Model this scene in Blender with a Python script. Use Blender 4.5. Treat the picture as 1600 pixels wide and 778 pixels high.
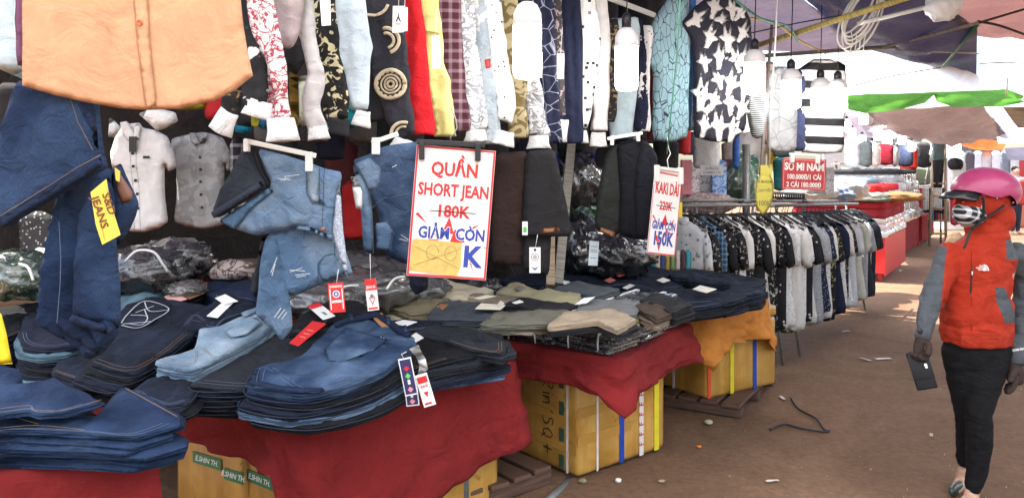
import bpy, bmesh, math, random
import numpy as np
from mathutils import Vector, Matrix, noise
from mathutils.geometry import delaunay_2d_cdt
R = math.radians
rnd = random.Random(7)
for o in list(bpy.data.objects): bpy.data.objects.remove(o)
sc = bpy.context.scene
COL = sc.collection

# ------------------------------------------------------------------ camera
F, CX, HY, H = 1230.0, 800.0, 265.0, 1.6          # focal length (px), principal column, horizon row, eye height
cd = bpy.data.cameras.new('camera'); cam = bpy.data.objects.new('camera', cd); COL.objects.link(cam)
cam.location = (0, 0, H); cam.rotation_euler = (R(90), 0, 0)
cd.sensor_width = 36; cd.lens = 36 * F / 1600; cd.shift_y = -(389 - HY) / 1600
cd.clip_start = .05; cd.clip_end = 2000
sc.camera = cam
# ------------------------------------------------------------------ sky, sun, exposure
SUN_EL, SUN_AZ = R(64), R(-72)                       # azimuth clockwise from +Y
w = bpy.data.worlds.new('World'); sc.world = w; w.use_nodes = True
nt = w.node_tree; bg = nt.nodes['Background']
sk = nt.nodes.new('ShaderNodeTexSky'); sk.sky_type = 'NISHITA'; sk.sun_disc = False
sk.sun_elevation = SUN_EL; sk.sun_rotation = SUN_AZ; sk.dust_density = 3.0; sk.air_density = 1.2
nt.links.new(sk.outputs[0], bg.inputs[0]); bg.inputs[1].default_value = .15
sl = bpy.data.lights.new('sun', 'SUN'); sl.energy = 3.6; sl.angle = R(.5); sl.color = (1, .95, .87)
so = bpy.data.objects.new('sun', sl); COL.objects.link(so)
so.rotation_euler = (Vector((0, 0, 0)) - Vector((math.sin(SUN_AZ) * math.cos(SUN_EL), math.cos(SUN_AZ) * math.cos(SUN_EL), math.sin(SUN_EL)))).to_track_quat('-Z', 'Y').to_euler()
so.location = (8, 6, 30)
sc.view_settings.view_transform = 'Standard'; sc.view_settings.look = 'None'
sc.view_settings.exposure = 2.1; sc.view_settings.gamma = 1
sc.cycles.use_denoising = True
sc.cycles.max_bounces = 7; sc.cycles.diffuse_bounces = 4; sc.cycles.transparent_max_bounces = 8
sc.cycles.sample_clamp_indirect = 6; sc.cycles.caustics_reflective = False; sc.cycles.caustics_refractive = False

# ------------------------------------------------------------------ coordinates (pixel of the 1600x778 photograph + depth -> metres)
def P(px, py, Y): return Vector(((px - CX) / F * Y, Y, H - (py - HY) / F * Y))
def G(px, py, z=0.0):                                # where a line of sight meets a level surface
    Y = F * (H - z) / (py - HY); return Vector(((px - CX) / F * Y, Y, z))
def nz(x, y=0., z=0.): return noise.noise(Vector((x, y, z)))

# ------------------------------------------------------------------ objects
ORG = {}
def link(o, parent=None, org=None):
    COL.objects.link(o); ORG[o.name] = Vector(org) if org is not None else Vector((0, 0, 0))
    if parent is not None:
        o.parent = parent; o.location = ORG[o.name] - ORG[parent.name]
    else: o.location = ORG[o.name]
    return o
def tag(o, label=None, cat=None, group=None, kind=None):
    if label: o['label'] = label
    if cat: o['category'] = cat
    if group: o['group'] = group
    if kind: o['kind'] = kind
    return o
def thing(name, loc, label, cat, group=None):
    return tag(link(bpy.data.objects.new(name, None), None, loc), label, cat, group)
def mesh(name, V, Fc, mats, parent=None, uv=None, smooth=True, mi=None, org=None):
    """one mesh object from world-space vertices"""
    V = np.asarray(V, dtype=float)
    if org is None: org = Vector(((V[:, 0].min() + V[:, 0].max()) / 2, (V[:, 1].min() + V[:, 1].max()) / 2, V[:, 2].min()))
    me = bpy.data.meshes.new(name)
    me.from_pydata((V - np.array(org)).tolist(), [], Fc)
    if not isinstance(mats, (list, tuple)): mats = [mats]
    for m in mats: me.materials.append(m)
    if uv is not None:
        uv = np.asarray(uv, dtype=float); lay = me.uv_layers.new(name='UVMap')
        idx = np.zeros(len(me.loops), dtype=np.int32); me.loops.foreach_get('vertex_index', idx)
        lay.data.foreach_set('uv', uv[idx].astype(np.float32).ravel())
    if smooth: me.polygons.foreach_set('use_smooth', [True] * len(me.polygons))
    if mi is not None: me.polygons.foreach_set('material_index', mi)
    me.update()
    return link(bpy.data.objects.new(name, me), parent, org)
class MB:
    """collects simple shapes of ONE object"""
    def __init__(s): s.V = []; s.F = []; s.U = []
    def add(s, V, Fc, U=None):
        b = len(s.V); s.V += [tuple(v) for v in V]; s.F += [tuple(i + b for i in f) for f in Fc]
        s.U += U if U is not None else [(v[0] + v[1], v[2]) for v in V]
        return s
    def box(s, c, sx, sy, sz, ax=None, bev=0.0):
        """box centred at c, axes ax = (X, Y, Z) unit vectors"""
        X, Y, Z = ax or (Vector((1, 0, 0)), Vector((0, 1, 0)), Vector((0, 0, 1))); c = Vector(c)
        if bev <= 0:
            V = [c + X * (i * sx / 2) + Y * (j * sy / 2) + Z * (k * sz / 2) for k in (-1, 1) for j in (-1, 1) for i in (-1, 1)]
            return s.add(V, [(0, 2, 3, 1), (4, 5, 7, 6), (0, 1, 5, 4), (1, 3, 7, 5), (3, 2, 6, 7), (2, 0, 4, 6)],
                         [((v - c).dot(X) + (v - c).dot(Y), (v - c).dot(Z)) for v in V])
        bm = bmesh.new(); bmesh.ops.create_cube(bm, size=1)
        for v in bm.verts: v.co = Vector((v.co.x * sx, v.co.y * sy, v.co.z * sz))
        bmesh.ops.bevel(bm, geom=list(bm.edges), offset=bev, segments=2, affect='EDGES', profile=.6)
        bm.verts.index_update()
        V = [c + X * v.co.x + Y * v.co.y + Z * v.co.z for v in bm.verts]
        U = [(v.co.x + v.co.y, v.co.z) for v in bm.verts]
        s.add(V, [tuple(v.index for v in f.verts) for f in bm.faces], U); bm.free(); return s
    def tube(s, pts, r, n=8, cap=True, flat=None):
        """tube along a polyline; r one radius or a list; flat=(normal, factor) squashes it"""
        pts = [Vector(p) for p in pts]; k = len(pts); rs = r if isinstance(r, (list, tuple)) else [r] * k
        T = [(pts[min(i + 1, k - 1)] - pts[max(i - 1, 0)]).normalized() for i in range(k)]
        a = Vector((0, 0, 1)) if abs(T[0].z) < .9 else Vector((1, 0, 0))
        N = (a - T[0] * a.dot(T[0])).normalized(); V = []; U = []; L = 0
        for i in range(k):
            N = (N - T[i] * N.dot(T[i])).normalized(); B = T[i].cross(N)
            if i: L += (pts[i] - pts[i - 1]).length
            for j in range(n):
                q = 2 * math.pi * j / n; rr = rs[i]
                if isinstance(rr, (list, tuple)): d = N * (math.cos(q) * rr[0]) + B * (math.sin(q) * rr[1])
                else: d = (N * math.cos(q) + B * math.sin(q)) * rr
                if flat: d = d - flat[0] * (d.dot(flat[0]) * (1 - flat[1]))
                V.append(pts[i] + d); U.append((j / n * .2, L))
        Fc = [(i * n + j, i * n + (j + 1) % n, (i + 1) * n + (j + 1) % n, (i + 1) * n + j) for i in range(k - 1) for j in range(n)]
        if cap: Fc += [tuple(range(n - 1, -1, -1)), tuple((k - 1) * n + j for j in range(n))]
        return s.add(V, Fc, U)
    def lathe(s, c, prof, n=16, ax=None):
        """profile [(r, z)] turned round the Z of ax at c"""
        X, Y, Z = ax or (Vector((1, 0, 0)), Vector((0, 1, 0)), Vector((0, 0, 1))); c = Vector(c); V = []
        for r, z in prof:
            for j in range(n):
                q = 2 * math.pi * j / n; V.append(c + X * (r * math.cos(q)) + Y * (r * math.sin(q)) + Z * z)
        k = len(prof)
        Fc = [(i * n + j, i * n + (j + 1) % n, (i + 1) * n + (j + 1) % n, (i + 1) * n + j) for i in range(k - 1) for j in range(n)]
        Fc += [tuple(range(n - 1, -1, -1)), tuple((k - 1) * n + j for j in range(n))]
        return s.add(V, Fc, [(v[0], v[2]) for v in V])
    def prism(s, pts, d):
        """closed polygon (world points) given thickness by the vector d"""
        k = len(pts); d = Vector(d); V = [Vector(p) for p in pts] + [Vector(p) + d for p in pts]
        return s.add(V, [tuple(range(k)), tuple(range(2 * k - 1, k - 1, -1))] + [(i, k + i, k + (i + 1) % k, (i + 1) % k) for i in range(k)])
    def make(s, name, mats, parent=None, smooth=False, org=None):
        return mesh(name, s.V, s.F, mats, parent, s.U, smooth, None, org)

# ------------------------------------------------------------------ outline -> cloth
def chaikin(p, n=1):
    for _ in range(n):
        q = []
        for i in range(len(p)):
            a, b = p[i], p[(i + 1) % len(p)]
            q += [(a[0] * .89 + b[0] * .11, a[1] * .89 + b[1] * .11), (a[0] * .11 + b[0] * .89, a[1] * .11 + b[1] * .89)]
        p = q
    return p
def resample(p, s):
    q = []
    for i in range(len(p)):
        a, b = p[i], p[(i + 1) % len(p)]; L = math.hypot(b[0] - a[0], b[1] - a[1]); k = max(1, round(L / s))
        for j in range(k):
            t = j / k; q.append((a[0] + (b[0] - a[0]) * t, a[1] + (b[1] - a[1]) * t))
    return q
def area(p): return sum(p[i][0] * p[(i + 1) % len(p)][1] - p[(i + 1) % len(p)][0] * p[i][1] for i in range(len(p))) / 2
def seg_dist(pts, poly):
    pts = np.asarray(pts, float); A = np.asarray(poly, float); B = np.roll(A, -1, 0); D = B - A
    L2 = (D ** 2).sum(1) + 1e-12
    t = (((pts[:, None, :] - A[None]) * D[None]).sum(2) / L2[None]).clip(0, 1)
    return np.sqrt((((A[None] + t[..., None] * D[None]) - pts[:, None, :]) ** 2).sum(2)).min(1)
def inside(pts, poly):
    pts = np.asarray(pts, float); A = np.asarray(poly, float); B = np.roll(A, -1, 0); x, y = pts[:, 0:1], pts[:, 1:2]
    c = ((A[None, :, 1] > y) != (B[None, :, 1] > y)) & (x < (B[None, :, 0] - A[None, :, 0]) * (y - A[None, :, 1]) / (B[None, :, 1] - A[None, :, 1] + 1e-15) + A[None, :, 0])
    return c.sum(1) % 2 == 1
def fill(poly, s):
    """triangulated outline: verts (boundary first), faces, distance of each vert to the outline"""
    if area(poly) < 0: poly = poly[::-1]
    poly = resample(poly, s); A = np.array(poly); lo, hi = A.min(0), A.max(0); pts = []
    ny = int((hi[1] - lo[1]) / (s * .87)) + 1; nx = int((hi[0] - lo[0]) / s) + 1
    for j in range(ny + 1):
        for i in range(nx + 1): pts.append((lo[0] + (i + .5 * (j % 2)) * s, lo[1] + j * s * .87))
    pts = np.array(pts); d = seg_dist(pts, A); pts = pts[inside(pts, A) & (d > .55 * s)]
    vs = [Vector(p) for p in poly] + [Vector(p) for p in pts]
    n = len(poly)
    r = delaunay_2d_cdt(vs, [], [list(range(n))], 1, 1e-7)
    V = np.array([(v.x, v.y) for v in r[0]]); Fc = [tuple(f) for f in r[2]]
    d = seg_dist(V, A)
    Fc = [f if area([V[i] for i in f]) > 0 else f[::-1] for f in Fc]
    return V, Fc, d
def puff(name, poly, frame, thick, mats, parent=None, s=.03, fold=None, sm=1, r=None, org=None, uvo=(0, 0)):
    """closed, padded cloth from an outline in the (U, V) plane of frame = (origin, U, V, N); N faces the viewer"""
    O, U, W, N = frame
    if sm: poly = chaikin(poly, sm)
    V, Fc, d = fill(poly, s); r = r or s * 1.01
    h = np.sqrt(np.clip(1 - (1 - np.clip(d / r, 0, 1)) ** 2, 0, 1)) * thick / 2
    fo = np.array([fold(a, b) for a, b in V]) if fold else np.zeros(len(V))
    bd = d < s * 1e-3
    base = np.array(O)[None] + V[:, 0:1] * np.array(U)[None] + V[:, 1:2] * np.array(W)[None]; NN = np.array(N)[None]
    front = base + (fo + h)[:, None] * NN; back = base + (fo - h)[:, None] * NN
    n = len(V); bi = np.arange(n) + n; bi[bd] = np.arange(n)[bd]
    F2 = [tuple(int(bi[i]) for i in f[::-1]) for f in Fc]
    allV = np.vstack([front, back]); used = np.ones(2 * n, bool); used[n:][bd] = False
    mp = np.cumsum(used) - 1
    faces = Fc + F2; faces = [tuple(int(mp[i]) for i in f) for f in faces]
    uv = np.vstack([V, V])[used] + np.array(uvo)[None]
    if np.dot(np.cross(np.array(U), np.array(W)), np.array(N)) < 0: faces = [f[::-1] for f in faces]
    return mesh(name, allV[used], faces, mats, parent, uv, True, None, org)
class Plane:
    """upright plane through pixel column px0 at depth Y0; m = change of depth per metre to the right"""
    def __init__(s, px0, Y0, m=0.0):
        s.X0 = (px0 - CX) / F * Y0; s.Y0 = Y0; s.m = m; s.q = math.hypot(1, m)
        s.O = Vector((s.X0, Y0, 0)); s.U = Vector((1, m, 0)) / s.q; s.W = Vector((0, 0, 1)); s.N = Vector((m, -1, 0)) / s.q
    def uv(s, px, py):
        k = (px - CX) / F; Y = (s.Y0 - s.m * s.X0) / (1 - s.m * k); X = k * Y
        return ((X - s.X0) * s.q, H - (py - HY) / F * Y)
    def at(s, px, py, off=0.0):
        u, v = s.uv(px, py); return s.O + s.U * u + s.W * v + s.N * off
    def frame(s, off=0.0): return (s.O + s.N * off, s.U, s.W, s.N)
def ridge(x, y, z=0.): return (1 - min(1, abs(nz(x, y, z)) * 2.6)) ** 2
def folds(A=.012, k=22., j=0., b=.012, ns=5.):
    """vertical drape plus sharp random creases"""
    o = rnd.uniform(0, 90)
    return lambda u, v: A * math.sin(k * u + 1.6 * nz(v * 2.2 + o, u * 1.5) + o + j * v) * (.55 + .45 * nz(u * 3 + o, v * 2)) + b * nz(u * ns + o, v * ns * .7, o) + .55 * b * ridge(u * ns * 1.5 + v * 2 + o, v * ns * .8 - u * 2, o) - .5 * b * ridge(u * ns * 2.2 - v * 3, v * ns * 1.3 + o, o + 5) + .25 * b * ridge(u * ns * 5, v * ns * 4 + u * 9, o)
def garment(name, outl, pl, mat, thick=.03, parent=None, s=.03, fold=None, off=0., sm=1):
    return puff(name, [pl.uv(*q) for q in outl], pl.frame(off), thick, mat, parent, s, fold, sm)
def ribbon(strips, pl, off, width, lift=.0012, fold=None):
    """thin raised stitch lines on a garment: list of pixel polylines"""
    b = MB()
    for st in strips:
        pts = []
        for q in range(len(st) - 1):
            a, c = st[q], st[q + 1]; k = max(1, int(math.hypot(c[0] - a[0], c[1] - a[1]) / 6))
            for i in range(k + (q == len(st) - 2)): pts.append((a[0] + (c[0] - a[0]) * i / k, a[1] + (c[1] - a[1]) * i / k))
        W = []
        for x, y in pts:
            u, v = pl.uv(x, y); W.append(pl.O + pl.U * u + pl.W * v + pl.N * (off + lift + (fold(u, v) if fold else 0)))
        b.tube(W, width / 2, 5, True, (pl.N, .5))
    return b
def strip_outline(c):
    """[(x, y, width)] centre line -> outline"""
    L, Rr = [], []
    for i, (x, y, w) in enumerate(c):
        a = c[max(i - 1, 0)]; b = c[min(i + 1, len(c) - 1)]; dx, dy = b[0] - a[0], b[1] - a[1]; q = math.hypot(dx, dy) or 1
        L.append((x - dy / q * -w / 2, y + dx / q * -w / 2)); Rr.append((x + dy / q * -w / 2, y - dx / q * -w / 2))
    return L + Rr[::-1]
def slab_data(poly, t, s, layers=2, amp=.006, bulge=.012, drop=None, dense=True):
    """folded cloth lying flat: local mesh, top at z = 0 -> -t; rolled edges with visible layers"""
    poly = [q for i in range(len(poly)) for q in ((poly[i][0] * .95 + poly[i - 1][0] * .05, poly[i][1] * .95 + poly[i - 1][1] * .05), (poly[i][0] * .95 + poly[(i + 1) % len(poly)][0] * .05, poly[i][1] * .95 + poly[(i + 1) % len(poly)][1] * .05))]
    V, Fc, d = fill(poly, s); n = len(V); o = rnd.uniform(0, 99)
    bd = np.where(d < s * 1e-3)[0]
    # ordered boundary loop from faces
    ed = {}
    for f in Fc:
        for i in range(3): ed[(f[i], f[(i + 1) % 3])] = 1
    nxt = {a: b for (a, b) in ed if (b, a) not in ed}
    st = next(iter(nxt)); loop = [st]
    while nxt[loop[-1]] != st and len(loop) < 9999: loop.append(nxt[loop[-1]])
    k = len(loop); B = V[loop]; T = np.roll(B, -1, 0) - np.roll(B, 1, 0); Nn = np.stack([T[:, 1], -T[:, 0]], 1); Nn /= np.linalg.norm(Nn, axis=1)[:, None] + 1e-9
    top = np.zeros((n, 3)); top[:, :2] = V
    edge = np.clip(d / .03, 0, 1)
    zz = np.array([amp * (nz(a * 7 + o, b * 7) + .5 * nz(a * 19, b * 17 + o)) for a, b in V])
    rd = np.array([ridge(a * 6 + b * 3 + o, b * 7 - a * 3) - .8 * ridge(a * 11 - b * 5, b * 10 + o, 3) + .5 * ridge(a * 23, b * 21 + o, 7) for a, b in V])
    top[:, 2] = (zz + amp * .75 * rd) * (.3 + .7 * edge) - .004 * (1 - edge)
    if drop: top[:, 2] -= np.array([drop(a, b) for a, b in V])
    rings = []; m = layers * 4
    for q in range(1, m + 1):
        f = q / m; ph = math.sin(math.pi * ((f * layers) % 1.0 if f < 1 else 0)); out = bulge * (ph ** .6) - bulge * .5
        jit = np.array([(.006 + .5 * bulge) * nz(x * 9 + o, y * 9, (q // 4) * 3.7) + .004 * nz(x * 31, y * 31 + o, q * .9) for x, y in B])
        rg = np.zeros((k, 3)); rg[:, :2] = B + Nn * (out + jit)[:, None]
        rg[:, 2] = top[loop, 2] * (1 - f) + f * (-t) if not drop else top[loop, 2] - f * t * .96
        rings.append(rg)
    bot = np.zeros((n, 3)); bot[:, :2] = V; bot[:, 2] = -t
    if drop: bot[:, 2] = top[:, 2] - t
    allV = np.vstack([top] + rings[:-1] + [bot]); faces = list(Fc)
    ri = [np.array(loop)] + [n + q * k + np.arange(k) for q in range(m - 1)] + [n + (m - 1) * k + np.array(loop)]
    for a, b in zip(ri[:-1], ri[1:]):
        for i in range(k):
            j = (i + 1) % k; faces.append((int(a[i]), int(b[i]), int(b[j]), int(a[j])))
    faces += [tuple(int(i) + n + (m - 1) * k for i in f[::-1]) for f in Fc]
    uv = np.vstack([allV[:, :2]]); uv = allV[:, :2] + np.stack([np.zeros(len(allV)), allV[:, 2]], 1)
    return allV, faces, uv
def slab(name, poly_xy, ztop, t, mat, parent=None, s=.035, layers=2, amp=.006, bulge=.01, drop=None, loc=None, rot=0):
    cx = sum(p[0] for p in poly_xy) / len(poly_xy); cy = sum(p[1] for p in poly_xy) / len(poly_xy)
    V, Fc, uv = slab_data([(p[0] - cx, p[1] - cy) for p in poly_xy], t, s, layers, amp, bulge, drop)
    V = V + np.array((cx, cy, ztop))
    return mesh(name, V, Fc, mat, parent, uv, True, None, Vector((cx, cy, ztop - t)))
def copy(o, loc, rz=0, mat=None, label=None):
    c = o.copy(); COL.objects.link(c); c.location = loc; c.rotation_euler = (0, 0, rz); ORG[c.name] = Vector(loc)
    if mat: c.material_slots[0].link = 'OBJECT'; c.material_slots[0].material = mat
    if label: c['label'] = label
    return c

# ------------------------------------------------------------------ materials
MATS = {}
def nodes(name):
    m = bpy.data.materials.new(name); m.use_nodes = True; t = m.node_tree
    return m, t, t.nodes['Principled BSDF'], lambda k, **kw: _nd(t, k, **kw)
def _nd(t, k, **kw):
    n = t.nodes.new(k)
    for a, v in kw.items(): setattr(n, a, v)
    return n
def rgb(c): return (c[0], c[1], c[2], 1)
def ramp(N, t, fac, stops, interp='LINEAR'):
    r = N('ShaderNodeValToRGB'); r.color_ramp.interpolation = interp; e = r.color_ramp.elements
    while len(e) < len(stops): e.new(.5)
    for x, (p, c) in zip(e, stops): x.position = p; x.color = rgb(c)
    t.links.new(fac, r.inputs[0]); return r.outputs[0]
def noise_n(N, t, vec, scale, detail=3, dist=0., rough=.55):
    n = N('ShaderNodeTexNoise'); n.inputs['Scale'].default_value = scale; n.inputs['Detail'].default_value = detail
    n.inputs['Distortion'].default_value = dist; n.inputs['Roughness'].default_value = rough
    if vec is not None: t.links.new(vec, n.inputs['Vector'])
    return n.outputs['Fac']
def mixc(N, t, fac, a, b, mode='MIX'):
    m = N('ShaderNodeMix', data_type='RGBA', blend_type=mode)
    for i, x in ((0, fac), (6, a), (7, b)):
        if hasattr(x, 'is_output'): t.links.new(x, m.inputs[i])
        elif i == 0: m.inputs[0].default_value = x
        else: m.inputs[i].default_value = rgb(x)
    return m.outputs[2]
def bump(N, t, b, h, strength=.3, dist=.01):
    n = N('ShaderNodeBump'); n.inputs['Strength'].default_value = strength; n.inputs['Distance'].default_value = dist
    t.links.new(h, n.inputs['Height']); t.links.new(n.outputs[0], b.inputs['Normal'])
def uvn(N, scale=None):
    return N('ShaderNodeTexCoord').outputs['UV']
def finish(m, t, b, N, col, rough=.85, uv=None, weave=700, cre=14, bs=.35):
    """cloth finish: slight unevenness of colour, weave and small creases"""
    uv = uv or uvn(N)
    g = noise_n(N, t, uv, 9, 4, .8); k = ramp(N, t, g, [(.25, (.84, .84, .84)), (.75, (1.08, 1.08, 1.08))])
    c = mixc(N, t, 1.0, col, k, 'MULTIPLY'); t.links.new(c, b.inputs['Base Color'])
    a = noise_n(N, t, uv, weave, 2); d = noise_n(N, t, uv, cre, 4, .6)
    ad = N('ShaderNodeMath', operation='MULTIPLY_ADD'); t.links.new(d, ad.inputs[0]); ad.inputs[1].default_value = 9.0; t.links.new(a, ad.inputs[2])
    bump(N, t, b, ad.outputs[0], min(1, bs * 1.5), .006)
    b.inputs['Roughness'].default_value = rough; b.inputs['Specular IOR Level'].default_value = .25
    b.inputs['Sheen Weight'].default_value = .0
    return m
def cloth(c, rough=.85, cre=14, bs=.35):
    key = ('c', c, rough, cre, bs)
    if key not in MATS:
        m, t, b, N = nodes('cloth'); MATS[key] = finish(m, t, b, N, c, rough, None, 700, cre, bs)
    return MATS[key]
def denim(c, fade=.5, light=None):
    key = ('d', c, fade, light)
    if key not in MATS:
        m, t, b, N = nodes('denim'); uv = uvn(N); light = light or tuple(min(1, x * 2.2 + .02) for x in c)
        f = noise_n(N, t, uv, 4.5, 3, .4); f = ramp(N, t, f, [(.42, (0, 0, 0)), (.78, (fade,) * 3)])
        col = mixc(N, t, f, c, light)
        mp = N('ShaderNodeMapping'); mp.inputs['Rotation'].default_value = (0, 0, R(35)); mp.inputs['Scale'].default_value = (900, 120, 1)
        t.links.new(uv, mp.inputs[0]); g = noise_n(N, t, mp.outputs[0], 1.0, 2)
        k = ramp(N, t, g, [(.3, (.62, .64, .68)), (.72, (1.4, 1.38, 1.34))]); col = mixc(N, t, 1., col, k, 'MULTIPLY')
        MATS[key] = finish(m, t, b, N, col, .88, uv, 600, 16, .5)
    return MATS[key]
def pattern(kind, a, b_, scale=20., p=.5, rot=0., third=None, sx=1.):
    key = (kind, a, b_, scale, p, rot, third, sx)
    if key in MATS: return MATS[key]
    m, t, b, N = nodes('print'); uv = uvn(N); mp = N('ShaderNodeMapping'); mp.inputs['Rotation'].default_value = (0, 0, R(rot)); mp.inputs['Scale'].default_value = (sx, 1, 1)
    t.links.new(uv, mp.inputs[0]); v = mp.outputs[0]
    if kind == 'blot':
        f = noise_n(N, t, v, scale, 2, 1.2); col = ramp(N, t, f, [(p - .015, a), (p + .015, b_)])
    elif kind == 'dots':
        n = N('ShaderNodeTexVoronoi'); n.inputs['Scale'].default_value = scale; t.links.new(v, n.inputs[0])
        col = ramp(N, t, n.outputs['Distance'], [(p - .03, b_), (p + .03, a)])
    elif kind == 'squares':
        n = N('ShaderNodeTexVoronoi', distance='CHEBYCHEV'); n.inputs['Scale'].default_value = scale; n.inputs['Randomness'].default_value = .8; t.links.new(v, n.inputs[0])
        col = ramp(N, t, n.outputs['Distance'], [(p - .02, b_), (p + .02, a)])
    elif kind == 'crack':
        n = N('ShaderNodeTexVoronoi', feature='DISTANCE_TO_EDGE'); n.inputs['Scale'].default_value = scale; t.links.new(v, n.inputs[0])
        col = ramp(N, t, n.outputs['Distance'], [(p, b_), (p + .02, a)])
    elif kind == 'scrib':
        f = noise_n(N, t, v, scale * 2.2, 3, 1.6); h_ = p * .09
        col = ramp(N, t, f, [(.5 - h_ - .012, a), (.5 - h_, b_), (.5 + h_, b_), (.5 + h_ + .012, a)])
    elif kind == 'stripe':
        n = N('ShaderNodeTexWave'); n.inputs['Scale'].default_value = scale; n.inputs['Distortion'].default_value = .25; t.links.new(v, n.inputs[0])
        col = ramp(N, t, n.outputs['Fac'], [(p - .06, a), (p + .06, b_)])
    elif kind == 'plaid':
        f = []
        for ax in ('X', 'Y'):
            n = N('ShaderNodeTexWave', bands_direction=ax); n.inputs['Scale'].default_value = scale; t.links.new(v, n.inputs[0]); f.append(ramp(N, t, n.outputs['Fac'], [(p - .08, (0, 0, 0)), (p + .08, (1, 1, 1))]))
        s_ = mixc(N, t, .5, f[0], f[1]); col = ramp(N, t, s_, [(.1, a), (.5, third or tuple((x + y) / 2 for x, y in zip(a, b_))), (.9, b_)])
    elif kind == 'shards':                      # angular two-tone figures
        n = N('ShaderNodeTexVoronoi', feature='F2'); n.inputs['Scale'].default_value = scale; t.links.new(v, n.inputs[0])
        n2 = N('ShaderNodeTexVoronoi', distance='MANHATTAN'); n2.inputs['Scale'].default_value = scale * .8; t.links.new(v, n2.inputs[0])
        sb = N('ShaderNodeMath', operation='SUBTRACT'); t.links.new(n.outputs['Distance'], sb.inputs[0]); t.links.new(n2.outputs['Distance'], sb.inputs[1])
        col = ramp(N, t, sb.outputs[0], [(p - .02, a), (p + .02, b_)])
    MATS[key] = finish(m, t, b, N, col, .85, uv)
    return MATS[key]
def plain(c, rough=.5, metal=0., spec=.4, name='surface', var=.12, scale=14, bs=.1, coat=0.):
    key = ('p', c, rough, metal, spec, var, scale, bs, coat)
    if key not in MATS:
        m, t, b, N = nodes(name); o = N('ShaderNodeTexCoord').outputs['Object']
        g = noise_n(N, t, o, scale, 4); k = ramp(N, t, g, [(.3, (1 - var,) * 3), (.7, (1 + var * .6,) * 3)])
        t.links.new(mixc(N, t, 1., c, k, 'MULTIPLY'), b.inputs['Base Color']); b.inputs['Roughness'].default_value = rough
        b.inputs['Metallic'].default_value = metal; b.inputs['Specular IOR Level'].default_value = spec; b.inputs['Coat Weight'].default_value = coat
        if bs: bump(N, t, b, noise_n(N, t, o, scale * 6, 3), bs, .004)
        MATS[key] = m
    return MATS[key]
def glow(c, e):
    key = ('g', c, e)
    if key not in MATS:
        m, t, b, N = nodes('lit_tube'); b.inputs['Base Color'].default_value = (.9, .9, .9, 1); b.inputs['Emission Color'].default_value = rgb(c); b.inputs['Emission Strength'].default_value = e
        MATS[key] = m
    return MATS[key]
def film(c, light=(.55, .57, .58), amt=.5, scale=26, sx=1.):
    """clothes seen through crumpled clear plastic film"""
    key = ('f', c, light, amt, scale, sx)
    if key not in MATS:
        m, t, b, N = nodes('plastic_film'); uv = N('ShaderNodeTexCoord').outputs['Object']
        mp = N('ShaderNodeMapping'); mp.inputs['Scale'].default_value = (1, 1, sx); t.links.new(uv, mp.inputs[0]); v = mp.outputs[0]
        f = noise_n(N, t, v, scale, 4, 1.5); k = ramp(N, t, f, [(.52, (0, 0, 0)), (.70, (amt,) * 3)])  # pale streaks put into the colour as highlights, plus the film's whitish haze
        t.links.new(mixc(N, t, k, c, light), b.inputs['Base Color'])
        b.inputs['Roughness'].default_value = .16; b.inputs['Coat Weight'].default_value = 1.0; b.inputs['Coat Roughness'].default_value = .06; b.inputs['Specular IOR Level'].default_value = .7
        bump(N, t, b, noise_n(N, t, v, scale * .9, 3, 2.6), .8, .010)
        MATS[key] = m
    return MATS[key]
def tarp(c, trans=.5, ct=None, scale=3.):
    key = ('t', c, trans, ct)
    if key not in MATS:
        m, t, b, N = nodes('tarpaulin'); o = N('ShaderNodeTexCoord').outputs['Object']
        g = noise_n(N, t, o, scale, 4, .8); k = ramp(N, t, g, [(.3, (.62,) * 3), (.7, (1.35,) * 3)]); col = mixc(N, t, 1., c, k, 'MULTIPLY')
        t.links.new(col, b.inputs['Base Color']); b.inputs['Roughness'].default_value = .5; b.inputs['Specular IOR Level'].default_value = .25
        bump(N, t, b, noise_n(N, t, o, scale * 5, 5, 1.5), .6, .03)
        tr = N('ShaderNodeBsdfTranslucent'); tr.inputs[0].default_value = rgb(ct or c)
        mx = N('ShaderNodeMixShader'); mx.inputs[0].default_value = trans
        t.links.new(b.outputs[0], mx.inputs[1]); t.links.new(tr.outputs[0], mx.inputs[2]); t.links.new(mx.outputs[0], t.nodes['Material Output'].inputs[0])
        MATS[key] = m
    return MATS[key]
def foam():
    if 'foam' not in MATS:
        m, t, b, N = nodes('taped_foam_box'); o = N('ShaderNodeTexCoord').outputs['Object']
        g = noise_n(N, t, o, 3.5, 4, .5); c = ramp(N, t, g, [(.3, (.40, .19, .035)), (.5, (.56, .30, .062)), (.72, (.68, .41, .12))])
        mp = N('ShaderNodeMapping'); mp.inputs['Scale'].default_value = (9, 9, 1.0); t.links.new(o, mp.inputs[0])
        s_ = ramp(N, t, noise_n(N, t, mp.outputs[0], 1., 3), [(.38, (.80, .77, .70)), (.62, (1.08, 1.08, 1.08))]); c = mixc(N, t, 1., c, s_, 'MULTIPLY')
        d = ramp(N, t, noise_n(N, t, o, 9, 5, 1.), [(.60, (1, 1, 1)), (.72, (.55, .45, .36))]); c = mixc(N, t, 1., c, d, 'MULTIPLY')
        t.links.new(c, b.inputs['Base Color']); b.inputs['Roughness'].default_value = .3; b.inputs['Coat Weight'].default_value = .5; b.inputs['Coat Roughness'].default_value = .2
        bump(N, t, b, noise_n(N, t, mp.outputs[0], 1.6, 4, 1.), .35, .006); MATS['foam'] = m
    return MATS['foam']
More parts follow.
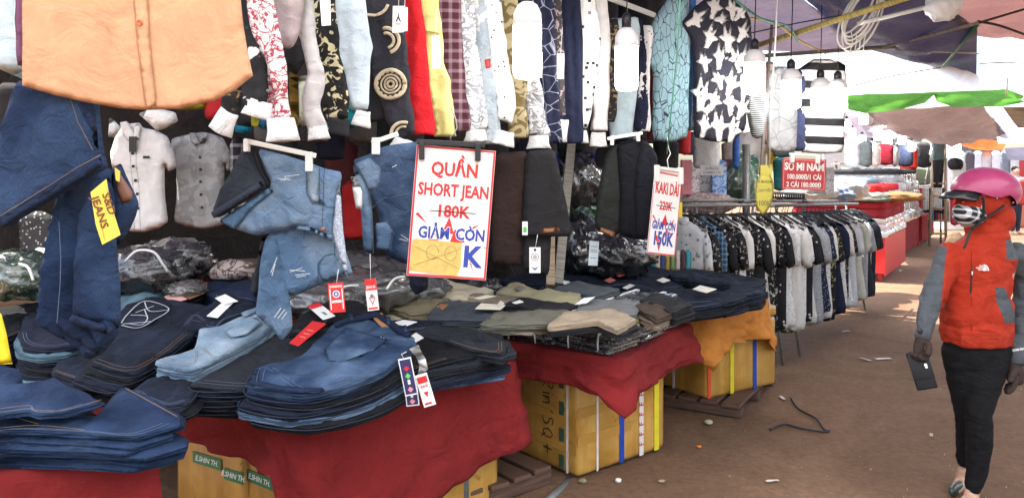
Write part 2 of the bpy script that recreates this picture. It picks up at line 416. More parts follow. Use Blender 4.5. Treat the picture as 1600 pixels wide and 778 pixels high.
def wood(c, rough=.75):
    key = ('w', c, rough)
    if key not in MATS:
        m, t, b, N = nodes('weathered_wood'); o = N('ShaderNodeTexCoord').outputs['UV']
        mp = N('ShaderNodeMapping'); mp.inputs['Scale'].default_value = (4, 60, 1); t.links.new(o, mp.inputs[0])
        g = noise_n(N, t, mp.outputs[0], 1.2, 5, .5); col = ramp(N, t, g, [(.28, tuple(x * .45 for x in c)), (.7, tuple(x * 1.25 for x in c))])
        t.links.new(col, b.inputs['Base Color']); b.inputs['Roughness'].default_value = rough; bump(N, t, b, g, .6, .004); MATS[key] = m
    return MATS[key]
# dyed denims and cloths
NAVY = denim((.008, .012, .028), .35); INDIGO = denim((.011, .026, .070), .75, (.050, .10, .20)); DBLUE = denim((.009, .019, .050), .3); BLUE = denim((.018, .042, .098), .85, (.15, .23, .36))
MID = denim((.10, .18, .30), .95, (.33, .45, .57)); LIGHT = denim((.19, .28, .37), .95, (.46, .56, .64)); GREYB = denim((.018, .021, .028), .4); BLACK = denim((.006, .0065, .009), .25)
INK = denim((.007, .011, .022), .6, (.028, .046, .085)); TEAL = denim((.085, .15, .19), .7)
RED = cloth((.31, .024, .025), .85, 7, 1.0); ORANGE_C = cloth((.86, .33, .065), .85, 7, .8)
WHITE_P = plain((.82, .82, .80), .5, name='white_card', var=.04, bs=0); RED_P = plain((.62, .03, .03), .45, name='red_print', var=.05, bs=0)
BLUE_P = plain((.035, .06, .32), .45, name='blue_print', var=.05, bs=0); BLACK_P = plain((.02, .02, .022), .4, name='black_plastic'); YEL_P = plain((.80, .60, .08), .5, name='yellow_card', var=.06, bs=0)
STEEL = plain((.30, .30, .30), .38, .85, name='dull_steel', var=.25); GREYM = plain((.22, .22, .21), .5, .5, name='grey_painted_steel', var=.3); WHITE_PL = plain((.80, .79, .74), .35, name='white_plastic', var=.06)
STITCH = cloth((.26, .16, .08), .8); STITCHB = cloth((.13, .17, .24), .8); LEATHER = plain((.30, .13, .055), .6, name='leather_patch')
WOODB = wood((.115, .060, .038)); WOODG = wood((.26, .235, .20)); WOODT = wood((.34, .25, .16))

# ------------------------------------------------------------------ lettering
def text(body, frame, u, v, size, mat, parent, name='lettering', bold=.0, sx=1., rot=0., lift=.0015, align='CENTER', shear=0.):
    cu = bpy.data.curves.new('t', 'FONT'); cu.body = body; cu.size = size; cu.align_x = align; cu.align_y = 'CENTER'; cu.offset = bold * size; cu.extrude = .0003; cu.resolution_u = 2; cu.shear = shear
    ob = bpy.data.objects.new('t', cu); COL.objects.link(ob); dg = bpy.context.evaluated_depsgraph_get(); me = ob.evaluated_get(dg).to_mesh()
    O, U, W, N = frame; c, s = math.cos(rot), math.sin(rot); V = []
    for q in me.vertices:
        a, b = q.co.x * sx, q.co.y; V.append(O + U * (u + a * c - b * s) + W * (v + a * s + b * c) + N * (lift + q.co.z))
    Fc = [tuple(p.vertices) for p in me.polygons]; ob.evaluated_get(dg).to_mesh_clear(); bpy.data.objects.remove(ob); bpy.data.curves.remove(cu)
    if not V: return None
    return mesh(name, V, Fc, mat, parent, None, False)
def card(frame, u0, v0, u1, v1, t, mat, name, parent, lift=0.):
    """thin rectangular card in the frame's plane"""
    O, U, W, N = frame
    return MB().prism([O + U * a + W * b + N * lift for a, b in ((u0, v0), (u1, v0), (u1, v1), (u0, v1))], N * t).make(name, mat, parent)
def poly_card(frame, pts, t, mat, name, parent, lift=0.):
    O, U, W, N = frame
    return MB().prism([O + U * a + W * b + N * lift for a, b in pts], N * t).make(name, mat, parent)

# ================================================================== SETTING
# ground: trodden reddish brown earth over old asphalt
m, t, b, N = nodes('earth_ground'); o = N('ShaderNodeTexCoord').outputs['Object']
g = noise_n(N, t, o, .9, 8, 1.4, .65); c = ramp(N, t, g, [(.30, (.175, .098, .056)), (.55, (.235, .138, .082)), (.75, (.285, .176, .110))])
g2 = noise_n(N, t, o, 26, 5, .3); k = ramp(N, t, g2, [(.3, (.80, .79, .78)), (.55, (1, 1, 1)), (.78, (1.16, 1.14, 1.12))]); c = mixc(N, t, 1., c, k, 'MULTIPLY')
g3 = noise_n(N, t, o, 220, 2); k = ramp(N, t, g3, [(.30, (.80, .80, .80)), (.62, (1.03, 1.03, 1.03)), (.76, (1.2, 1.19, 1.17))]); c = mixc(N, t, 1., c, k, 'MULTIPLY')
t.links.new(c, b.inputs['Base Color']); b.inputs['Roughness'].default_value = .92; b.inputs['Specular IOR Level'].default_value = .2
ad = N('ShaderNodeMath', operation='MULTIPLY_ADD'); t.links.new(g3, ad.inputs[0]); ad.inputs[1].default_value = .4; t.links.new(g2, ad.inputs[2]); bump(N, t, b, ad.outputs[0], .6, .02)
xs = [-400, -60, -12] + [-6 + i * .25 for i in range(73)] + [20, 60, 400]; ys = [-400, -60, -8] + [i * .25 for i in range(77)] + [30, 60, 120, 800]
V = [(x, y, .012 * nz(x * 1.3, y * 1.3) + .005 * nz(x * 5, y * 5) - .008 if abs(x) < 14 and 0 <= y < 20 else -.004) for y in ys for x in xs]; nx = len(xs)
tag(mesh('ground', V, [(j * nx + i, j * nx + i + 1, (j + 1) * nx + i + 1, (j + 1) * nx + i) for j in range(len(ys) - 1) for i in range(nx - 1)], m, org=(0, 0, 0)), kind='structure')

# litter: pebbles, paper scraps, twigs that can be told apart
def pebble(px, py, r, mat, name, label, cat, flat=.6, group=None):
    p = G(px, py); bm = bmesh.new(); bmesh.ops.create_icosphere(bm, subdivisions=2, radius=r)
    for v in bm.verts: q = 1 + .35 * nz(v.co.x / r * 1.3 + px, v.co.y / r * 1.3, v.co.z / r); v.co = Vector((v.co.x * q, v.co.y * q * .85, v.co.z * q * flat + r * flat * .8))
    bm.verts.index_update(); V = [v.co + p for v in bm.verts]; Fc = [tuple(v.index for v in f.verts) for f in bm.faces]; bm.free()
    return tag(mesh(name, V, Fc, mat), label, cat, group)
pebble(1107, 662, .026, plain((.48, .40, .28), .8), 'stone', 'pale buff stone in front of the far wooden pallet', 'stone')
pebble(1092, 699, .015, plain((.75, .19, .03), .6), 'orange_scrap', 'bright orange scrap lying on the brown earth', 'scrap')
pebble(1034, 752, .018, plain((.42, .30, .16), .8), 'dry_leaf', 'tan dry scrap on the earth near the white bottle cap', 'scrap', .35)
pebble(910, 754, .022, plain((.30, .25, .13), .8), 'stone', 'brown stone against the foot of the taped foam box', 'stone')
b_ = MB().lathe(G(966, 752), [(.012, 0), (.016, .002), (.016, .013), (.013, .016), (.001, .016)], 14); tag(b_.make('bottle_cap', WHITE_P, None, True), 'small white plastic bottle cap on the earth', 'bottle cap')
for i, (px, py, rx, lb) in enumerate([(1407, 423, .06, 'crumpled white paper scrap by the red legged far table'), (1322, 518, .05, 'flat white scrap just past the rack foot'), (1352, 562, .06, 'pale torn leaf scrap in the middle of the aisle'), (1380, 561, .07, 'long pale splinter beside the torn leaf in the aisle'),
        (1222, 622, .04, 'tan chip at the end of the black strap'), (1455, 680, .03, 'tiny pale wrapper near the walking woman'), (1207, 752, .035, 'folded white paper bit at the bottom edge of the earth')]):
    p = G(px, py); a = rnd.uniform(0, 3); X = Vector((math.cos(a), math.sin(a), 0)); Y = Vector((-math.sin(a), math.cos(a), 0)); V = [p + X * (rx * u) + Y * (rx * .3 * v) + Vector((0, 0, .006 + .01 * abs(nz(u * 2 + i, v * 2)))) for v in (-1, 0, 1) for u in (-1, -.4, .3, 1)]
    tag(mesh('scrap', V, [(j * 4 + q, j * 4 + q + 1, j * 4 + q + 5, j * 4 + q + 4) for j in range(2) for q in range(3)], plain([(.75, .72, .66), (.7, .68, .62), (.5, .42, .32)][i % 3], .8)), lb, 'scrap')
gm = MB()
for i in range(220):
    px = rnd.uniform(960, 1600); py = rnd.uniform(400, 778); p = G(px, py)
    if rnd.random() < .5 and px < 1120: continue
    a = rnd.uniform(0, 3); r = rnd.choice([.004, .005, .007, .010]); X = Vector((math.cos(a), math.sin(a), 0)) * r; Y = Vector((-math.sin(a), math.cos(a), 0)) * r * .5; Z = Vector((0, 0, r * .5))
    gm.add([p - X - Z * .5, p + Y - Z * .5, p + X - Z * .5, p - Y - Z * .5, p + Z * 1.6], [(0, 1, 4), (1, 2, 4), (2, 3, 4), (3, 0, 4)])
tag(gm.make('gravel', plain((.34, .27, .20), .9, var=.5, scale=3)), 'small grit and crumbs scattered over the brown earth aisle', 'grit', kind='stuff')
st = [G(*q) + Vector((0, 0, .006)) for q in [(1235, 621), (1248, 640), (1275, 655), (1288, 672), (1296, 674), (1285, 675), (1250, 670), (1226, 664), (1210, 668), (1203, 672)]]
def smooth_path(p, n=5):
    q = []
    for i in range(len(p) - 1):
        a, b, c, d = p[max(i - 1, 0)], p[i], p[i + 1], p[min(i + 2, len(p) - 1)]
        for k in range(n):
            t = k / n; q.append(.5 * ((2 * b) + (c - a) * t + (2 * a - 5 * b + 4 * c - d) * t * t + (3 * b - a - 3 * c + d) * t ** 3))
    return q + [p[-1]]
tag(MB().tube(smooth_path(st), .007, 6).make('strap', BLACK_P, None, True), 'black strap lying bent on the brown earth', 'strap')

# ------------------------------------------------------------------ tables: covered stall platforms
def cloth_table(name, label, cat, top, z, drops, mat, ripple=.012, flare=None, back=0, group=None):
    """top: list of (x, y) anticlockwise seen from above or not; drops: hang at each corner"""
    pts = []; dr = []; cor = []
    n = len(top)
    for i in range(n):
        a, b = Vector((*top[i], 0)), Vector((*top[(i + 1) % n], 0)); L = (b - a).length; k = max(2, int(L / .03))
        for j in range(k):
            f = j / k; pts.append(a.lerp(b, f)); f2 = f; dr.append(drops[i] * (1 - f2) + drops[(i + 1) % n] * f2); cor.append(min(f, 1 - f) * L)
    if area([(p.x, p.y) for p in pts]) < 0: pts.reverse(); dr.reverse(); cor.reverse()
    i0 = max(range(len(pts)), key=lambda i: pts[i].y); pts = pts[i0:] + pts[:i0]; dr = dr[i0:] + dr[:i0]; cor = cor[i0:] + cor[:i0]
    k = len(pts); o = rnd.uniform(0, 50); rows = 18; V = []; U = []; s = 0
    ctr = sum(pts, Vector()) / k; nor = []
    for i in range(k):
        T = pts[(i + 1) % k] - pts[i - 1]; nn = Vector((T.y, -T.x, 0)).normalized(); nor.append(nn)
    for j in range(rows + 1):
        f = j / rows; s = 0
        for i in range(k):
            s += .03; e = math.exp(-(cor[i] / .13) ** 2)
            wv = ripple * (.9 * ridge(s * 2.1 + f * .9 + o, f * 1.6 - s, 2) - .8 * ridge(s * 3.3 - f * 1.4, f * 2.2 + s * .7, o) + .4 * ridge(s * 7 + f * 3, f * 5 - s * 2, o + 9) + 1.3 * nz(s * 2.4 + o, f * .8) + .9 * nz(s * 6 + o, f * 2.2, 3) + .35 * nz(s * 19, f * 9, o))
            out = .006 * min(1, f * 6) + wv * (f ** .7) * 2 + e * (.05 * f) + .015 * math.sin(f * 1.5)
            h = dr[i] * f * (1 + .03 * nz(s * 3 + o, 7)) + (0 if j else -.0)
            V.append(pts[i] + nor[i] * out + Vector((0, 0, z - h - (0.004 if j == 0 else 0)))); U.append((s, f * dr[i]))
    Fc = [(j * k + i, (j + 1) * k + i, (j + 1) * k + (i + 1) % k, j * k + (i + 1) % k) for j in range(rows) for i in range(k)]
    b0 = len(V); V.append(Vector((ctr.x, ctr.y, z))); U.append((ctr.x, ctr.y))
    Fc += [(i, (i + 1) % k, b0) for i in range(k)]
    o = mesh(name, V, Fc, mat, None, U)
    o.modifiers.new('thick', 'SOLIDIFY').thickness = .004
    return tag(o, label, cat, group)
def xy(v): return (v.x, v.y)
ZT, Z2, Z3 = .7, .7, .75
def along(a, b, f): return Vector(a).lerp(Vector(b), f)
A1, B1 = G(478, 645, ZT), G(806, 561, ZT); n1 = Vector((-.83, .557, 0)); L1 = A1 + n1 * 2.2; back1 = B1 + n1 * 2.6
cloth_table('tablecloth', 'dark red cloth hanging deep over the middle jeans table', 'tablecloth', [xy(A1), xy(B1), xy(along(B1, back1, .1)), xy(back1), xy(L1), xy(A1 + n1 * .10)], ZT, [.64, .40, .30, .2, .24, .23], RED, .015, group='red cloths over the stall tables')
A2, B2 = G(972, 560, Z2), G(1079, 504, Z2); l2 = G(794, 534, Z2); n2 = (l2 - A2).normalized(); back2 = A2 + n2 * 2.9
cloth_table('tablecloth', 'dark red cloth under the plastic wrapped trouser bundles', 'tablecloth', [xy(A2), xy(along(A2, B2, .09)), xy(B2), xy(B2 + n2 * 2.7), xy(back2), xy(A2 + n2 * .09)], Z2, [.26, .195, .215, .2, .15, .175], RED, .013, group='red cloths over the stall tables')
A3, B3 = G(1109, 480, Z3), G(1198, 455, Z3); n3 = Vector((-.85, .53, 0))
cloth_table('tablecloth', 'orange cloth over the far table of folded jeans', 'tablecloth', [xy(A3), xy(along(A3, B3, .16)), xy(along(A3, B3, .85)), xy(B3), xy(B3 + n3 * 1.7), xy(A3 + n3 * 1.7), xy(A3 + n3 * .1)], Z3, [.38, .25, .30, .42, .2, .22, .23], ORANGE_C, .018)
Z0 = .768; A0 = Vector((-2.0, 1.92, Z0)); B0 = G(242, 704, Z0)
cloth_table('tablecloth', 'red cloth under the tall jeans pile in the lower left corner', 'tablecloth', [xy(A0), xy(B0), xy(B0 + Vector((-.62, .40, 0))), (-2.6, 2.5)], Z0, [.5, .55, .3, .3], RED, .012, group='red cloths over the stall tables')
# what carries the cloths
def frame_table(label, cs, z, legs):
    c = sum(cs, Vector()) / len(cs); c.z = 0
    tb = thing('table_frame', c, label, 'table', 'steel table frames under the cloths'); bm = MB()
    zz = z - .012; bm.prism([Vector((q.x, q.y, zz - .02)) .lerp(Vector((c.x, c.y, zz - .02)), .012) for q in cs], (0, 0, .018)); bm.make('tabletop', WOODG, tb)
    for q in legs: MB().box((q.x, q.y, (z - .035) / 2), .035, .035, z - .035).make('leg', GREYM, tb)
    return tb
ft = frame_table('grey steel table frame under the deep dark red cloth', [A1, B1, back1, L1], ZT, [P(441, 740, 3.08), P(727, 741, 3.66)])
q0, q1 = P(600, 800, 3.30), P(724, 741, 3.63); MB().box((q0 + q1) / 2, .035, (q1 - q0).length, .03, (Vector((q1 - q0)).normalized().cross(Vector((0, 0, 1))), (q1 - q0).normalized(), Vector((0, 0, 1)))).make('crossbar', GREYM, ft)
frame_table('low wooden platform hidden under the wrapped trouser bundles', [A2, B2, B2 + n2 * 2.7, back2], Z2, [])
frame_table('low platform hidden under the orange cloth', [A3, B3, B3 + n3 * 1.7, A3 + n3 * 1.7], Z3, [])
frame_table('low platform hidden under the tall jeans pile', [A0, B0, B0 + Vector((-.6, .39, 0)), Vector((-2.58, 2.48, 0))], Z0, [Vector((-1.35, 2.45, 0))])

# ------------------------------------------------------------------ taped foam boxes
FOAM = foam(); GREEN_T = plain((.02, .20, .09), .35, name='green_tape', bs=0, var=.06)
def foam_box(c, ang, sx, sy, h, z0, label, bands, lid=True, group='orange taped foam boxes under the tables'):
    """c: nearest lower corner; bands: (face, position, width, material, name) vertical tapes"""
    ca, sa = math.cos(ang), math.sin(ang); X = Vector((sa, ca, 0)); Y = Vector((-ca, sa, 0)); Z = Vector((0, 0, 1))    # X goes away to the right, Y away to the left
    c = Vector((c[0], c[1], z0)); bx = thing('foam_box', c + X * sx / 2 + Y * sy / 2, label, 'box', group)
    mid = c + X * sx / 2 + Y * sy / 2
    MB().box(mid + Z * (h * .43), sx, sy, h * .86, (X, Y, Z), .028).make('box_body', FOAM, bx, True)
    if lid: MB().box(mid + Z * (h * .93), sx + .006, sy + .006, h * .135, (X, Y, Z), .02).make('lid', FOAM, bx, True)
    for face, pos, wd, mat, nm in bands:
        if face == 'R': O, U, Nn = c + X * pos, X, -Y
        else: O, U, Nn = c + Y * pos, Y, -X
        MB().box(O + Nn * .0045 + Z * h * .46, wd, .003, h * .90, (U, Nn, Z)).make(nm, mat, bx)
    return bx, c, X, Y, Z
T_BLUE = plain((.02, .07, .42), .35, name='blue_tape', bs=0); T_YEL = plain((.78, .66, .04), .35, name='yellow_tape', bs=0); T_RED = plain((.70, .09, .03), .35, name='red_tape', bs=0); T_WHT = plain((.80, .74, .70), .4, name='white_tape', bs=0); T_GRN = plain((.05, .11, .07), .4, name='dark_green_tape', bs=0, var=.3)
c1 = G(903, 750)
ang1 = R(49)
bx, c, X, Y, Z = foam_box((c1.x, c1.y), R(50), .70, .82, .60, .01, 'orange taped foam box with black handwriting under the trouser table', [('R', .33, .035, T_BLUE, 'blue_tape'), ('R', .49, .035, T_WHT, 'printed_tape'), ('R', .62, .04, T_YEL, 'yellow_tape'), ('L', .075, .014, T_WHT, 'white_tape'), ('R', .14, .013, T_WHT, 'white_tape')])
fr = (c, Y, Z, -X)
for k in range(4): card(fr, .10, .02 + k * .14, .135, .09 + k * .14, .003, T_GRN, 'green_tape', bx, .004)
frl = (c, -Y, Z, -X)
for k in range(7): text('F', (c, X, Z, -Y), .49, .07 + k * .055, .05, RED_P, bx, 'tape_print', .02, .9, R(90), .0075)
# marker writing, read downwards
hand = {'R': [[(0, 0), (0, 1)], [(0, 1), (.55, .95), (.5, .6), (0, .5)], [(.1, .5), (.6, 0)]], 'i': [[(.2, .65), (.25, 0)], [(.15, .95), (.22, .98)]], 'n': [[(0, .65), (.02, 0)], [(0, .4), (.25, .65), (.42, .5), (.45, 0)]], 's': [[(.55, .9), (.2, 1), (.12, .72), (.5, .5), (.5, .15), (.05, 0)]],
        "'": [[(.2, 1), (.12, .75)]], 'Q': [[(.3, .95), (.0, .6), (.15, .1), (.5, .2), (.55, .7), (.3, .95)], [(.3, .3), (.65, -.1)]], '+': [[(.05, .45), (.65, .5)], [(.35, .85), (.3, .1)]]}
hb = MB(); cur = .0
for ch, wd in (('R', .8), ('i', .45), ('n', .8), ("'", .5), ('s', .9), ('Q', 1.0), ('+', .8)):
    for stq in hand[ch]:
        pts = [c - X * .0045 + Y * (.225 - (yv - .5) * .085) + Z * (.47 - (cur + xv) * .078) for xv, yv in stq]; hb.tube(smooth_path(pts, 4), .0035, 5, True, (X, .3))
    cur += wd
tag(hb.make('handwriting', BLACK_P, bx), kind='stuff')
for zz in (.19, .33): MB().box(c + X * .2 - Y * .0035 + Z * zz, .41, .003, .05, (X, -Y, Z)).make('clear_tape', plain((.52, .27, .06), .2, name='clear_brown_tape', coat=.6), bx)
for zz in (.14, .28): MB().box(c + Y * .41 - X * .003 + Z * zz, .80, .003, .055, (Y, -X, Z)).make('clear_tape', plain((.52, .27, .06), .2, name='clear_brown_tape', coat=.6), bx)
c2 = G(1104, 630, .06)
bx2, c, X, Y, Z = foam_box((c2.x, c2.y), R(57), .70, .95, .56, .085, 'orange taped foam box under the orange cloth on the far pallet', [('R', .02, .03, T_RED, 'red_tape'), ('R', .24, .035, T_YEL, 'yellow_tape'), ('R', .47, .035, T_BLUE, 'blue_tape'), ('L', .3, .02, T_WHT, 'white_tape')])
hb = MB(); pts = [c - X * .0045 + Y * (.42 + .07 * math.cos(a * .7)) + Z * (.25 + .08 * math.sin(a * .7)) for a in range(1, 8)]; hb.tube(smooth_path(pts, 3), .003, 5, True, (X, .3)).make('handwriting', BLACK_P, bx2)
# boxes under the middle jeans table
def printed_box(corner, ang, sx, sy, h, label, tapes):
    bx, c, X, Y, Z = foam_box(corner, ang, sx, sy, h, .01, label, [])
    for face, u0, u1, v, s in tapes:
        fr = (c, -Y, Z, -X) if face == 'L' else (c, X, Z, -Y)
        card(fr, u0, v - .024, u1, v + .024, .003, GREEN_T, 'green_tape', bx, .0035)
        text('E.SHIN TH.', fr, (u0 + u1) / 2, v, .032, WHITE_P, bx, 'tape_print', .02, 1., 0, .0075, shear=.25)
    return bx
e1 = P(432, 760, 3.50)
printed_box((-.93, 3.17), R(38), .62, .30, .50, 'orange foam box with green tape behind the steel table leg', [('L', -.26, -.02, .31, 1), ('R', .02, .3, .31, 1)])
printed_box((-1.12, 3.29), R(32), .62, .46, .52, 'orange foam box with green tape beside the tall jeans pile', [('L', -.33, -.14, .33, 1), ('L', -.12, .0, .30, 1)])
printed_box((-.35, 3.52), R(46), .40, .45, .30, 'orange foam box low behind the hem of the deep red cloth', [])
# ------------------------------------------------------------------ wooden pallets
def pallet(label, c, ang, n, pl, pw, gap, z=.09, group='brown wooden pallets under the boxes'):
    X = Vector((math.sin(ang), math.cos(ang), 0)); Y = Vector((-math.cos(ang), math.sin(ang), 0)); Z = Vector((0, 0, 1)); c = Vector((c[0], c[1], 0))
    pt = thing('pallet', c, label, 'pallet', group)
    for i in range(n): MB().box(c + Y * ((i + .5) * (pw + gap)) + X * (pl / 2 + rnd.uniform(-.015, .015)) + Z * (z - .012), pl, pw, .024, (X, Y, Z), .004).make('plank', WOODB, pt)
    for k in (.06, .5, .94): MB().box(c + X * (pl * k) + Y * (n * (pw + gap) / 2) + Z * ((z - .026) / 2), .07, n * (pw + gap) * .98, z - .028, (X, Y, Z), .004).make('bearer', WOODB, pt)
    return pt
pallet('brown wooden pallet sticking out under the orange clothed table', (1.47, 5.04), R(31), 6, 1.0, .115, .03)
p2 = pallet('brown wooden pallet between the deep red cloth and the handwritten box', (.22, 4.0), R(-40), 4, .95, .11, .035, .10)
MB().tube([P(853, 785, 3.75), P(895, 745, 4.15)], .02, 10).make('edge_pipe', GREYM, p2, True)

# ================================================================== GARMENTS IN FRONT
def hem_band(pl, a, b, wd, mat, parent, name='hem', off=.02, lift=.004):
    """flat doubled band between pixels a and b"""
    dx, dy = b[0] - a[0], b[1] - a[1]; q = math.hypot(dx, dy); nx_, ny_ = -dy / q * wd, dx / q * wd
    return garment(name, [a, b, (b[0] + nx_, b[1] + ny_), (a[0] + nx_, a[1] + ny_)], pl, mat, .006, parent, .012, None, off + lift, 0)
# --- orange shirt, upper left
pl = Plane(215, 1.95, .10); OR_M = cloth((.74, .41, .23), .85, 8, .45)
fo_ = folds(.008, 13, 0, .005, 3)
def fo(u, v):
    e = .012 * math.exp(-((u + .185) / .018) ** 2); return .9 * fo_(u, v) + e - .02 * max(0, u - .24) - .012 * max(0, math.tanh((u + .135 - .02 * v) * 60)) - .006 * math.tanh((u - .20) * 90)
osh = thing('hanging_shirt', pl.at(215, 170), 'orange buttoned shirt hanging at the upper left above the indigo jeans', 'shirt')
garment('shirt_body', [(36, -60), (38, 60), (38, 135), (86, 149), (134, 160), (184, 169), (230, 172), (284, 170), (334, 158), (366, 140), (393, 118), (384, 75), (378, 40), (368, -60)], pl, OR_M, .014, osh, .012, fo, 0., 0)
garment('placket', [(204, -60), (229, -60), (235, 60), (246, 168), (228, 171), (214, 60)], pl, OR_M, .006, osh, .012, fo, .0105)
rb = ribbon([[(41, 128), (86, 144), (134, 155), (184, 164), (230, 167)], [(231, 167), (284, 165), (334, 153), (391, 114)], [(207, -50), (217, 60), (231, 166)], [(229, -50), (234, 60), (243, 166)]], pl, .0085, .0014, .001, fo)
rb.make('stitching', cloth((.62, .20, .06)), osh)
u, v = pl.uv(220, 37); O, U, W, Nn = pl.frame(.0165 + fo(u, v)); MB().lathe(O + U * u + W * v, [(.0075, 0), (.0075, .002), (.0055, .003), (.005, .0018), (.001, .0018)], 18, (U, W, Nn)).make('button', plain((.62, .16, .06), .3), osh, True)
for a in (-1, 1): MB().box(O + U * (u + a * .0022) + W * v + Nn * .0022, .0014, .0014, .001).make('button_hole', BLACK_P, osh)
# pale blue and purple cloth at its left, dark garments behind
pl = Plane(20, 2.3); o = garment('hanging_shirt', [(-60, -40), (-60, 80), (0, 108), (45, 128), (45, -40)], pl, cloth((.55, .66, .70)), .03, None, .03, folds()); tag(o, 'pale blue shirt tail behind the orange shirt at the upper left corner', 'shirt')
pl = Plane(32, 2.22); o = garment('hanging_shirt', [(24, -40), (24, 102), (44, 104), (44, -40)], pl, cloth((.17, .06, .12)), .02, None, .02, folds(.004)); tag(o, 'narrow strip of a plum shirt beside the orange shirt', 'shirt')

# --- long indigo jeans folded over a bar, with the yellow card
pl = Plane(110, 2.04, .06); fo = folds(.014, 14, 6, .014, 5)
jn = thing('hanging_jeans', pl.at(120, 560), 'indigo jeans hanging with a yellow card under the orange shirt', 'jeans')
garment('lower_leg', [(84, 300), (130, 270), (172, 262), (172, 300), (168, 385), (180, 450), (189, 516), (180, 530), (160, 552), (130, 567), (104, 545), (54, 506), (62, 430), (74, 350)], pl, INDIGO, .07, jn, .016, folds(.022, 30, 2, .016), -.02)
garment('second_leg', [(134, 300), (172, 275), (182, 300), (185, 380), (192, 450), (190, 514), (158, 503), (120, 492), (124, 400)], pl, INDIGO, .05, jn, .02, folds(.012, 26, 2, .01), .018)
garment('waist_part', [(168, 262), (182, 255), (196, 285), (212, 318), (206, 340), (192, 368), (174, 390), (164, 360)], pl, INDIGO, .05, jn, .016, folds(.006), -.03)
garment('inner_patch', [(180, 268), (186, 268), (208, 300), (207, 312), (192, 320), (183, 300)], pl, plain((.20, .09, .06), .6), .01, jn, .012, None, .003)
garment('upper_leg', [(43, 130), (90, 130), (135, 140), (170, 142), (174, 200), (177, 238), (185, 262), (150, 282), (100, 312), (60, 335), (34, 352), (0, 338), (-12, 290), (0, 253), (24, 190)], pl, INDIGO, .06, jn, .02, folds(.010, 10, 0, .012), .05)
garment('hem', [(182, 246), (186, 260), (150, 282), (100, 312), (60, 335), (34, 352), (26, 340), (70, 315), (110, 290), (150, 264)], pl, DBLUE, .012, jn, .012, folds(.003, 80, 0, .006), .084)
garment('side_panel', [(136, 150), (168, 160), (173, 205), (175, 236), (160, 215), (146, 190)], pl, DBLUE, .03, jn, .016, None, .075)
ribbon([[(184, 243), (150, 261), (110, 287), (70, 312), (28, 338)], [(137, 155), (150, 195), (172, 236)]], pl, .094, .0016).make('stitching', STITCH, jn)
ribbon([[(104, 345), (107, 400), (106, 440), (101, 500)]], pl, .035, .0018, .004).make('side_seam', STITCHB, jn)
garment('cuff', [(124, 484), (158, 494), (190, 506), (189, 518), (156, 508), (122, 498)], pl, DBLUE, .02, jn, .012, folds(.003, 60), .045)
garment('cuff', [(88, 492), (120, 500), (165, 535), (158, 552), (120, 528), (86, 506)], pl, DBLUE, .02, jn, .012, folds(.003, 60), .012)
cp = Plane(170, 1.98, .06); yc = thing('price_card', cp.at(170, 380), 'yellow card tied to the indigo jeans with brand lettering', 'card')
pts = [cp.uv(*q) for q in [(148, 300), (172, 280), (178, 315), (194, 366), (166, 381), (156, 350)]]; poly_card(cp.frame(.02), pts, .002, YEL_P, 'card_sheet', yc)
r_ = math.atan2(-(366 - 280), (194 - 172)) + .0
for s_, q, sz in (('S&D', (176.5, 318), .027), ('JEANS', (162.5, 331), .027)):
    u, v = cp.uv(*q); text(s_, cp.frame(.0225), u, v, sz, plain((.16, .05, .02), .6), yc, 'lettering', .016, 1.15, R(-72))
ribbon([[(151, 302), (171, 374)], [(171, 286), (189, 363)], [(153, 310), (163, 345), (170, 376)]], cp, .0225, .001, .0003).make('border_line', plain((.5, .35, .05)), yc)
pc = Plane(182, 2.0); c_ = MB().prism([pc.at(*q) for q in [(179, 262), (187, 268), (186, 284), (181, 282)]], (0, .003, 0)).make('price_card', YEL_P); tag(c_, 'small yellow card corner peeking above the jeans waistband', 'card')
# yellow sheet at the very left
pc = Plane(3, 1.7); o = garment('price_card', [(-30, 480), (2, 490), (10, 520), (18, 563), (20, 568), (-30, 572)], pc, plain((.80, .62, .02), .5), .003, None, .02, None, 0, 0); tag(o, 'ragged bright yellow card at the left edge above the jeans pile', 'card')

# --- denim shorts on the white clip hanger
def clip_hanger(label, pl, a, b, clips, mat=WHITE_PL, hook=None, r=.008, off=.0):
    h = thing('clip_hanger', pl.at(*a), label, 'hanger'); A, B = pl.at(*a, off), pl.at(*b, off); D = (B - A).normalized()
    MB().box((A + B) / 2, (B - A).length, .012, r * 2.2, (D, pl.N, D.cross(pl.N)), .003).make('bar', mat, h)
    for x, y0, y1, wd in clips:
        c = (pl.at(x, y0, off) + pl.at(x, y1, off)) / 2; hh = (pl.at(x, y0) - pl.at(x, y1)).length
        MB().box(c + pl.N * .004, wd, .026, hh, (pl.U, pl.N, pl.W), .004).make('clip', mat, h)
    if hook:
        MB().tube([pl.at(*q, off) for q in hook], .0025, 6).make('hook', STEEL if mat is not WHITE_PL else mat, h, True)
    return h
pl = Plane(450, 2.9, -.08)
sh = thing('denim_shorts', pl.at(470, 530), 'mid blue denim shorts pair clipped to the white hanger', 'shorts')
garment('rear_leg', [(414, 368), (404, 420), (398, 462), (392, 471), (382, 456), (390, 420), (400, 372)], pl, GREYB, .04, sh, .02, folds(.006), -.05)
f1 = folds(.010, 20, 3, .010)
garment('lower_shorts', [(414, 372), (424, 360), (463, 357), (504, 357), (530, 366), (540, 400), (550, 430), (525, 437), (499, 445), (462, 462), (444, 462), (420, 440), (410, 400)], pl, MID, .05, sh, .018, f1, -.02)
garment('hanging_leg', [(416, 372), (436, 372), (448, 430), (458, 480), (460, 510), (442, 533), (428, 514), (402, 492), (406, 450), (408, 412)], pl, denim((.085, .155, .26), .95, (.27, .39, .52)), .05, sh, .018, folds(.014, 34, 0, .008), .012)
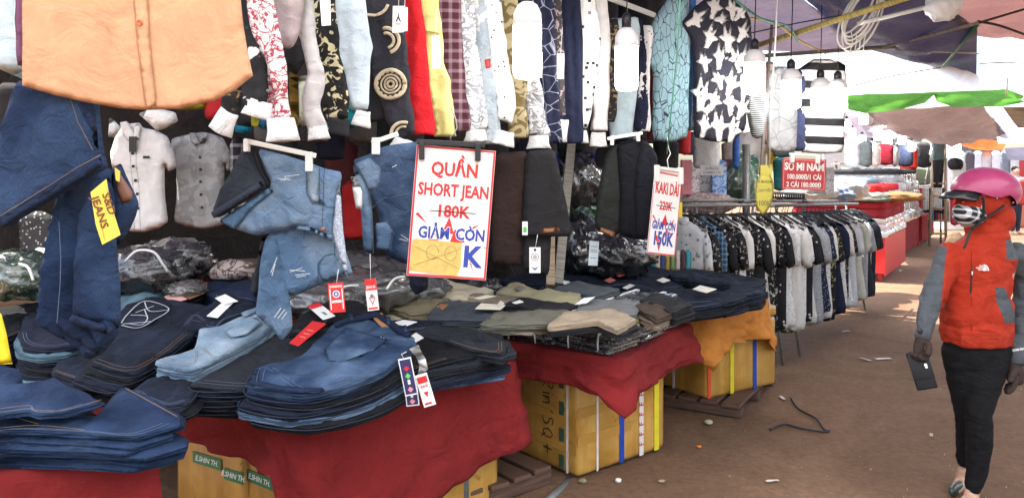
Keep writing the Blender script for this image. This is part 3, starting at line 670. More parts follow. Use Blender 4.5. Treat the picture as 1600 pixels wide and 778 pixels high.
f2 = folds(.012, 16, 5, .012)
garment('upper_shorts', [(404, 232), (450, 243), (491, 256), (512, 264), (534, 268), (536, 276), (530, 330), (526, 374), (513, 370), (499, 361), (480, 356), (461, 357), (429, 363), (405, 368), (375, 358), (352, 342), (390, 315), (429, 291)], pl, MID, .06, sh, .018, f2, .02)
garment('folded_cuff', [(394, 228), (403, 240), (408, 258), (426, 290), (392, 314), (351, 340), (343, 328), (354, 298), (368, 274), (380, 250)], pl, denim((.020, .025, .036), .5), .05, sh, .018, folds(.006), .055)
garment('hem', [(427, 290), (392, 314), (351, 340), (345, 330), (388, 303), (422, 282)], pl, denim((.022, .03, .045), .4), .012, sh, .012, None, .084)
garment('leg_edge', [(429, 293), (438, 298), (402, 326), (378, 358), (352, 343), (392, 318)], pl, denim((.06, .12, .2), .8), .012, sh, .014, None, .058)
garment('lining', [(533, 284), (538, 300), (541, 350), (547, 400), (550, 436), (541, 415), (532, 385), (524, 366)], pl, pattern('squares', (.40, .46, .55), (.72, .75, .8), 150, .30), .01, sh, .012, None, .045)
garment('front_pocket', [(488, 262), (503, 262), (507, 280), (505, 306), (518, 320), (497, 316), (488, 300)], pl, LIGHT, .010, sh, .014, f2, .051)
garment('front_pocket', [(498, 428), (497, 412), (507, 400), (524, 396), (532, 410), (540, 428), (505, 440)], pl, denim((.07, .14, .23), .9, (.24, .35, .46)), .010, sh, .014, f1, .006)
garment('waistband', [(461, 357), (499, 361), (513, 369), (528, 374), (529, 366), (512, 361), (497, 353), (461, 350)], pl, denim((.10, .17, .26), .8), .014, sh, .012, f2, .052)
ribbon([[(486, 262), (487, 300), (496, 317), (530, 324)], [(507, 262), (508, 318)], [(514, 262), (512, 368)], [(498, 362), (462, 352), (430, 358), (405, 364)], [(406, 238), (415, 262), (428, 288)]], pl, .051, .0022, .002, f2).make('stitching', cloth((.035, .06, .10), .8), sh)
ribbon([[(498, 440), (496, 412), (508, 399), (524, 396)], [(524, 372), (524, 400), (534, 430)], [(548, 430), (499, 442), (462, 458)], [(478, 362), (476, 372)]], pl, .006, .0022, .002, f1).make('stitching', cloth((.035, .06, .10), .8), sh)
WORN = cloth((.72, .78, .82))
ribbon([[(452, 276), (476, 273)], [(442, 279), (462, 281)], [(446, 282), (460, 278)], [(455, 275), (452, 283)]], pl, .05, .0026, .003, f2).make('worn_thread', WORN, sh)
ribbon([[(455, 421), (478, 423)], [(463, 429), (486, 427)], [(465, 432), (480, 430)], [(456, 424), (474, 418)]], pl, .006, .0026, .003, f1).make('worn_thread', WORN, sh)
ribbon([[(430, 424), (440, 400)], [(432, 428), (437, 410)], [(436, 492), (446, 478)], [(441, 494), (452, 480)], [(447, 495), (455, 484)]], pl, .04, .003, .004).make('worn_thread', WORN, sh)
u, v = pl.uv(514, 356); O, U, W, Nn = pl.frame(.058 + f2(u, v)); MB().lathe(O + U * u + W * v, [(.008, 0), (.008, .002), (.004, .004)], 12, (U, W, Nn)).make('button', plain((.35, .14, .06), .4, .6), sh, True)
u, v = pl.uv(501, 442); MB().lathe(pl.at(501, 442, .01), [(.004, 0), (.004, .002), (.002, .003)], 10, (U, W, Nn)).make('rivet', BLACK_P, sh)
clip_hanger('white plastic clip hanger holding the mid blue denim shorts', pl, (392, 221), (502, 244), [(397, 219, 238, .018), (492, 238, 268, .022)], off=.06)
# --- second denim shorts behind the sign
pl = Plane(600, 3.12, .0); f1 = folds(.010, 20, 3, .010)
s2 = thing('denim_shorts', pl.at(600, 460), 'darker blue denim shorts half hidden behind the large price sign', 'shorts')
garment('upper_part', [(552, 250), (575, 242), (602, 228), (660, 220), (720, 240), (720, 390), (660, 415), (630, 412), (604, 400), (590, 330), (570, 290), (556, 265)], pl, BLUE, .06, s2, .02, f1)
garment('fly_edge', [(553, 258), (562, 262), (578, 290), (584, 330), (586, 370), (583, 394), (576, 397), (570, 385), (566, 330), (560, 290)], pl, MID, .03, s2, .016, None, .03)
garment('leg', [(636, 400), (668, 420), (669, 452), (650, 461), (640, 448)], pl, NAVY, .05, s2, .016, folds(.006), .0)
garment('coin_pocket', [(558, 256), (580, 246), (597, 262), (596, 290), (580, 300), (570, 278)], pl, MID, .01, s2, .014, f1, .031)
garment('coin_pocket', [(588, 348), (606, 346), (616, 360), (612, 390), (590, 388)], pl, MID, .01, s2, .014, f1, .031)
ribbon([[(560, 262), (576, 290), (584, 330), (586, 394)], [(584, 324), (600, 310), (640, 302)], [(606, 346), (617, 362), (612, 390)], [(597, 255), (598, 288), (580, 300)], [(572, 262), (584, 318)]], pl, .031, .0022, .003, f1).make('stitching', STITCHB, s2)
ribbon([[(628, 366), (640, 374)], [(626, 372), (638, 376)], [(615, 262), (622, 258)]], pl, .031, .0026, .004, f1).make('worn_thread', WORN, s2)
clip_hanger('white clip hanger at the top of the darker blue denim shorts', pl, (584, 224), (625, 210), [(591, 216, 242, .03)], off=.05)
o = garment('price_card', [(548, 276), (556, 276), (566, 300), (566, 326), (556, 326)], Plane(556, 3.06), WHITE_P, .002, None, .02, None, 0, 0); tag(o, 'blank white card tucked in the fly of the darker denim shorts', 'card')
# --- hang tags of printed card
RED_T = plain((.72, .035, .035), .4, name='red_card', bs=0, var=.05)
def hang_tag(label, pl, q, base, face, string=None, name='hang_tag', cat='tag'):
    """q: 4 pixels (tl, tr, br, bl); face(frame, width, height, parent) prints on it"""
    A, B, C, D = [pl.at(*p, .01) for p in q]; t_ = thing(name, D, label, cat)
    U = (B - A).normalized(); W = (A - D); W = (W - U * W.dot(U)).normalized(); Nn = U.cross(W)
    if Nn.y > 0: Nn = -Nn
    O = (A + B + C + D) / 4; wd = ((B - A).length + (C - D).length) / 2; hh = ((A - D).length + (B - C).length) / 2
    fr = (O, U, W, Nn); card(fr, -wd / 2, -hh / 2, wd / 2, hh / 2, .0016, base, 'tag_card', t_)
    if face: face(fr, wd, hh, t_)
    if string: MB().tube([pl.at(*p, .012) for p in string], .0012, 5).make('string', WHITE_P, t_, True)
    return t_
def disc(fr, u, v, r, mat, par, name='emblem', lift=.002, ri=0, n=24):
    O, U, W, Nn = fr; o = [(u + r * math.cos(6.2832 * k / n), v + r * math.sin(6.2832 * k / n)) for k in range(n)]
    return poly_card(fr, o, .0005, mat, name, par, lift)
def face_redtag(fr, w_, h, p):
    card(fr, -w_ * .42, -h * .40, -w_ * .36, h * .30, .0005, WHITE_P, 'border_line', p, .002); card(fr, w_ * .36, -h * .40, w_ * .42, h * .30, .0005, WHITE_P, 'border_line', p, .002)
    disc(fr, 0, h * .12, w_ * .24, WHITE_P, p); disc(fr, 0, h * .12, w_ * .17, BLUE_P, p, 'emblem', .0026); disc(fr, 0, h * .12, w_ * .08, WHITE_P, p, 'emblem', .0032)
    card(fr, -w_ * .3, -h * .17, w_ * .3, -h * .09, .0005, WHITE_P, 'print_line', p, .002); card(fr, -w_ * .42, h * .34, w_ * .42, h * .42, .0005, plain((.85, .45, .4), .5), 'print_line', p, .002)
def face_jeans(fr, w_, h, p):
    card(fr, -w_ / 2, h * .14, w_ / 2, h / 2, .0005, RED_T, 'print_block', p, .0018); text('JEANS', fr, 0, h * .24, w_ * .36, WHITE_P, p, 'lettering', .02, .85, 0, .0026)
    poly_card(fr, [(-w_ * .3, -h * .08), (w_ * .3, -h * .08), (0, -h * .34)], .0005, RED_T, 'emblem', p, .002); poly_card(fr, [(-w_ * .2, -h * .11), (w_ * .2, -h * .11), (0, -h * .27)], .0005, WHITE_P, 'emblem', p, .0026)
    disc(fr, 0, -h * .04, w_ * .16, plain((.25, .2, .22), .5), p); card(fr, -w_ * .4, -h * .46, w_ * .4, -h * .40, .0005, RED_T, 'print_line', p, .002)
pl = Plane(525, 2.84); hang_tag('red hang tag with a round emblem below the mid blue shorts', pl, [(514, 442), (538, 440), (540, 486), (516, 488)], RED_T, face_redtag, [(530, 420), (527, 441)])
pl = Plane(580, 2.96); hang_tag('red and white hang tag on a string under the darker denim shorts', pl, [(570, 436), (588, 434), (593, 482), (576, 486)], WHITE_P, face_jeans, [(579, 396), (580, 436)])

# --- large price sign on its black clip hanger
SIGN_W = plain((.80, .79, .77), .35, name='sign_board', var=.03, bs=.03, scale=5)
def sign(label, pl, corners, size_wh):
    """corners tl, tr, br, bl in pixels; returns (root, frame, w, h) with origin in the middle"""
    q = [pl.uv(*c) for c in corners]; cu = sum(p[0] for p in q) / 4; cv = sum(p[1] for p in q) / 4
    w_ = (q[1][0] - q[0][0] + q[2][0] - q[3][0]) / 2; h = (q[0][1] - q[3][1] + q[1][1] - q[2][1]) / 2
    rot = math.atan2(q[1][1] - q[0][1] + q[2][1] - q[3][1], 2 * w_)
    U = pl.U * math.cos(rot) + pl.W * math.sin(rot); W = pl.W * math.cos(rot) - pl.U * math.sin(rot); O = pl.O + pl.U * cu + pl.W * cv
    return thing('price_sign', O - W * h / 2, label, 'sign'), (O, U, W, pl.N), w_, h
pl = Plane(705, 2.85, .12)
sg, fr, w_, h = sign('large white price sign for short jeans with a red border', pl, [(643, 228), (768, 234), (766, 440), (643, 428)], None)
card(fr, -w_ / 2, -h / 2, w_ / 2, h / 2, .003, SIGN_W, 'board', sg)
bw = .008
for r4 in ((-w_ / 2 + .001, h / 2 - bw, w_ / 2 - .001, h / 2 - .001), (-w_ / 2 + .001, -h / 2 + .001, w_ / 2 - .001, -h / 2 + bw), (-w_ / 2 + .001, -h / 2 + bw, -w_ / 2 + bw, h / 2 - bw), (w_ / 2 - bw, -h / 2 + bw, w_ / 2 - .001, h / 2 - bw)):
    card(fr, *r4, .0006, RED_P, 'red_border', sg, .003)
L_ = .0036
text('QUẦN', fr, 0, h * .325, .068, RED_P, sg, 'lettering', .034, .84, 0, L_)
text('SHORT JEAN', fr, .002, h * .165, .062, RED_P, sg, 'lettering', .034, .73, 0, L_)
text('180K', fr, .004, h * .005, .060, RED_P, sg, 'lettering', .036, .93, 0, L_); card(fr, -w_ * .28, h * .003, w_ * .31, h * .010, .0004, BLACK_P, 'strike_line', sg, .0046)
for tri in ([(-.45, -.03), (-.42, -.01), (-.29, -.10)], [(-.02, -.03), (.05, -.16), (-.11, -.17)], [(.37, -.08), (.22, -.14), (.30, -.09)], [(.06, -.12), (.2, -.22), (.0, -.24)], [(.22, -.29), (.34, -.46), (.26, -.30)], [(-.2, -.14), (-.30, -.26), (-.12, -.25)]):
    poly_card(fr, [(a * w_, b_ * h) for a, b_ in tri], .0004, RED_P, 'star_point', sg, .0031)
for s_, u in (('GIẢM', -.20), ('CÒN', .26)):
    text(s_, fr, u * w_, -.165 * h, .058, WHITE_P, sg, 'lettering_outline', .075, .80, 0, L_); text(s_, fr, u * w_, -.165 * h, .058, BLUE_P, sg, 'lettering', .034, .80, 0, L_ + .0007)
text('K', fr, .30 * w_, -.335 * h, .105, WHITE_P, sg, 'lettering_outline', .06, .95, 0, L_); text('K', fr, .30 * w_, -.335 * h, .105, BLUE_P, sg, 'lettering', .035, .95, 0, L_ + .0007)
card(fr, .44 * w_, -.255 * h, .47 * w_, -.25 * h, .0004, BLACK_P, 'strike_line', sg, .0046)
tp = plain((.60, .44, .13), .22, name='aged_tape', var=.18, scale=40, coat=.6)
poly_card(fr, [(-.46 * w_, -.225 * h), (-.42 * w_, -.215 * h), (.16 * w_, -.225 * h), (.17 * w_, -.40 * h), (.13 * w_, -.485 * h), (-.47 * w_, -.46 * h)], .0008, tp, 'tape_patch', sg, .0052)
for cx_ in (-.20, .03):
    O, U, W, Nn = fr; pts = [O + U * (cx_ * w_ + .022 * math.cos(a * .45)) + W * (-.31 * h + .026 * math.sin(a * .45)) + Nn * .0062 for a in range(14)]; MB().tube(pts, .0012, 4).make('crossed_digit', plain((.33, .24, .09), .5), sg)
for sgn in (-1, 1): MB().tube([fr[0] + fr[1] * (-.43 * w_) + fr[2] * (-.345 * h - sgn * .035) + fr[3] * .0062, fr[0] + fr[1] * (.14 * w_) + fr[2] * (-.345 * h + sgn * .035) + fr[3] * .0062], .0016, 4).make('tape_crease', plain((.45, .32, .09), .4), sg)
ch = clip_hanger('black clip hanger carrying the large white price sign', pl, (651, 222), (757, 227), [(659, 222, 250, .02), (746, 224, 252, .02)], BLACK_P, [(704, 222), (704, 214), (709, 210), (714, 200), (712, 188), (705, 170)], .009, .012)

# --- trousers on display in the middle
pl = Plane(830, 4.0, .0); f1 = folds(.008, 14, 0, .008)
tr = thing('hanging_trousers', pl.at(820, 420), 'brown and charcoal trousers hung folded right of the large price sign', 'trousers')
CHAR = cloth((.021, .020, .022)); BRN = cloth((.032, .018, .015)); DKB = cloth((.008, .009, .013))
garment('brown_leg', [(769, 240), (795, 238), (824, 236), (822, 300), (819, 360), (817, 416), (795, 414), (768, 411)], pl, BRN, .05, tr, .025, f1)
garment('lower_leg', [(815, 360), (862, 360), (858, 430), (838, 428), (814, 418)], pl, CHAR, .04, tr, .025, f1, .0)
garment('charcoal_leg', [(822, 236), (866, 234), (874, 268), (882, 305), (893, 360), (889, 367), (850, 368), (817, 366), (818, 300)], pl, CHAR, .05, tr, .025, f1, .03)
garment('waistband', [(817, 352), (850, 354), (891, 351), (893, 361), (889, 368), (850, 369), (816, 367)], pl, CHAR, .012, tr, .02, f1, .055)
garment('leather_patch', [(845, 356), (873, 354), (873, 361), (845, 364)], pl, LEATHER, .006, tr, .015, f1, .064)
ribbon([[(838, 333), (855, 331), (874, 327)]], pl, .056, .004, .002, f1).make('pocket_slit', BLACK_P, tr)
def face_card(fr, w_, h, p):
    disc(fr, 0, h * .12, w_ * .34, BLACK_P, p); disc(fr, 0, h * .12, w_ * .30, WHITE_P, p, 'emblem', .0026); disc(fr, 0, h * .12, w_ * .2, plain((.45, .45, .45), .5), p, 'emblem', .0032); disc(fr, 0, h * .4, w_ * .12, BLACK_P, p)
    poly_card(fr, [(-w_ * .35, -h * .25), (0, -h * .4), (w_ * .35, -h * .25), (0, -h * .32)], .0005, BLUE_P, 'emblem', p, .002)
hang_tag('white hang tag with a round dark emblem on the charcoal trousers', Plane(836, 3.9), [(827, 386), (844, 386), (845, 425), (827, 427)], WHITE_P, face_card, [(840, 366), (836, 388)])
hang_tag('small white tag with a green mark at the charcoal waistband', Plane(820, 3.92), [(815, 346), (823, 346), (826, 367), (817, 367)], WHITE_P, lambda fr, w_, h, p: card(fr, -w_ * .3, -h * .3, w_ * .3, h * .1, .0005, plain((.1, .5, .1), .4), 'print_block', p, .002))
pl = Plane(975, 4.5, .0); f1 = folds(.012, 16, 0, .010)
t2_ = thing('hanging_trousers', pl.at(980, 400), 'black and olive trousers hung folded left of the narrow price sign', 'trousers')
garment('olive_leg', [(946, 240), (962, 226), (975, 224), (975, 300), (970, 362), (958, 371), (928, 358), (934, 300)], pl, cloth((.024, .027, .024)), .05, t2_, .025, f1)
garment('black_leg', [(962, 226), (985, 218), (1008, 220), (1021, 236), (1024, 262), (1018, 310), (1005, 374), (985, 372), (966, 366), (968, 300)], pl, DKB, .06, t2_, .025, f1, .03)
garment('outer_leg', [(1002, 226), (1014, 228), (1024, 245), (1022, 310), (1007, 372), (990, 371), (988, 300), (992, 250)], pl, cloth((.010, .011, .017)), .05, t2_, .025, f1, .06)
garment('leather_patch', [(936, 354), (960, 362), (959, 371), (937, 362)], pl, LEATHER, .006, t2_, .015, f1, .03)
clip_hanger('frosted clip hanger at the top of the black and olive trousers', pl, (946, 218), (1000, 209), [(953, 214, 228, .02), (993, 208, 222, .02)], off=.09)
hang_tag('pale blue white hang tag among the dark trousers by the stakes', Plane(927, 4.6), [(920, 376), (935, 377), (934, 415), (920, 414)], plain((.62, .70, .74), .5), lambda fr, w_, h, p: [card(fr, -w_ * .36, k * h, w_ * .36, (k + .02) * h, .0005, BLACK_P, 'print_line', p, .002) for k in (-.2, .05, .12, .27)])
# wooden stakes
for q, lb, wd, mt in (([(861, 300, 4.9), (863, 380, 4.7), (860, 446, 4.55)], 'short tan wooden stake standing right of the charcoal trousers', .05, WOODT), ([(896, 190, 5.2), (886, 310, 4.95), (872, 444, 4.6)], 'long grey wooden stake leaning behind the charcoal trousers', .055, WOODG)):
    b_ = MB(); p = [P(*a) for a in q]; D = (p[2] - p[0]).normalized(); Xv = Vector((0, 1, 0)).cross(D).normalized(); b_.box((p[0] + p[2]) / 2, wd, .035, (p[2] - p[0]).length, (Xv, D.cross(Xv), D), .004); tag(b_.make('wooden_stake', mt), lb, 'stake')
# --- narrow price sign
pl = Plane(1040, 4.2, .75)
sg, fr, w_, h = sign('narrow white price sign for long khaki trousers', pl, [(1020, 263), (1064, 268), (1056, 403), (1013, 394)], None)
card(fr, -w_ / 2, -h / 2, w_ / 2, h / 2, .003, SIGN_W, 'board', sg)
for r4 in ((-w_ * .36, h * .445, w_ * .36, h * .462), (-w_ / 2 + .001, -h / 2 + .001, w_ / 2 - .001, -h / 2 + .008), (-w_ / 2 + .001, -h / 2 + .008, -w_ / 2 + .005, h * .3), (w_ / 2 - .005, -h / 2 + .008, w_ / 2 - .001, h * .44)):
    card(fr, *r4, .0006, RED_P, 'red_border', sg, .003)
text('KAKI DÀI', fr, 0, h * .27, .085, RED_P, sg, 'lettering', .03, .52, 0, L_)
text('220K', fr, 0, h * .07, .062, RED_P, sg, 'lettering', .03, .72, 0, L_); card(fr, -w_ * .35, h * .062, w_ * .35, h * .070, .0004, BLACK_P, 'strike_line', sg, .0046)
for tri in ([(-.45, -.06), (-.40, -.05), (-.2, -.16)], [(.02, -.02), (.14, -.15), (-.12, -.16)], [(.36, -.06), (.2, -.14), (.28, -.15)], [(-.3, -.27), (-.1, -.46), (0, -.30)], [(.1, -.2), (.3, -.24), (.0, -.3)]):
    poly_card(fr, [(a * w_, b_ * h) for a, b_ in tri], .0004, RED_P, 'star_point', sg, .0031)
text('GIẢM CÒN', fr, 0, -.165 * h, .058, BLUE_P, sg, 'lettering', .028, .62, 0, L_ + .0007)
text('150K', fr, 0, -.32 * h, .100, WHITE_P, sg, 'lettering_outline', .05, .74, 0, L_); text('150K', fr, 0, -.32 * h, .100, BLUE_P, sg, 'lettering', .034, .74, 0, L_ + .0007)
clip_hanger('white clip hanger carrying the narrow price sign', pl, (1022, 262), (1063, 267), [(1023, 258, 284, .02), (1060, 262, 288, .02)], WHITE_PL, [(1042, 264), (1040, 250), (1045, 240), (1042, 232), (1040, 215)], .008, .012)

# ================================================================== FOLDED CLOTHES ON THE TABLES
def G2(px, py, z0, Y0, k):
    """line of sight met by a surface rising by k per metre away from the camera"""
    Y = (H - z0 + k * Y0) / (k + (py - HY) / F); return Vector(((px - CX) / F * Y, Y, z0 + k * (Y - Y0)))
EDGEM = denim((.055, .075, .11), .8, (.16, .2, .26))
NTH = ['', 'second', 'third', 'fourth', 'fifth', 'sixth', 'seventh', 'eighth', 'ninth', 'tenth']
def stack(outl, z0, Y0, k, base, n, mats, top, rest=None, group=None, kindname='folded_jeans', cat='jeans', jit=.014, layers=3, s=.022, amp=.014):
    pts = [G2(*q, z0, Y0, k) for q in outl]; cx = sum(p.x for p in pts) / len(pts); cy = sum(p.y for p in pts) / len(pts); zc = z0 + k * (cy - Y0)
    loc_ = [(p.x - cx, p.y - cy) for p in pts]; t = (zc - base) / n; th = math.atan(k)
    V, Fc, uv = slab_data([(a, b_) for a, b_ in loc_], t * .97, s, layers, amp, min(.008, t * .2))
    o = mesh(kindname, V + np.array((cx, cy, zc)), Fc, mats[0], None, uv, True, None, Vector((cx, cy, zc))); o.rotation_euler = (th, 0, 0)
    tag(o, top, cat, group)
    def edge_line(par, rot):
        k_ = len(loc_); lo = min(range(k_), key=lambda i: loc_[i][1]); seq = [loc_[(lo + i) % k_] for i in range(-k_ // 4, k_ // 4 + 1)]
        if len(seq) < 3 or cat != 'jeans': return None
        b_ = MB(); b_.tube(smooth_path([Vector((a * 1.006, b__ * 1.006, -t * .36 + .004 * nz(a * 20, b__ * 20))) for a, b__ in seq], 5), .0016, 5)
        e = mesh('hem_edge', b_.V, b_.F, EDGEM, None, b_.U, True, None, (0, 0, 0)); e.parent = par; return e
    edge_line(o, None)
    if n > 1:
        V, Fc, uv = slab_data(loc_, t * .96, s * 1.3, layers, amp * .8, min(.008, t * .2)); proto = None
        for i in range(1, n):
            L = Vector((cx + rnd.uniform(-jit, jit) * 1.6, cy + rnd.uniform(-jit, jit) * 1.6, zc - i * t)); tl = th * (n - i) / n
            if n > 1 and proto is None: pass
            if proto is None:
                proto = mesh(kindname, V + np.array(L), Fc, mats[i % len(mats)], None, uv, True, None, L); c = proto
                tag(c, rest, cat, group); el = edge_line(c, None)
            else:
                c = copy(proto, L, 0, mats[i % len(mats)])
                if el: e2 = el.copy(); COL.objects.link(e2); e2.parent = c
            c['label'] = '%s pair from the top, %s' % (NTH[i], rest)
            c.rotation_euler = (tl, 0, rnd.uniform(-.08, .08))
            if i % 3 == 2: c.scale.x = -1; c.scale.y = 1
            if c.scale.x < 0: c.scale.x = 1; c.scale.y = rnd.uniform(.95, 1.03); c.scale.x = rnd.uniform(.97, 1.04)
    # doubled hem stitched along the near edge
    if cat == 'jeans':
        ccx = sum(q[0] for q in outl) / len(outl); ccy = sum(q[1] for q in outl) / len(outl); low = [q for q in outl if q[1] > ccy + 2]
        low.sort(key=lambda q: q[0])
        if len(low) > 2 and base > 0: onto(o, (z0, Y0, k), [[(ccx + (x - ccx) * f, ccy + (y - ccy) * f) for x, y in low] for f in (.90, .83)], .0011, STITCHB if rnd.random() < .6 else STITCH, 'hem_stitching', .007)
    return o, (z0, Y0, k)
def patch(o, sf, poly, mat, name, thick=.006, lift=.008, s=.016, fa=.004):
    """sewn-on piece (pocket, waistband, belt loop) lying on a folded garment"""
    z0, Y0, k = sf; pts = [G2(*q, z0, Y0, k) for q in poly]; c = sum(pts, Vector()) / len(pts); W = Vector((0, 1, k)).normalized(); Nn = Vector((0, -k, 1)).normalized()
    p = puff(name, [((q - c).x, (q - c).dot(W)) for q in pts], (c, Vector((1, 0, 0)), W, Nn), thick, mat, None, s, folds(.002, 30, 0, fa, 8), 0)
    V0 = p.location.copy(); p.location = V0 + Nn * lift; p.parent = o; p.matrix_parent_inverse = (Matrix.Translation(o.location) @ o.rotation_euler.to_matrix().to_4x4()).inverted(); return p
def onto(o, sf, lines, r, mat, name, lift=.006):
    """thin raised lines lying on the top of a stack"""
    z0, Y0, k = sf
    for ln in lines:
        b_ = MB(); pts = [G2(*q, z0 + lift, Y0, k) for q in ln]; b_.tube(smooth_path(pts, 4), r, 5, True, (Vector((0, 0, 1)), .5)); ob = b_.make(name, mat)
        # keep the piece in the frame of its (tilted) garment
        ob.parent = o; ob.matrix_parent_inverse = (Matrix.Translation(o.location) @ o.rotation_euler.to_matrix().to_4x4()).inverted(); ORG[ob.name] = ORG[o.name]
def onto_card(sf, q, mat, name, label, cat, par=None, lift=.012, bend=.0):
    z0, Y0, k = sf; pts = [G2(*p, z0 + lift, Y0, k) for p in q]; b_ = MB().prism(pts, (0, 0, .002)); o = b_.make(name, mat)
    if par is None: tag(o, label, cat)
    else: o.parent = par; o.matrix_parent_inverse = (Matrix.Translation(par.location) @ par.rotation_euler.to_matrix().to_4x4()).inverted()
    return o
def onto_text(sf, px, py, s_, size, mat, par, ang=0., lift=.016, nm='lettering', sx=1.):
    z0, Y0, k = sf; O = G2(px, py, z0 + lift, Y0, k); U = (G2(px + 10 * math.cos(ang), py + 10 * math.sin(ang), z0 + lift, Y0, k) - O).normalized(); Nn = Vector((0, -k, 1)).normalized(); W = Nn.cross(U)
    return text(s_, (O, U, W, Nn), 0, 0, size, mat, par, nm, .02, sx)
SAND = cloth((.60, .54, .39)); OLIVE = cloth((.20, .17, .105)); SLATE = cloth((.055, .065, .078)); OLG = cloth((.15, .145, .11)); BEIGE = cloth((.38, .30, .21)); GREYC = cloth((.17, .175, .175)); BLK = cloth((.018, .018, .020)); KHA = cloth((.37, .335, .20)); TAUPE = cloth((.26, .21, .155)); GRB = cloth((.075, .085, .095)); PALE = cloth((.36, .29, .23)); BROWNC = cloth((.075, .050, .036))
GJ = 'folded jeans piled on the stall tables'
# tall pile in the lower left corner
o, sf = stack([(-70, 690), (-60, 640), (150, 650), (190, 599), (240, 620), (280, 646), (278, 662), (215, 682), (132, 676), (0, 672)], .90, 2.3, .22, Z0, 8, [INDIGO, DBLUE, INDIGO, INDIGO], 'second indigo jeans from the top of the tall lower left pile', 'in the tall indigo pile at the lower left', GJ, jit=.02, s=.024)
onto(o, sf, [[(196, 606), (240, 630), (276, 650)], [(0, 668), (60, 664), (132, 671)], [(20, 650), (60, 662)]], .0016, STITCH, 'stitching')
o, sf = stack([(-60, 602), (0, 598), (45, 596), (85, 588), (110, 605), (160, 625), (145, 632), (100, 644), (60, 646), (45, 640), (0, 646), (-70, 655)], .965, 2.35, .22, .925, 1, [INDIGO], 'topmost short indigo jeans lying on the tall lower left pile', None, GJ, s=.02)
onto(o, sf, [[(0, 638), (45, 633), (50, 640)], [(50, 640), (100, 640), (158, 624)]], .0015, STITCH, 'stitching')
stack([(-60, 575), (0, 568), (25, 575), (35, 592), (0, 612), (-60, 620)], .93, 2.75, .1, ZT, 6, [INDIGO, NAVY], 'dark jeans under the ragged yellow card at the left edge', 'in the left edge pile under the yellow card', GJ)
# middle table, from the front corner to the back
S1 = [(386, 602), (400, 574), (470, 556), (522, 505), (592, 489), (648, 526), (646, 540), (598, 578), (540, 604), (470, 618)]
o, sf = stack(S1, .84, 2.80, .2, ZT, 6, [BLUE, DBLUE, BLACK, NAVY, MID, BLACK], 'faded blue jeans with a tan leather patch on the front corner pile', 'in the front corner pile under the faded blue pair', GJ, s=.022, jit=.012)
onto(o, sf, [[(512, 550), (516, 566), (530, 568), (562, 558)], [(545, 518), (575, 528), (600, 530)], [(600, 530), (640, 522)], [(540, 540), (536, 528)], [(398, 604), (440, 610), (470, 612), (505, 610), (545, 598)]], .0016, STITCHB, 'stitching')
onto(o, sf, [[(538, 545), (546, 530)], [(545, 556), (562, 545)], [(585, 540), (596, 526)], [(590, 541), (600, 528)], [(560, 520), (590, 533)]], .0022, WORN, 'worn_thread')
patch(o, sf, [(520, 508), (540, 500), (562, 495), (590, 491), (625, 513), (645, 524), (640, 532), (618, 522), (588, 500), (562, 504), (540, 509), (524, 516)], DBLUE, 'waistband', .010, .012)
patch(o, sf, [(508, 550), (540, 516), (574, 526), (606, 534), (584, 552), (556, 562), (530, 570), (514, 566)], denim((.026, .056, .125), .9, (.20, .30, .44)), 'back_pocket', .006, .012)
patch(o, sf, [(388, 602), (396, 580), (406, 578), (402, 596), (440, 606), (470, 608), (505, 608), (508, 614), (470, 617), (420, 611)], DBLUE, 'leg_hem', .008, .006)
for q in ((548, 499), (606, 503), (632, 517)): patch(o, sf, [(q[0] - 3, q[1] - 2), (q[0] + 3, q[1] - 3), (q[0] + 6, q[1] + 8), (q[0], q[1] + 9)], BLUE, 'belt_loop', .006, .018, .01)
onto_card(sf, [(578, 492), (596, 489), (612, 508), (600, 515)], plain((.42, .20, .08), .6), 'leather_patch', None, None, o, .009)
S1b = [(560, 562), (640, 514), (668, 503), (782, 520), (795, 542), (700, 562), (600, 588)]
o, sf = stack(S1b, .80, 3.05, .12, ZT, 5, [BLACK, GREYB, BLACK, NAVY, BLUE], 'black jeans spread over the right end of the middle table', 'in the right end pile of the middle table', GJ, s=.024, jit=.02, amp=.012)
o, sf = stack([(640, 520), (670, 508), (740, 512), (790, 535), (786, 552), (740, 545), (700, 532)], .835, 3.2, .12, .81, 1, [GREYB], 'charcoal jeans with a rumpled hem on top of the black pair', None, GJ, s=.02, amp=.016)
onto(o, sf, [[(650, 520), (700, 524), (750, 530), (780, 545)]], .002, BLACK_P, 'hem')
S2 = [(294, 602), (380, 554), (470, 498), (578, 490), (556, 512), (480, 560), (395, 592), (378, 608)]
o, sf = stack(S2, .83, 2.95, .2, ZT, 6, [GREYB, INK, BLUE, BLACK, NAVY, BLACK], 'washed charcoal jeans left of the faded blue front pile', 'in the pile under the washed charcoal pair', GJ, s=.024)
S2t = [(240, 563), (304, 544), (312, 512), (345, 507), (410, 478), (440, 484), (404, 522), (330, 560), (296, 575)]
o, sf = stack(S2t, .885, 3.0, .2, .845, 1, [LIGHT], 'light washed blue jeans laid over the middle piles', None, GJ, s=.02, amp=.010)
onto(o, sf, [[(380, 520), (400, 500), (424, 490)], [(385, 534), (408, 514)], [(246, 562), (275, 570), (297, 572)], [(352, 520), (362, 530)]], .0017, STITCHB, 'stitching')
patch(o, sf, [(376, 492), (412, 478), (438, 486), (424, 492), (404, 488), (382, 500)], denim((.15, .24, .33), .9, (.40, .5, .58)), 'waistband', .008, .010)
patch(o, sf, [(352, 520), (378, 502), (400, 500), (410, 508), (386, 526), (362, 530)], denim((.21, .31, .40), .9, (.5, .6, .67)), 'back_pocket', .005, .010)
onto_card(sf, [(418, 499), (423, 497), (424, 503), (420, 505)], RED_P, 'side_label', None, None, o, .010)
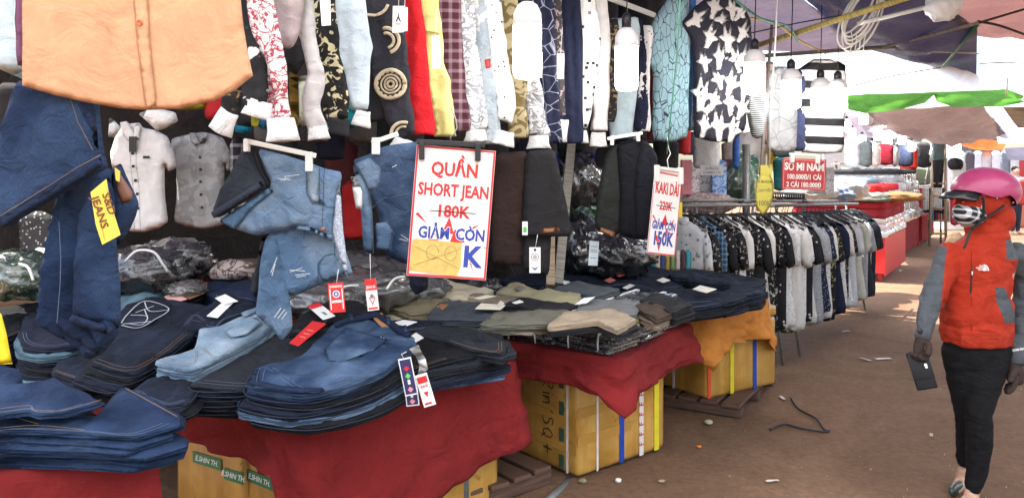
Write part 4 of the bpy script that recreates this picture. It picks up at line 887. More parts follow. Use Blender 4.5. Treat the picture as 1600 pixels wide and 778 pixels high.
S2b = [(205, 610), (232, 590), (268, 577), (300, 583), (312, 605), (292, 628), (256, 634)]
stack(S2b, .81, 2.95, .15, ZT, 5, [INK, NAVY, BLACK, INK], 'navy jeans with a worn hem below the light washed pair', 'in the short pile below the light washed pair', GJ)
S3 = [(138, 570), (172, 514), (198, 474), (238, 461), (332, 478), (300, 522), (212, 584)]
o, sf = stack(S3, .84, 3.0, .2, ZT, 6, [INK, BLACK, NAVY, INK], 'dark navy jeans with a white stitched pocket emblem', 'in the pile under the emblem pocket pair', GJ, s=.024)
patch(o, sf, [(186, 506), (206, 482), (230, 466), (270, 480), (248, 500), (218, 516), (192, 512)], denim((.010, .015, .030), .5, (.03, .05, .09)), 'back_pocket', .005, .008)
onto(o, sf, [[(190, 504), (200, 490), (226, 470), (264, 482), (240, 500), (216, 512), (190, 508)], [(204, 492), (230, 494), (222, 507), (200, 505)], [(226, 472), (234, 486), (262, 484)], [(212, 488), (240, 478)], [(230, 494), (226, 484)], [(192, 506), (236, 502)]], .0026, cloth((.60, .62, .66)), 'emblem_thread', .018)
S3b = [(282, 510), (300, 492), (330, 474), (352, 452), (386, 470), (400, 474), (380, 490), (350, 500), (330, 515)]
o, sf = stack(S3b, .92, 3.3, .2, .80, 2, [NAVY, BLACK], 'dark navy jeans under a white card left of the hanging blue shorts', 'beneath the navy pair with the white card', GJ, s=.024)
onto(o, sf, [[(338, 460), (352, 480), (372, 488)], [(300, 500), (334, 505)]], .0016, STITCHB, 'stitching')
c_ = onto_card(sf, [(323, 494), (346, 474), (364, 474), (340, 497)], WHITE_P, 'hang_tag', 'long white hang tag folded across the dark navy jeans', 'tag')
c2_ = onto_card(sf, [(336, 466), (352, 460), (372, 471), (350, 476)], WHITE_P, 'hang_tag', 'white tag with a dark letter on the navy jeans beside the shorts', 'tag', None, .02)
S4 = [(28, 520), (40, 492), (90, 478), (140, 470), (172, 480), (166, 505), (140, 528), (110, 540), (70, 545), (36, 538)]
stack(S4, .86, 3.2, .2, ZT, 6, [NAVY, TEAL, INK, BLACK], 'navy jeans pile behind the hem of the hanging indigo jeans', 'in the pile behind the hanging indigo jeans', GJ)
S4b = [(80, 580), (96, 556), (130, 546), (168, 552), (160, 580), (134, 596)]
stack(S4b, .78, 3.0, .15, ZT, 4, [INK, NAVY, GREYB], 'short stack of ink blue jeans under the hanging indigo cuffs', 'in the short stack under the hanging cuffs', GJ)
S5 = [(-40, 505), (0, 480), (60, 470), (90, 482), (60, 500), (30, 520), (-30, 540)]
stack(S5, .86, 3.4, .2, ZT, 6, [BLACK, INK, NAVY], 'black jeans at the left edge behind the indigo jeans', 'at the left edge behind the hanging indigo jeans', GJ)
S6 = [(180, 468), (186, 440), (212, 428), (250, 444), (262, 452), (240, 462), (206, 476), (190, 486)]
o, sf = stack(S6, .93, 3.5, .2, .78, 4, [TEAL, INK, NAVY], 'teal washed jeans with a brown patch behind the emblem pocket pair', 'in the pile under the teal washed pair', GJ)
onto_card(sf, [(216, 434), (227, 432), (240, 446), (228, 449)], plain((.20, .09, .05), .6), 'leather_patch', None, None, o, .009)
c_ = onto_card(sf, [(186, 447), (190, 454), (226, 450), (222, 445)], WHITE_P, 'hang_tag', 'narrow white tag lying across the teal washed jeans', 'tag', None, .02)
S7 = [(240, 452), (262, 432), (300, 432), (326, 444), (322, 456), (290, 468), (262, 470)]
o, sf = stack(S7, .95, 3.7, .15, .80, 3, [BLACK, INK], 'rumpled black jeans behind the pink tag on the middle table', 'below the rumpled black pair behind the pink tag', GJ, amp=.014)
hp = onto_card(sf, [(256, 464), (276, 456), (292, 468), (270, 474)], plain((.68, .36, .32), .5), 'hang_tag', 'pale pink red tag above the emblem pocket jeans', 'tag', None, .02)
onto_card(sf, [(276, 462), (300, 454), (320, 458), (296, 468)], plain((.24, .11, .05), .6), 'hang_tag', 'brown leather tag among the black jeans behind the pink tag', 'tag', None, .014)
S8 = [(316, 452), (330, 436), (372, 430), (406, 440), (400, 470), (372, 466), (340, 466)]
stack(S8, .97, 3.75, .12, .80, 3, [DBLUE, NAVY, BLACK], 'dark blue jeans left of the long hanging denim leg', 'in the dark blue pile left of the hanging leg', GJ)
S9 = [(450, 520), (470, 490), (520, 466), (560, 470), (588, 484), (560, 494), (510, 502), (480, 520)]
o, sf = stack(S9, .93, 3.3, .14, .80, 2, [BLACK, NAVY], 'black jeans carrying the two red tags beside the hanging leg', 'beneath the black pair with the red tags', GJ, amp=.011)
def lay_tag(sf, q, mat, label, extra, lift=.02):
    t_ = onto_card(sf, q, mat, 'hang_tag', label, 'tag', None, lift)
    return t_
t_ = lay_tag(sf, [(452, 536), (488, 502), (510, 506), (466, 541)], RED_T, 'long bright red printed tag on the black jeans', None)
for f in (.35, .5, .65): a = [(452 + 36 * f, 536 - 34 * f), (466 + 44 * f, 541 - 35 * f)]; z0, Y0, k = sf; p0, p1 = G2(*a[0], z0 + .0232, Y0, k), G2(*a[1], z0 + .0232, Y0, k); MB().tube([p0.lerp(p1, .25), p0.lerp(p1, .75)], .0011, 4).make('print_line', plain((.9, .5, .4), .4), t_)
t_ = lay_tag(sf, [(480, 478), (498, 473), (524, 494), (505, 500)], WHITE_P, 'white tag with a red corner on the black jeans', None, .026)
onto_card(sf, [(480, 478), (498, 473), (504, 478), (487, 483)], RED_P, 'print_block', None, None, t_, .0285); onto_text(sf, 507, 490, 'JEANS', .016, BLACK_P, t_, .6, .0290)
S10 = [(600, 515), (612, 500), (650, 497), (690, 500), (680, 510), (640, 516)]
o, sf = stack(S10, .86, 3.5, .1, .78, 2, [NAVY, BLACK], 'navy jeans under the oval white tag at the table gap', 'under the navy pair at the table gap', GJ)
lay_tag(sf, [(612, 505), (630, 500), (652, 503), (634, 510)], WHITE_P, 'oval white and red tag behind the faded blue jeans', None, .014)
# tags hanging over the table edge
def face_navy(fr, w_, h, p):
    card(fr, -w_ * .42, -h * .46, w_ * .42, h * .46, .0005, plain((.035, .035, .12), .4), 'print_block', p, .0018)
    for v_, c_ in ((.22, RED_P), (.02, plain((.15, .6, .12), .4)), (-.34, plain((.8, .3, .35), .4))): poly_card(fr, [(-w_ * .22, v_ * h), (0, v_ * h + w_ * .22), (w_ * .22, v_ * h), (0, v_ * h - w_ * .22)], .0005, c_, 'emblem', p, .0026)
    card(fr, -w_ * .1, -h * .2, w_ * .1, -h * .08, .0005, WHITE_P, 'print_block', p, .0026)
pl = Plane(640, 2.98); hang_tag('navy printed hang tag over the red cloth edge', pl, [(623, 560), (643, 556), (653, 612), (634, 620)], WHITE_P, face_navy, [(632, 560), (628, 552), (636, 548)])
pl = Plane(636, 3.01); hang_tag('second navy tag peeking out below the first one', pl, [(630, 590), (648, 588), (656, 624), (640, 640)], WHITE_P, face_navy)
pl = Plane(662, 3.0); hang_tag('white hang tag with a red block over the red cloth edge', pl, [(648, 586), (668, 580), (681, 630), (664, 635)], WHITE_P, lambda fr, w_, h, p: [card(fr, -w_ * .4, h * .22, w_ * .4, h * .42, .0005, RED_P, 'print_block', p, .0018), text('JEANS', fr, 0, h * .12, w_ * .28, RED_P, p, 'lettering', .02, .8, 0, .0026), poly_card(fr, [(-w_ * .2, -h * .05), (w_ * .2, -h * .05), (0, -h * .22)], .0005, RED_P, 'emblem', p, .0026), card(fr, -w_ * .36, -h * .44, w_ * .2, -h * .38, .0005, RED_P, 'print_line', p, .0018)])
pl = Plane(655, 3.0); o = garment('paper_strip', [(640, 544), (654, 538), (665, 560), (668, 578), (652, 590), (655, 572), (650, 556)], pl, WHITE_P, .003, None, .02, lambda u, v: .012 * math.sin(v * 50), 0, 0); tag(o, 'curled blank white paper strip above the red cloth edge', 'paper')
z_ = (.815, 3.05, .12); onto_card(z_, [(628, 535), (650, 520), (662, 528), (640, 540)], WHITE_P, 'paper_strip', 'small white card lying at the corner of the black jeans', 'paper', None, .03)
# --- right table: single folded trousers over the wrapped bundles
TOPS = [([(628, 457), (690, 436), (772, 452), (730, 470)], SAND, 'cream trousers folded below the large price sign'),
 ([(700, 467), (745, 457), (830, 468), (785, 479)], TAUPE, 'taupe trousers behind the slate pair on the right table'),
 ([(596, 474), (625, 460), (704, 465), (676, 487), (640, 489)], OLIVE, 'olive trousers at the left end of the right table'),
 ([(774, 455), (802, 440), (858, 456), (828, 463)], KHA, 'pale khaki trousers with a brown label right of the price sign'),
 ([(822, 464), (848, 451), (908, 458), (902, 473)], KHA, 'yellowish khaki trousers left of the grey pair'),
 ([(864, 450), (900, 439), (970, 451), (930, 461)], GRB, 'blue grey trousers in front of the wooden stakes'),
 ([(786, 476), (812, 463), (904, 475), (876, 485)], BLK, 'black trousers between khaki and olive pairs'),
 ([(668, 497), (688, 469), (784, 474), (764, 500)], SLATE, 'slate blue trousers with a brown leather patch'),
 ([(900, 482), (924, 465), (1004, 470), (994, 490)], GREYC, 'mid grey trousers near the right corner of the trouser table'),
 ([(750, 506), (774, 486), (888, 482), (858, 504)], OLG, 'grey olive trousers in the front row of the trouser table'),
 ([(992, 476), (1016, 468), (1052, 486), (1026, 497)], BROWNC, 'brown trousers at the right edge of the trouser table'),
 ([(998, 468), (1030, 455), (1082, 474), (1052, 486)], BLK, 'black trousers at the far right edge of the trouser table'),
 ([(854, 509), (884, 484), (964, 482), (994, 497), (966, 514), (932, 500)], BEIGE, 'beige trousers topping the front corner bundle')]
for i, (ol, mt, lb) in enumerate(TOPS):
    o, sf = stack(ol, .89 + .004 * i, 4.2, .06, .80 + .004 * i, 2, [mt, TOPS[(i * 5 + 3) % 13][1]], lb, 'under the ' + ' '.join(lb.split()[:8]), 'folded trousers on the right table', 'folded_trousers', 'trousers', s=.026, layers=3, amp=.016)
    if 'leather' in lb: onto_card(sf, [(682, 480), (694, 472), (703, 474), (692, 485)], LEATHER, 'leather_patch', None, None, o, .008)
    if i == 3: onto_card(sf, [(804, 450), (812, 446), (822, 450), (812, 455)], plain((.22, .18, .17), .6), 'leather_patch', None, None, o, .010)
    if i in (2, 7, 9, 12): onto(o, sf, [[tuple(a * .9 + b * .1 for a, b in zip(ol[q], (sum(p[0] for p in ol) / len(ol), sum(p[1] for p in ol) / len(ol)))) for q in (-1, -2, -3)]], .0012, plain(tuple(x * .5 for x in (.2, .16, .1)), .8), 'seam', .007)
for ol, mt, lb in (([(770, 516), (752, 506), (800, 506), (842, 508), (832, 519)], PALE, 'dusty pink trousers under the grey olive pair'), ([(680, 500), (720, 500), (762, 502), (750, 510), (690, 508)], OLG, 'olive grey trousers under the slate blue pair')):
    stack(ol, .875, 4.1, .05, .84, 1, [mt], lb, None, 'folded trousers on the right table', 'folded_trousers', 'trousers', s=.026)
sf = (.905, 4.3, .06)
for q, lb in (([(742, 483), (752, 474), (790, 477), (782, 484)], 'cream tag lying on the slate blue trousers'), ([(776, 478), (782, 470), (788, 474), (780, 482)], 'tiny striped white tag beside the cream tag'), ([(740, 466), (760, 461), (775, 463), (750, 468)], 'long white tag below the cream trousers'), ([(898, 476), (912, 466), (930, 464), (916, 474)], 'crumpled white tag between khaki and grey trousers'),
        ([(800, 473), (812, 469), (818, 472), (806, 475)], 'small pale tag on the black trousers')): onto_card(sf, q, WHITE_P if 'cream' not in lb else plain((.75, .70, .55), .5), 'hang_tag', lb, 'tag', None, .04)
# wrapped bundles: packets of clothes in clear film tied with white straps
FILMS = [film((.030, .030, .032), (.42, .43, .43), .75, 34, 3.), film((.050, .048, .044), (.48, .48, .47), .7, 30, 3.), film((.020, .022, .026), (.40, .41, .42), .8, 38, 3.)]
pk = slab_data([(-.17, -.13), (.17, -.13), (.17, .13), (-.17, .13)], .020, .03, 1, .006, .010); PKME = []
STRAPM = plain((.72, .73, .72), .4, name='white_strap', bs=0)
def bundle(loc, rz, label, n=5, t=.022, group='plastic wrapped trouser bundles', sx=1., sy=1., straps=2, fm=None):
    bd = thing('wrapped_bundle', loc, label, 'bundle', group); bd.rotation_euler = (0, 0, rz)
    for i in range(n):
        me_i = rnd.randrange(3)
        while len(PKME) < 3: a, f_, u_ = slab_data([(-.17, -.13), (.17, -.13), (.17, .13), (-.17, .13)], .021, .022, 1, .011, .008); q = mesh('packet', a, f_, FILMS[len(PKME)], None, u_, True, None, (0, 0, 0)); PKME.append(q.data); bpy.data.objects.remove(q)
        o = bpy.data.objects.new('packet', PKME[me_i]); COL.objects.link(o); o.parent = bd
        if fm: o.material_slots[0].link = 'OBJECT'; o.material_slots[0].material = fm
        o.location = (rnd.uniform(-.014, .014), rnd.uniform(-.014, .014), t * (i + 1)); o.rotation_euler = (rnd.uniform(-.03, .03), rnd.uniform(-.02, .02), rnd.uniform(-.10, .10) + (math.pi if rnd.random() < .5 else 0)); o.scale = (sx, sy, t / .021)
    h = n * t
    for k in range(straps):
        x = (-.5 + k) * .17 * sx if straps > 1 else 0.; y = .146 * sy; q = [(x, -y, .004), (x, -y - .006, h * .5), (x, -y, h), (x, -y * .7, h + .007), (x, y * .7, h + .007), (x, y, h), (x, y + .006, h * .5), (x, y, .004)]
        b_ = MB().tube([Vector(v) for v in q], [(.0025, .007)] * len(q), 6); o = mesh('strap', b_.V, b_.F, STRAPM, None, b_.U, True, None, (0, 0, 0)); o.parent = bd
    return bd
r2 = (B2 - A2).normalized(); rz2 = math.atan2(-n2.y, -n2.x)
cnt = 0
ORD = ['first', 'second', 'third', 'fourth', 'fifth', 'sixth', 'seventh', 'eighth', 'ninth']
for cl, (a, b_) in enumerate([(0, 0), (1, 0), (2, 0), (0, 1), (0, 2)]):
    for lv in (0, 1):
        if lv and cl == 2: continue
        p = A2 + n2 * (.21 + .36 * a) + r2 * (.17 + .31 * b_) + Vector((0, 0, .004 + lv * .088 - .0))
        where = ['at the front corner of the right table', 'left of the front corner bundles', 'by the red cloth gap', 'behind the front corner along the aisle edge', 'at the far end of the aisle edge'][cl]
        bundle(p, rz2 + rnd.uniform(-.05, .05), 'dark trousers wrapped in clear film, %s bundle %s' % ('upper' if lv else 'lower', where), 4, .0215)
for a in range(0, 4):      # the layer that carries the flat trousers farther in
    for b_ in range(1, 3):
        if a == 0: continue
        p = A2 + n2 * (.21 + .36 * a) + r2 * (.17 + .31 * b_) + Vector((0, 0, .004)); bd = bundle(p, rz2, 'dark wrapped trousers bundle lying under the flat trousers on the right table', 5, .033, straps=0)
# --- far table with dark jeans
FJ = 'dark jeans spread on the far orange clothed table'
cell = [([(1078, 482), (1044, 470), (1030, 456), (1062, 450), (1120, 452), (1152, 462), (1130, 474)], 'dark jeans with a cream tag at the front of the orange table', 4), ([(1128, 474), (1118, 456), (1146, 450), (1178, 456), (1160, 466)], 'ink blue jeans beside the front pile of the orange table', 3), ([(1150, 464), (1140, 446), (1170, 440), (1196, 448), (1190, 458)], 'rumpled dark jeans at the right end of the orange table', 3),
 ([(1072, 438), (1090, 424), (1150, 428), (1198, 436), (1186, 446), (1130, 444)], 'long navy jeans along the back of the orange table', 3), ([(960, 444), (976, 432), (1040, 436), (1066, 446), (1020, 456)], 'faded ink jeans left of the orange table', 2), ([(890, 440), (930, 424), (1000, 432), (984, 444), (930, 448)], 'dark jeans with a red label by the wooden stakes', 2), ([(960, 424), (1010, 414), (1060, 424), (1030, 434), (980, 432)], 'blue tinted jeans below the narrow price sign', 2),
 ([(1040, 424), (1080, 418), (1120, 424), (1090, 434), (1050, 432)], 'black jeans behind the narrow price sign', 2), ([(860, 430), (900, 420), (950, 424), (930, 436), (880, 438)], 'black jeans right behind the stakes', 2), ([(1000, 462), (1030, 446), (1070, 450), (1040, 466)], 'blackish jeans between trousers and orange table', 2), ([(780, 436), (830, 426), (870, 432), (850, 444), (800, 444)], 'dark jeans under the charcoal hanging trousers', 2)]
for i, (ol, lb, n) in enumerate(cell):
    o, sf = stack(ol, .86 + .003 * i, 4.9, .05, .76 if n > 2 else .80, n, [INK, BLACK, NAVY] if i % 2 else [NAVY, INK, BLACK], lb, 'under the ' + lb[:60].rsplit(' ', lb.count(' ') - 7 if lb.count(' ') > 7 else 0)[0] if lb.count(' ') <= 7 else 'under the ' + ' '.join(lb.split()[:3]) + ' ' + ' '.join(lb.split()[-5:]), FJ, s=.03, amp=.012)
    if i in (0, 2, 4): onto(o, sf, [[(ol[0][0] * .7 + ol[3][0] * .3, ol[0][1] * .7 + ol[3][1] * .3), (ol[-1][0] * .8 + ol[2][0] * .2, ol[-1][1] * .8 + ol[2][1] * .2)]], .002, STITCHB, 'seam', .012)
sf = (.88, 4.9, .05)
for q, c_, lb in (([(1082, 452), (1094, 446), (1120, 452), (1104, 458)], (.76, .72, .6), 'cream tag on the front jeans of the orange table'), ([(1026, 438), (1036, 434), (1048, 438), (1036, 442)], (.75, .71, .58), 'small cream tag below the narrow price sign'), ([(958, 428), (970, 423), (980, 428), (968, 433)], (.55, .12, .12), 'red and white label on the dark jeans by the stakes'), ([(944, 438), (954, 434), (962, 438), (952, 442)], (.55, .15, .13), 'second red label on the dark jeans by the stakes'), ([(962, 412), (988, 408), (988, 412), (966, 416)], (.78, .78, .74), 'white tag below the black and olive trousers'), ([(876, 438), (890, 440), (896, 447), (882, 445)], (.78, .78, .76), 'white tag on the blue grey trousers at the foot of the stakes'),
        ([(972, 450), (984, 444), (992, 446), (980, 452)], (.7, .69, .64), 'pale tag on the faded ink jeans')): onto_card(sf, q, plain(c_, .5), 'hang_tag', lb, 'tag', None, .03)

# ================================================================== BACK OF THE STALL AND THE HANGING ROW
def row(px):
    k = (px - CX) / F; t = (.93 + .005 - 5.2 * k) / (.573 - .82 * k); return 5.2 - .82 * t
WT = cloth((.80, .79, .76)); WT2 = cloth((.70, .69, .67)); CUFF = cloth((.82, .82, .80), .8, 18, .5)
FLORAL = pattern('scrib', (.78, .74, .73), (.42, .06, .09), 9, .34); GOLDBLK = pattern('blot', (.015, .014, .014), (.62, .56, .34), 24, .56); DKFLOR = pattern('blot', (.02, .018, .02), (.30, .20, .09), 28, .58)
GREEKB = cloth((.030, .030, .038)); CREAMG = cloth((.60, .50, .34)); DOTS = pattern('squares', (.84, .83, .81), (.03, .03, .04), 42, .17); WPRINT = pattern('scrib', (.80, .80, .80), (.32, .33, .36), 7, .42)
BWFIG = pattern('blot', (.02, .02, .022), (.72, .71, .70), 16, .62); MAROON = pattern('plaid', (.075, .018, .030), (.30, .20, .23), 7, .72); NVCHK = pattern('crack', (.018, .022, .052), (.32, .34, .42), 14, .012); NVY = cloth((.014, .018, .045)); BRG = pattern('blot', (.20, .15, .06), (.50, .42, .24), 14, .5); DRKF = pattern('blot', (.055, .045, .05), (.35, .29, .30), 26, .56)
TEALG = pattern('crack', (.30, .48, .54), (.03, .04, .06), 13, .018, 0, None, 2.2); SQ = pattern('squares', (.82, .82, .81), (.02, .02, .03), 26, .22); PLBLUE = cloth((.50, .63, .68)); ICE = cloth((.56, .66, .72)); PALED = denim((.42, .50, .55), .8, (.62, .68, .72)); REDC = cloth((.58, .012, .018)); YELC = cloth((.66, .60, .22)); MAR = cloth((.16, .018, .026))
rail_p = [P(px, 0, row(px)) for px in (330, 560, 800, 1022)]; rail_p = [Vector((p.x, p.y, 2.62)) for p in rail_p]
tag(MB().tube([rail_p[0], rail_p[-1]], .017, 12).make('clothes_rail', WHITE_PL, None, True), 'pale steel rail carrying the long row of hanging shirts', 'rail')
rail = lambda px: rail_p[0].lerp(rail_p[-1], (P(px, 0, row(px)).x - rail_p[0].x) / (rail_p[-1].x - rail_p[0].x))
GR = 'garments hanging in the long row'
def sleeve(label, c, mat, cuff=None, dY=0., th=.05, cat='shirt', name='hanging_shirt', fa=.013, s=.016, cmat=None):
    """narrow hanging garment or sleeve: centre line in pixels; cuff = (x, y, w, h, slant) turned-back end"""
    x0 = c[len(c) // 2][0]; pl = Plane(x0, row(x0) + dY)
    root = thing(name, pl.at(c[-1][0], c[-1][1]), label, cat, GR)
    c = [(x, y, w_) for x, y, w_ in c]
    if c[0][1] < 20: c[0] = (c[0][0], -50, c[0][2])
    fd = folds(fa * .62, rnd.uniform(75, 120), 5, .012, 8)
    th *= .36; pp = smooth_path([Vector(q) for q in c], 4); sd = rnd.uniform(0, 50); c = [(p.x + 3.5 * nz(i * .55 + sd, 1), p.y, p.z * (1.13 + .30 * nz(i * .45, sd))) for i, p in enumerate(pp)]; garment('sleeve', strip_outline(c), pl, mat, th, root, s, fd)
    if cuff:
        x, y, w_, h, sl = cuff; k_ = pl.Y0 / F; ax = (pl.W * -1 + pl.U * (sl * -.035)).normalized(); sx_ = (pl.U - ax * pl.U.dot(ax)).normalized(); dz = ax.cross(sx_); O = pl.at(x, y - h * .5, .006); V = []; nn = 22; sd = rnd.uniform(0, 50)
        for j in range(5):
            f = j / 4; rx = w_ * k_ * (.40 + .14 * f); ry = rx * (.34 + .18 * f)
            for i in range(nn):
                q = 6.2832 * i / nn; rr = 1 + .16 * nz(math.cos(q) * 1.6 + sd, math.sin(q) * 1.6, f * 1.2) + .05 * math.sin(5 * q + sd); V.append(O + ax * (h * k_ * (f + .10 * nz(math.cos(q) + sd, math.sin(q), 4))) + sx_ * (rx * math.cos(q) * rr) + dz * (ry * math.sin(q) * rr))
        oc = mesh('cuff', V, [(j * nn + i, j * nn + (i + 1) % nn, (j + 1) * nn + (i + 1) % nn, (j + 1) * nn + i) for j in range(4) for i in range(nn)], cmat or CUFF, root, [(v.x + v.y, v.z) for v in V]); oc.modifiers.new('thick', 'SOLIDIFY').thickness = .003
    return root, pl, fd
sleeve('black shirt with white figures hanging right beside the orange shirt', [(384, 40, 44), (394, 110, 40), (402, 172, 30)], BWFIG, (410, 172, 48, 26, 8), .10)
sleeve('dark gold printed sleeve under the hem of the orange shirt', [(362, 100, 24), (362, 150, 26), (356, 192, 26)], DKFLOR, (360, 194, 36, 36, 14), .2)
r_, pl, fd = sleeve('white shirt with dark red floral print near the orange shirt', [(398, 0, 36), (416, 50, 36), (434, 105, 26), (440, 180, 24), (441, 200, 24)], FLORAL, (438, 203, 50, 36, -3), .0, .055)
sleeve('second floral sleeve behind the red floral shirt', [(420, 90, 20), (428, 140, 22), (430, 192, 18)], FLORAL, None, .12)
sleeve('pinkish grey shirt between floral and grey sleeves', [(452, 0, 52), (446, 45, 44), (436, 72, 24)], cloth((.42, .34, .34)), None, .03)
o = garment('black_cloth', [(441, 88), (452, 62), (470, 66), (478, 92), (464, 119), (440, 104)], Plane(458, row(458) + .15), BLK, .08, None, .02, folds(.006)); tag(o, 'black cloth with a striped corner between the floral and grey sleeves', 'cloth')
sleeve('pale grey long sleeve hanging beside the gold print shirt', [(470, 0, 34), (478, 40, 26), (486, 80, 22), (494, 120, 26), (486, 165, 26), (498, 206, 34)], cloth((.58, .56, .55)), (497, 208, 34, 20, -4), -.04, .05)
sleeve('black shirt with cream gold blotches', [(488, 10, 44), (503, 60, 52), (516, 120, 44), (528, 188, 28)], GOLDBLK, (530, 198, 40, 24, 5), .05, .05, cmat=BLK)
sleeve('pale ice blue shirt sleeve with a pale cuff', [(538, 0, 60), (549, 60, 54), (556, 120, 42), (562, 172, 22)], ICE, (568, 186, 28, 24, 5), -.02, .06)
# medallion shirt
r_, pl, fd = sleeve('black and beige shirt with round medallions and a key pattern', [(596, 0, 56), (604, 60, 54), (614, 130, 50), (624, 180, 40), (634, 215, 30)], GREEKB, (632, 231, 38, 26, 9), .0, .06, s=.018)
def ring_on(cx_, cy_, r, w_, mat, nm='print_ring', a0=0, a1=360, lift=.031):
    b_ = MB(); n = 26; pts = []
    for k in range(n + 1):
        q = R(a0 + (a1 - a0) * k / n); x, y = cx_ + r * math.cos(q), cy_ + r * .95 * math.sin(q); u, v = pl.uv(x, y); pts.append(pl.at(x, y, lift + fd(u, v)))
    b_.tube(pts, w_ / 2 * pl.Y0 / F, 5, True, (pl.N, .25)); b_.make(nm, mat, r_, True)
for a in ((612, 133, 22, 8), (612, 133, 15, 3.2), (612, 133, 10, 3.2), (612, 133, 5, 4)): ring_on(*a, CREAMG)
ring_on(605, 66, 20, 6, CREAMG, 'print_ring', -100, 70); ring_on(605, 66, 12, 5, CREAMG, 'print_ring', -100, 70); ring_on(632, 210, 19, 6, CREAMG, 'print_ring', 170, 290); ring_on(632, 210, 12, 4, CREAMG, 'print_ring', 170, 290); ring_on(584, 2, 26, 5, CREAMG, 'print_ring', 20, 120)
for a0 in range(0, 360, 24): ring_on(612, 133, 18.5, 3, GREEKB, 'print_mark', a0, a0 + 9, .034)
sleeve('black sleeve behind the medallion shirt', [(582, 70, 20), (586, 130, 22), (592, 190, 30)], BLK, None, .12)
r_, pl, fd = sleeve('bright red shirt sleeve', [(634, -30, 26), (645, 40, 34), (652, 110, 34), (660, 210, 36)], REDC, (661, 199, 38, 22, 2), -.02, .055, cmat=REDC)
r_, pl, fd = sleeve('pale yellow shirt with a rolled sleeve', [(662, 0, 40), (668, 40, 38), (678, 100, 32), (690, 160, 30), (697, 214, 28)], YELC, (672, 40, 38, 24, 3), -.03, .055, cmat=YELC)
sleeve('maroon plaid shirt beside the yellow one', [(696, 0, 36), (704, 60, 32), (712, 130, 26), (722, 206, 26)], MAROON, None, .04)
sleeve('white shirt with fine grey scribbles', [(716, 0, 36), (726, 60, 34), (738, 130, 28), (746, 205, 32)], WPRINT, (744, 212, 34, 18, 0), .0, .06)
sleeve('washed pale denim sleeve beside the black spotted shirt', [(744, 10, 26), (752, 90, 28), (762, 160, 30), (768, 226, 24)], PALED, None, .03)
sleeve('white shirt with black spots', [(754, 0, 40), (766, 50, 40), (778, 110, 34), (792, 160, 26), (787, 190, 22)], DOTS, (789, 216, 36, 22, 6), -.03, .055)
sleeve('brown gold printed sleeve left of the largest lamp', [(784, 0, 30), (796, 80, 38), (806, 150, 32), (810, 216, 28)], BRG, None, .06)
sleeve('white sleeve hanging below the largest lamp', [(822, 100, 34), (830, 140, 30), (838, 180, 26), (842, 212, 30)], WPRINT, (842, 222, 36, 20, 0), .05)
sleeve('navy shirt with thin pale lines', [(842, 0, 38), (850, 100, 34), (860, 225, 34)], NVCHK, None, .07)
sleeve('mottled dark sleeve with a white cuff right of the largest lamp', [(862, 0, 24), (868, 90, 24), (872, 182, 22)], DRKF, (877, 204, 26, 34, 4), .02)
sleeve('plain navy shirt behind the white cards', [(884, 0, 34), (888, 100, 38), (890, 225, 36)], NVY, None, .08)
sleeve('white shirt with large black squares', [(904, 5, 36), (912, 70, 46), (910, 140, 34), (904, 200, 26)], SQ, (904, 214, 30, 20, 0), -.0, .055)
sleeve('plain white sleeve beside the squares shirt', [(930, 0, 28), (936, 70, 28), (938, 140, 26), (936, 205, 22)], WT, (935, 218, 26, 22, 0), .03)
sleeve('mottled brown sleeve left of the second lamp', [(950, 30, 26), (952, 110, 28), (950, 190, 22)], DKFLOR, None, .05)
sleeve('pale blue shirt around the second lamp', [(974, 28, 40), (974, 120, 40), (970, 216, 30)], PLBLUE, None, .08)
sleeve('navy shirt right of the second lamp', [(990, 30, 24), (996, 120, 28), (996, 204, 24)], NVY, None, .1)
sleeve('white spotted sleeve left of the teal shirt', [(1008, 40, 20), (1004, 130, 20), (1008, 206, 16)], DOTS, None, .05)
sleeve('narrow maroon sleeve left of the teal shirt', [(1018, 110, 14), (1018, 218, 14)], MAR, None, .1)
o = garment('hanging_shirt', [(1022, 28), (1036, 8), (1048, -6), (1074, -4), (1080, 50), (1076, 214), (1050, 223), (1018, 219), (1021, 108), (996, 96), (1008, 64)], Plane(1048, 5.25, .3), TEALG, .06, None, .026, folds(.010, 18)); tag(o, 'teal short sleeved shirt covered in dark cracked lines', 'shirt', GR)
o = garment('hanging_shirt', [(1076, -20), (1088, -20), (1087, 100), (1080, 200), (1070, 206), (1074, 120)], Plane(1080, 5.4, .3), cloth((.09, .25, .52)), .05, None, .026, folds(.008)); tag(o, 'narrow edge of a bright blue shirt beside the teal one', 'shirt', GR)
o = garment('hanging_shirt', [(1076, 60), (1094, 55), (1096, 130), (1084, 205), (1072, 205)], Plane(1084, 5.5, .3), WPRINT, .05, None, .026, folds(.008)); tag(o, 'white patterned sleeve between the teal and crane shirts', 'shirt', GR)
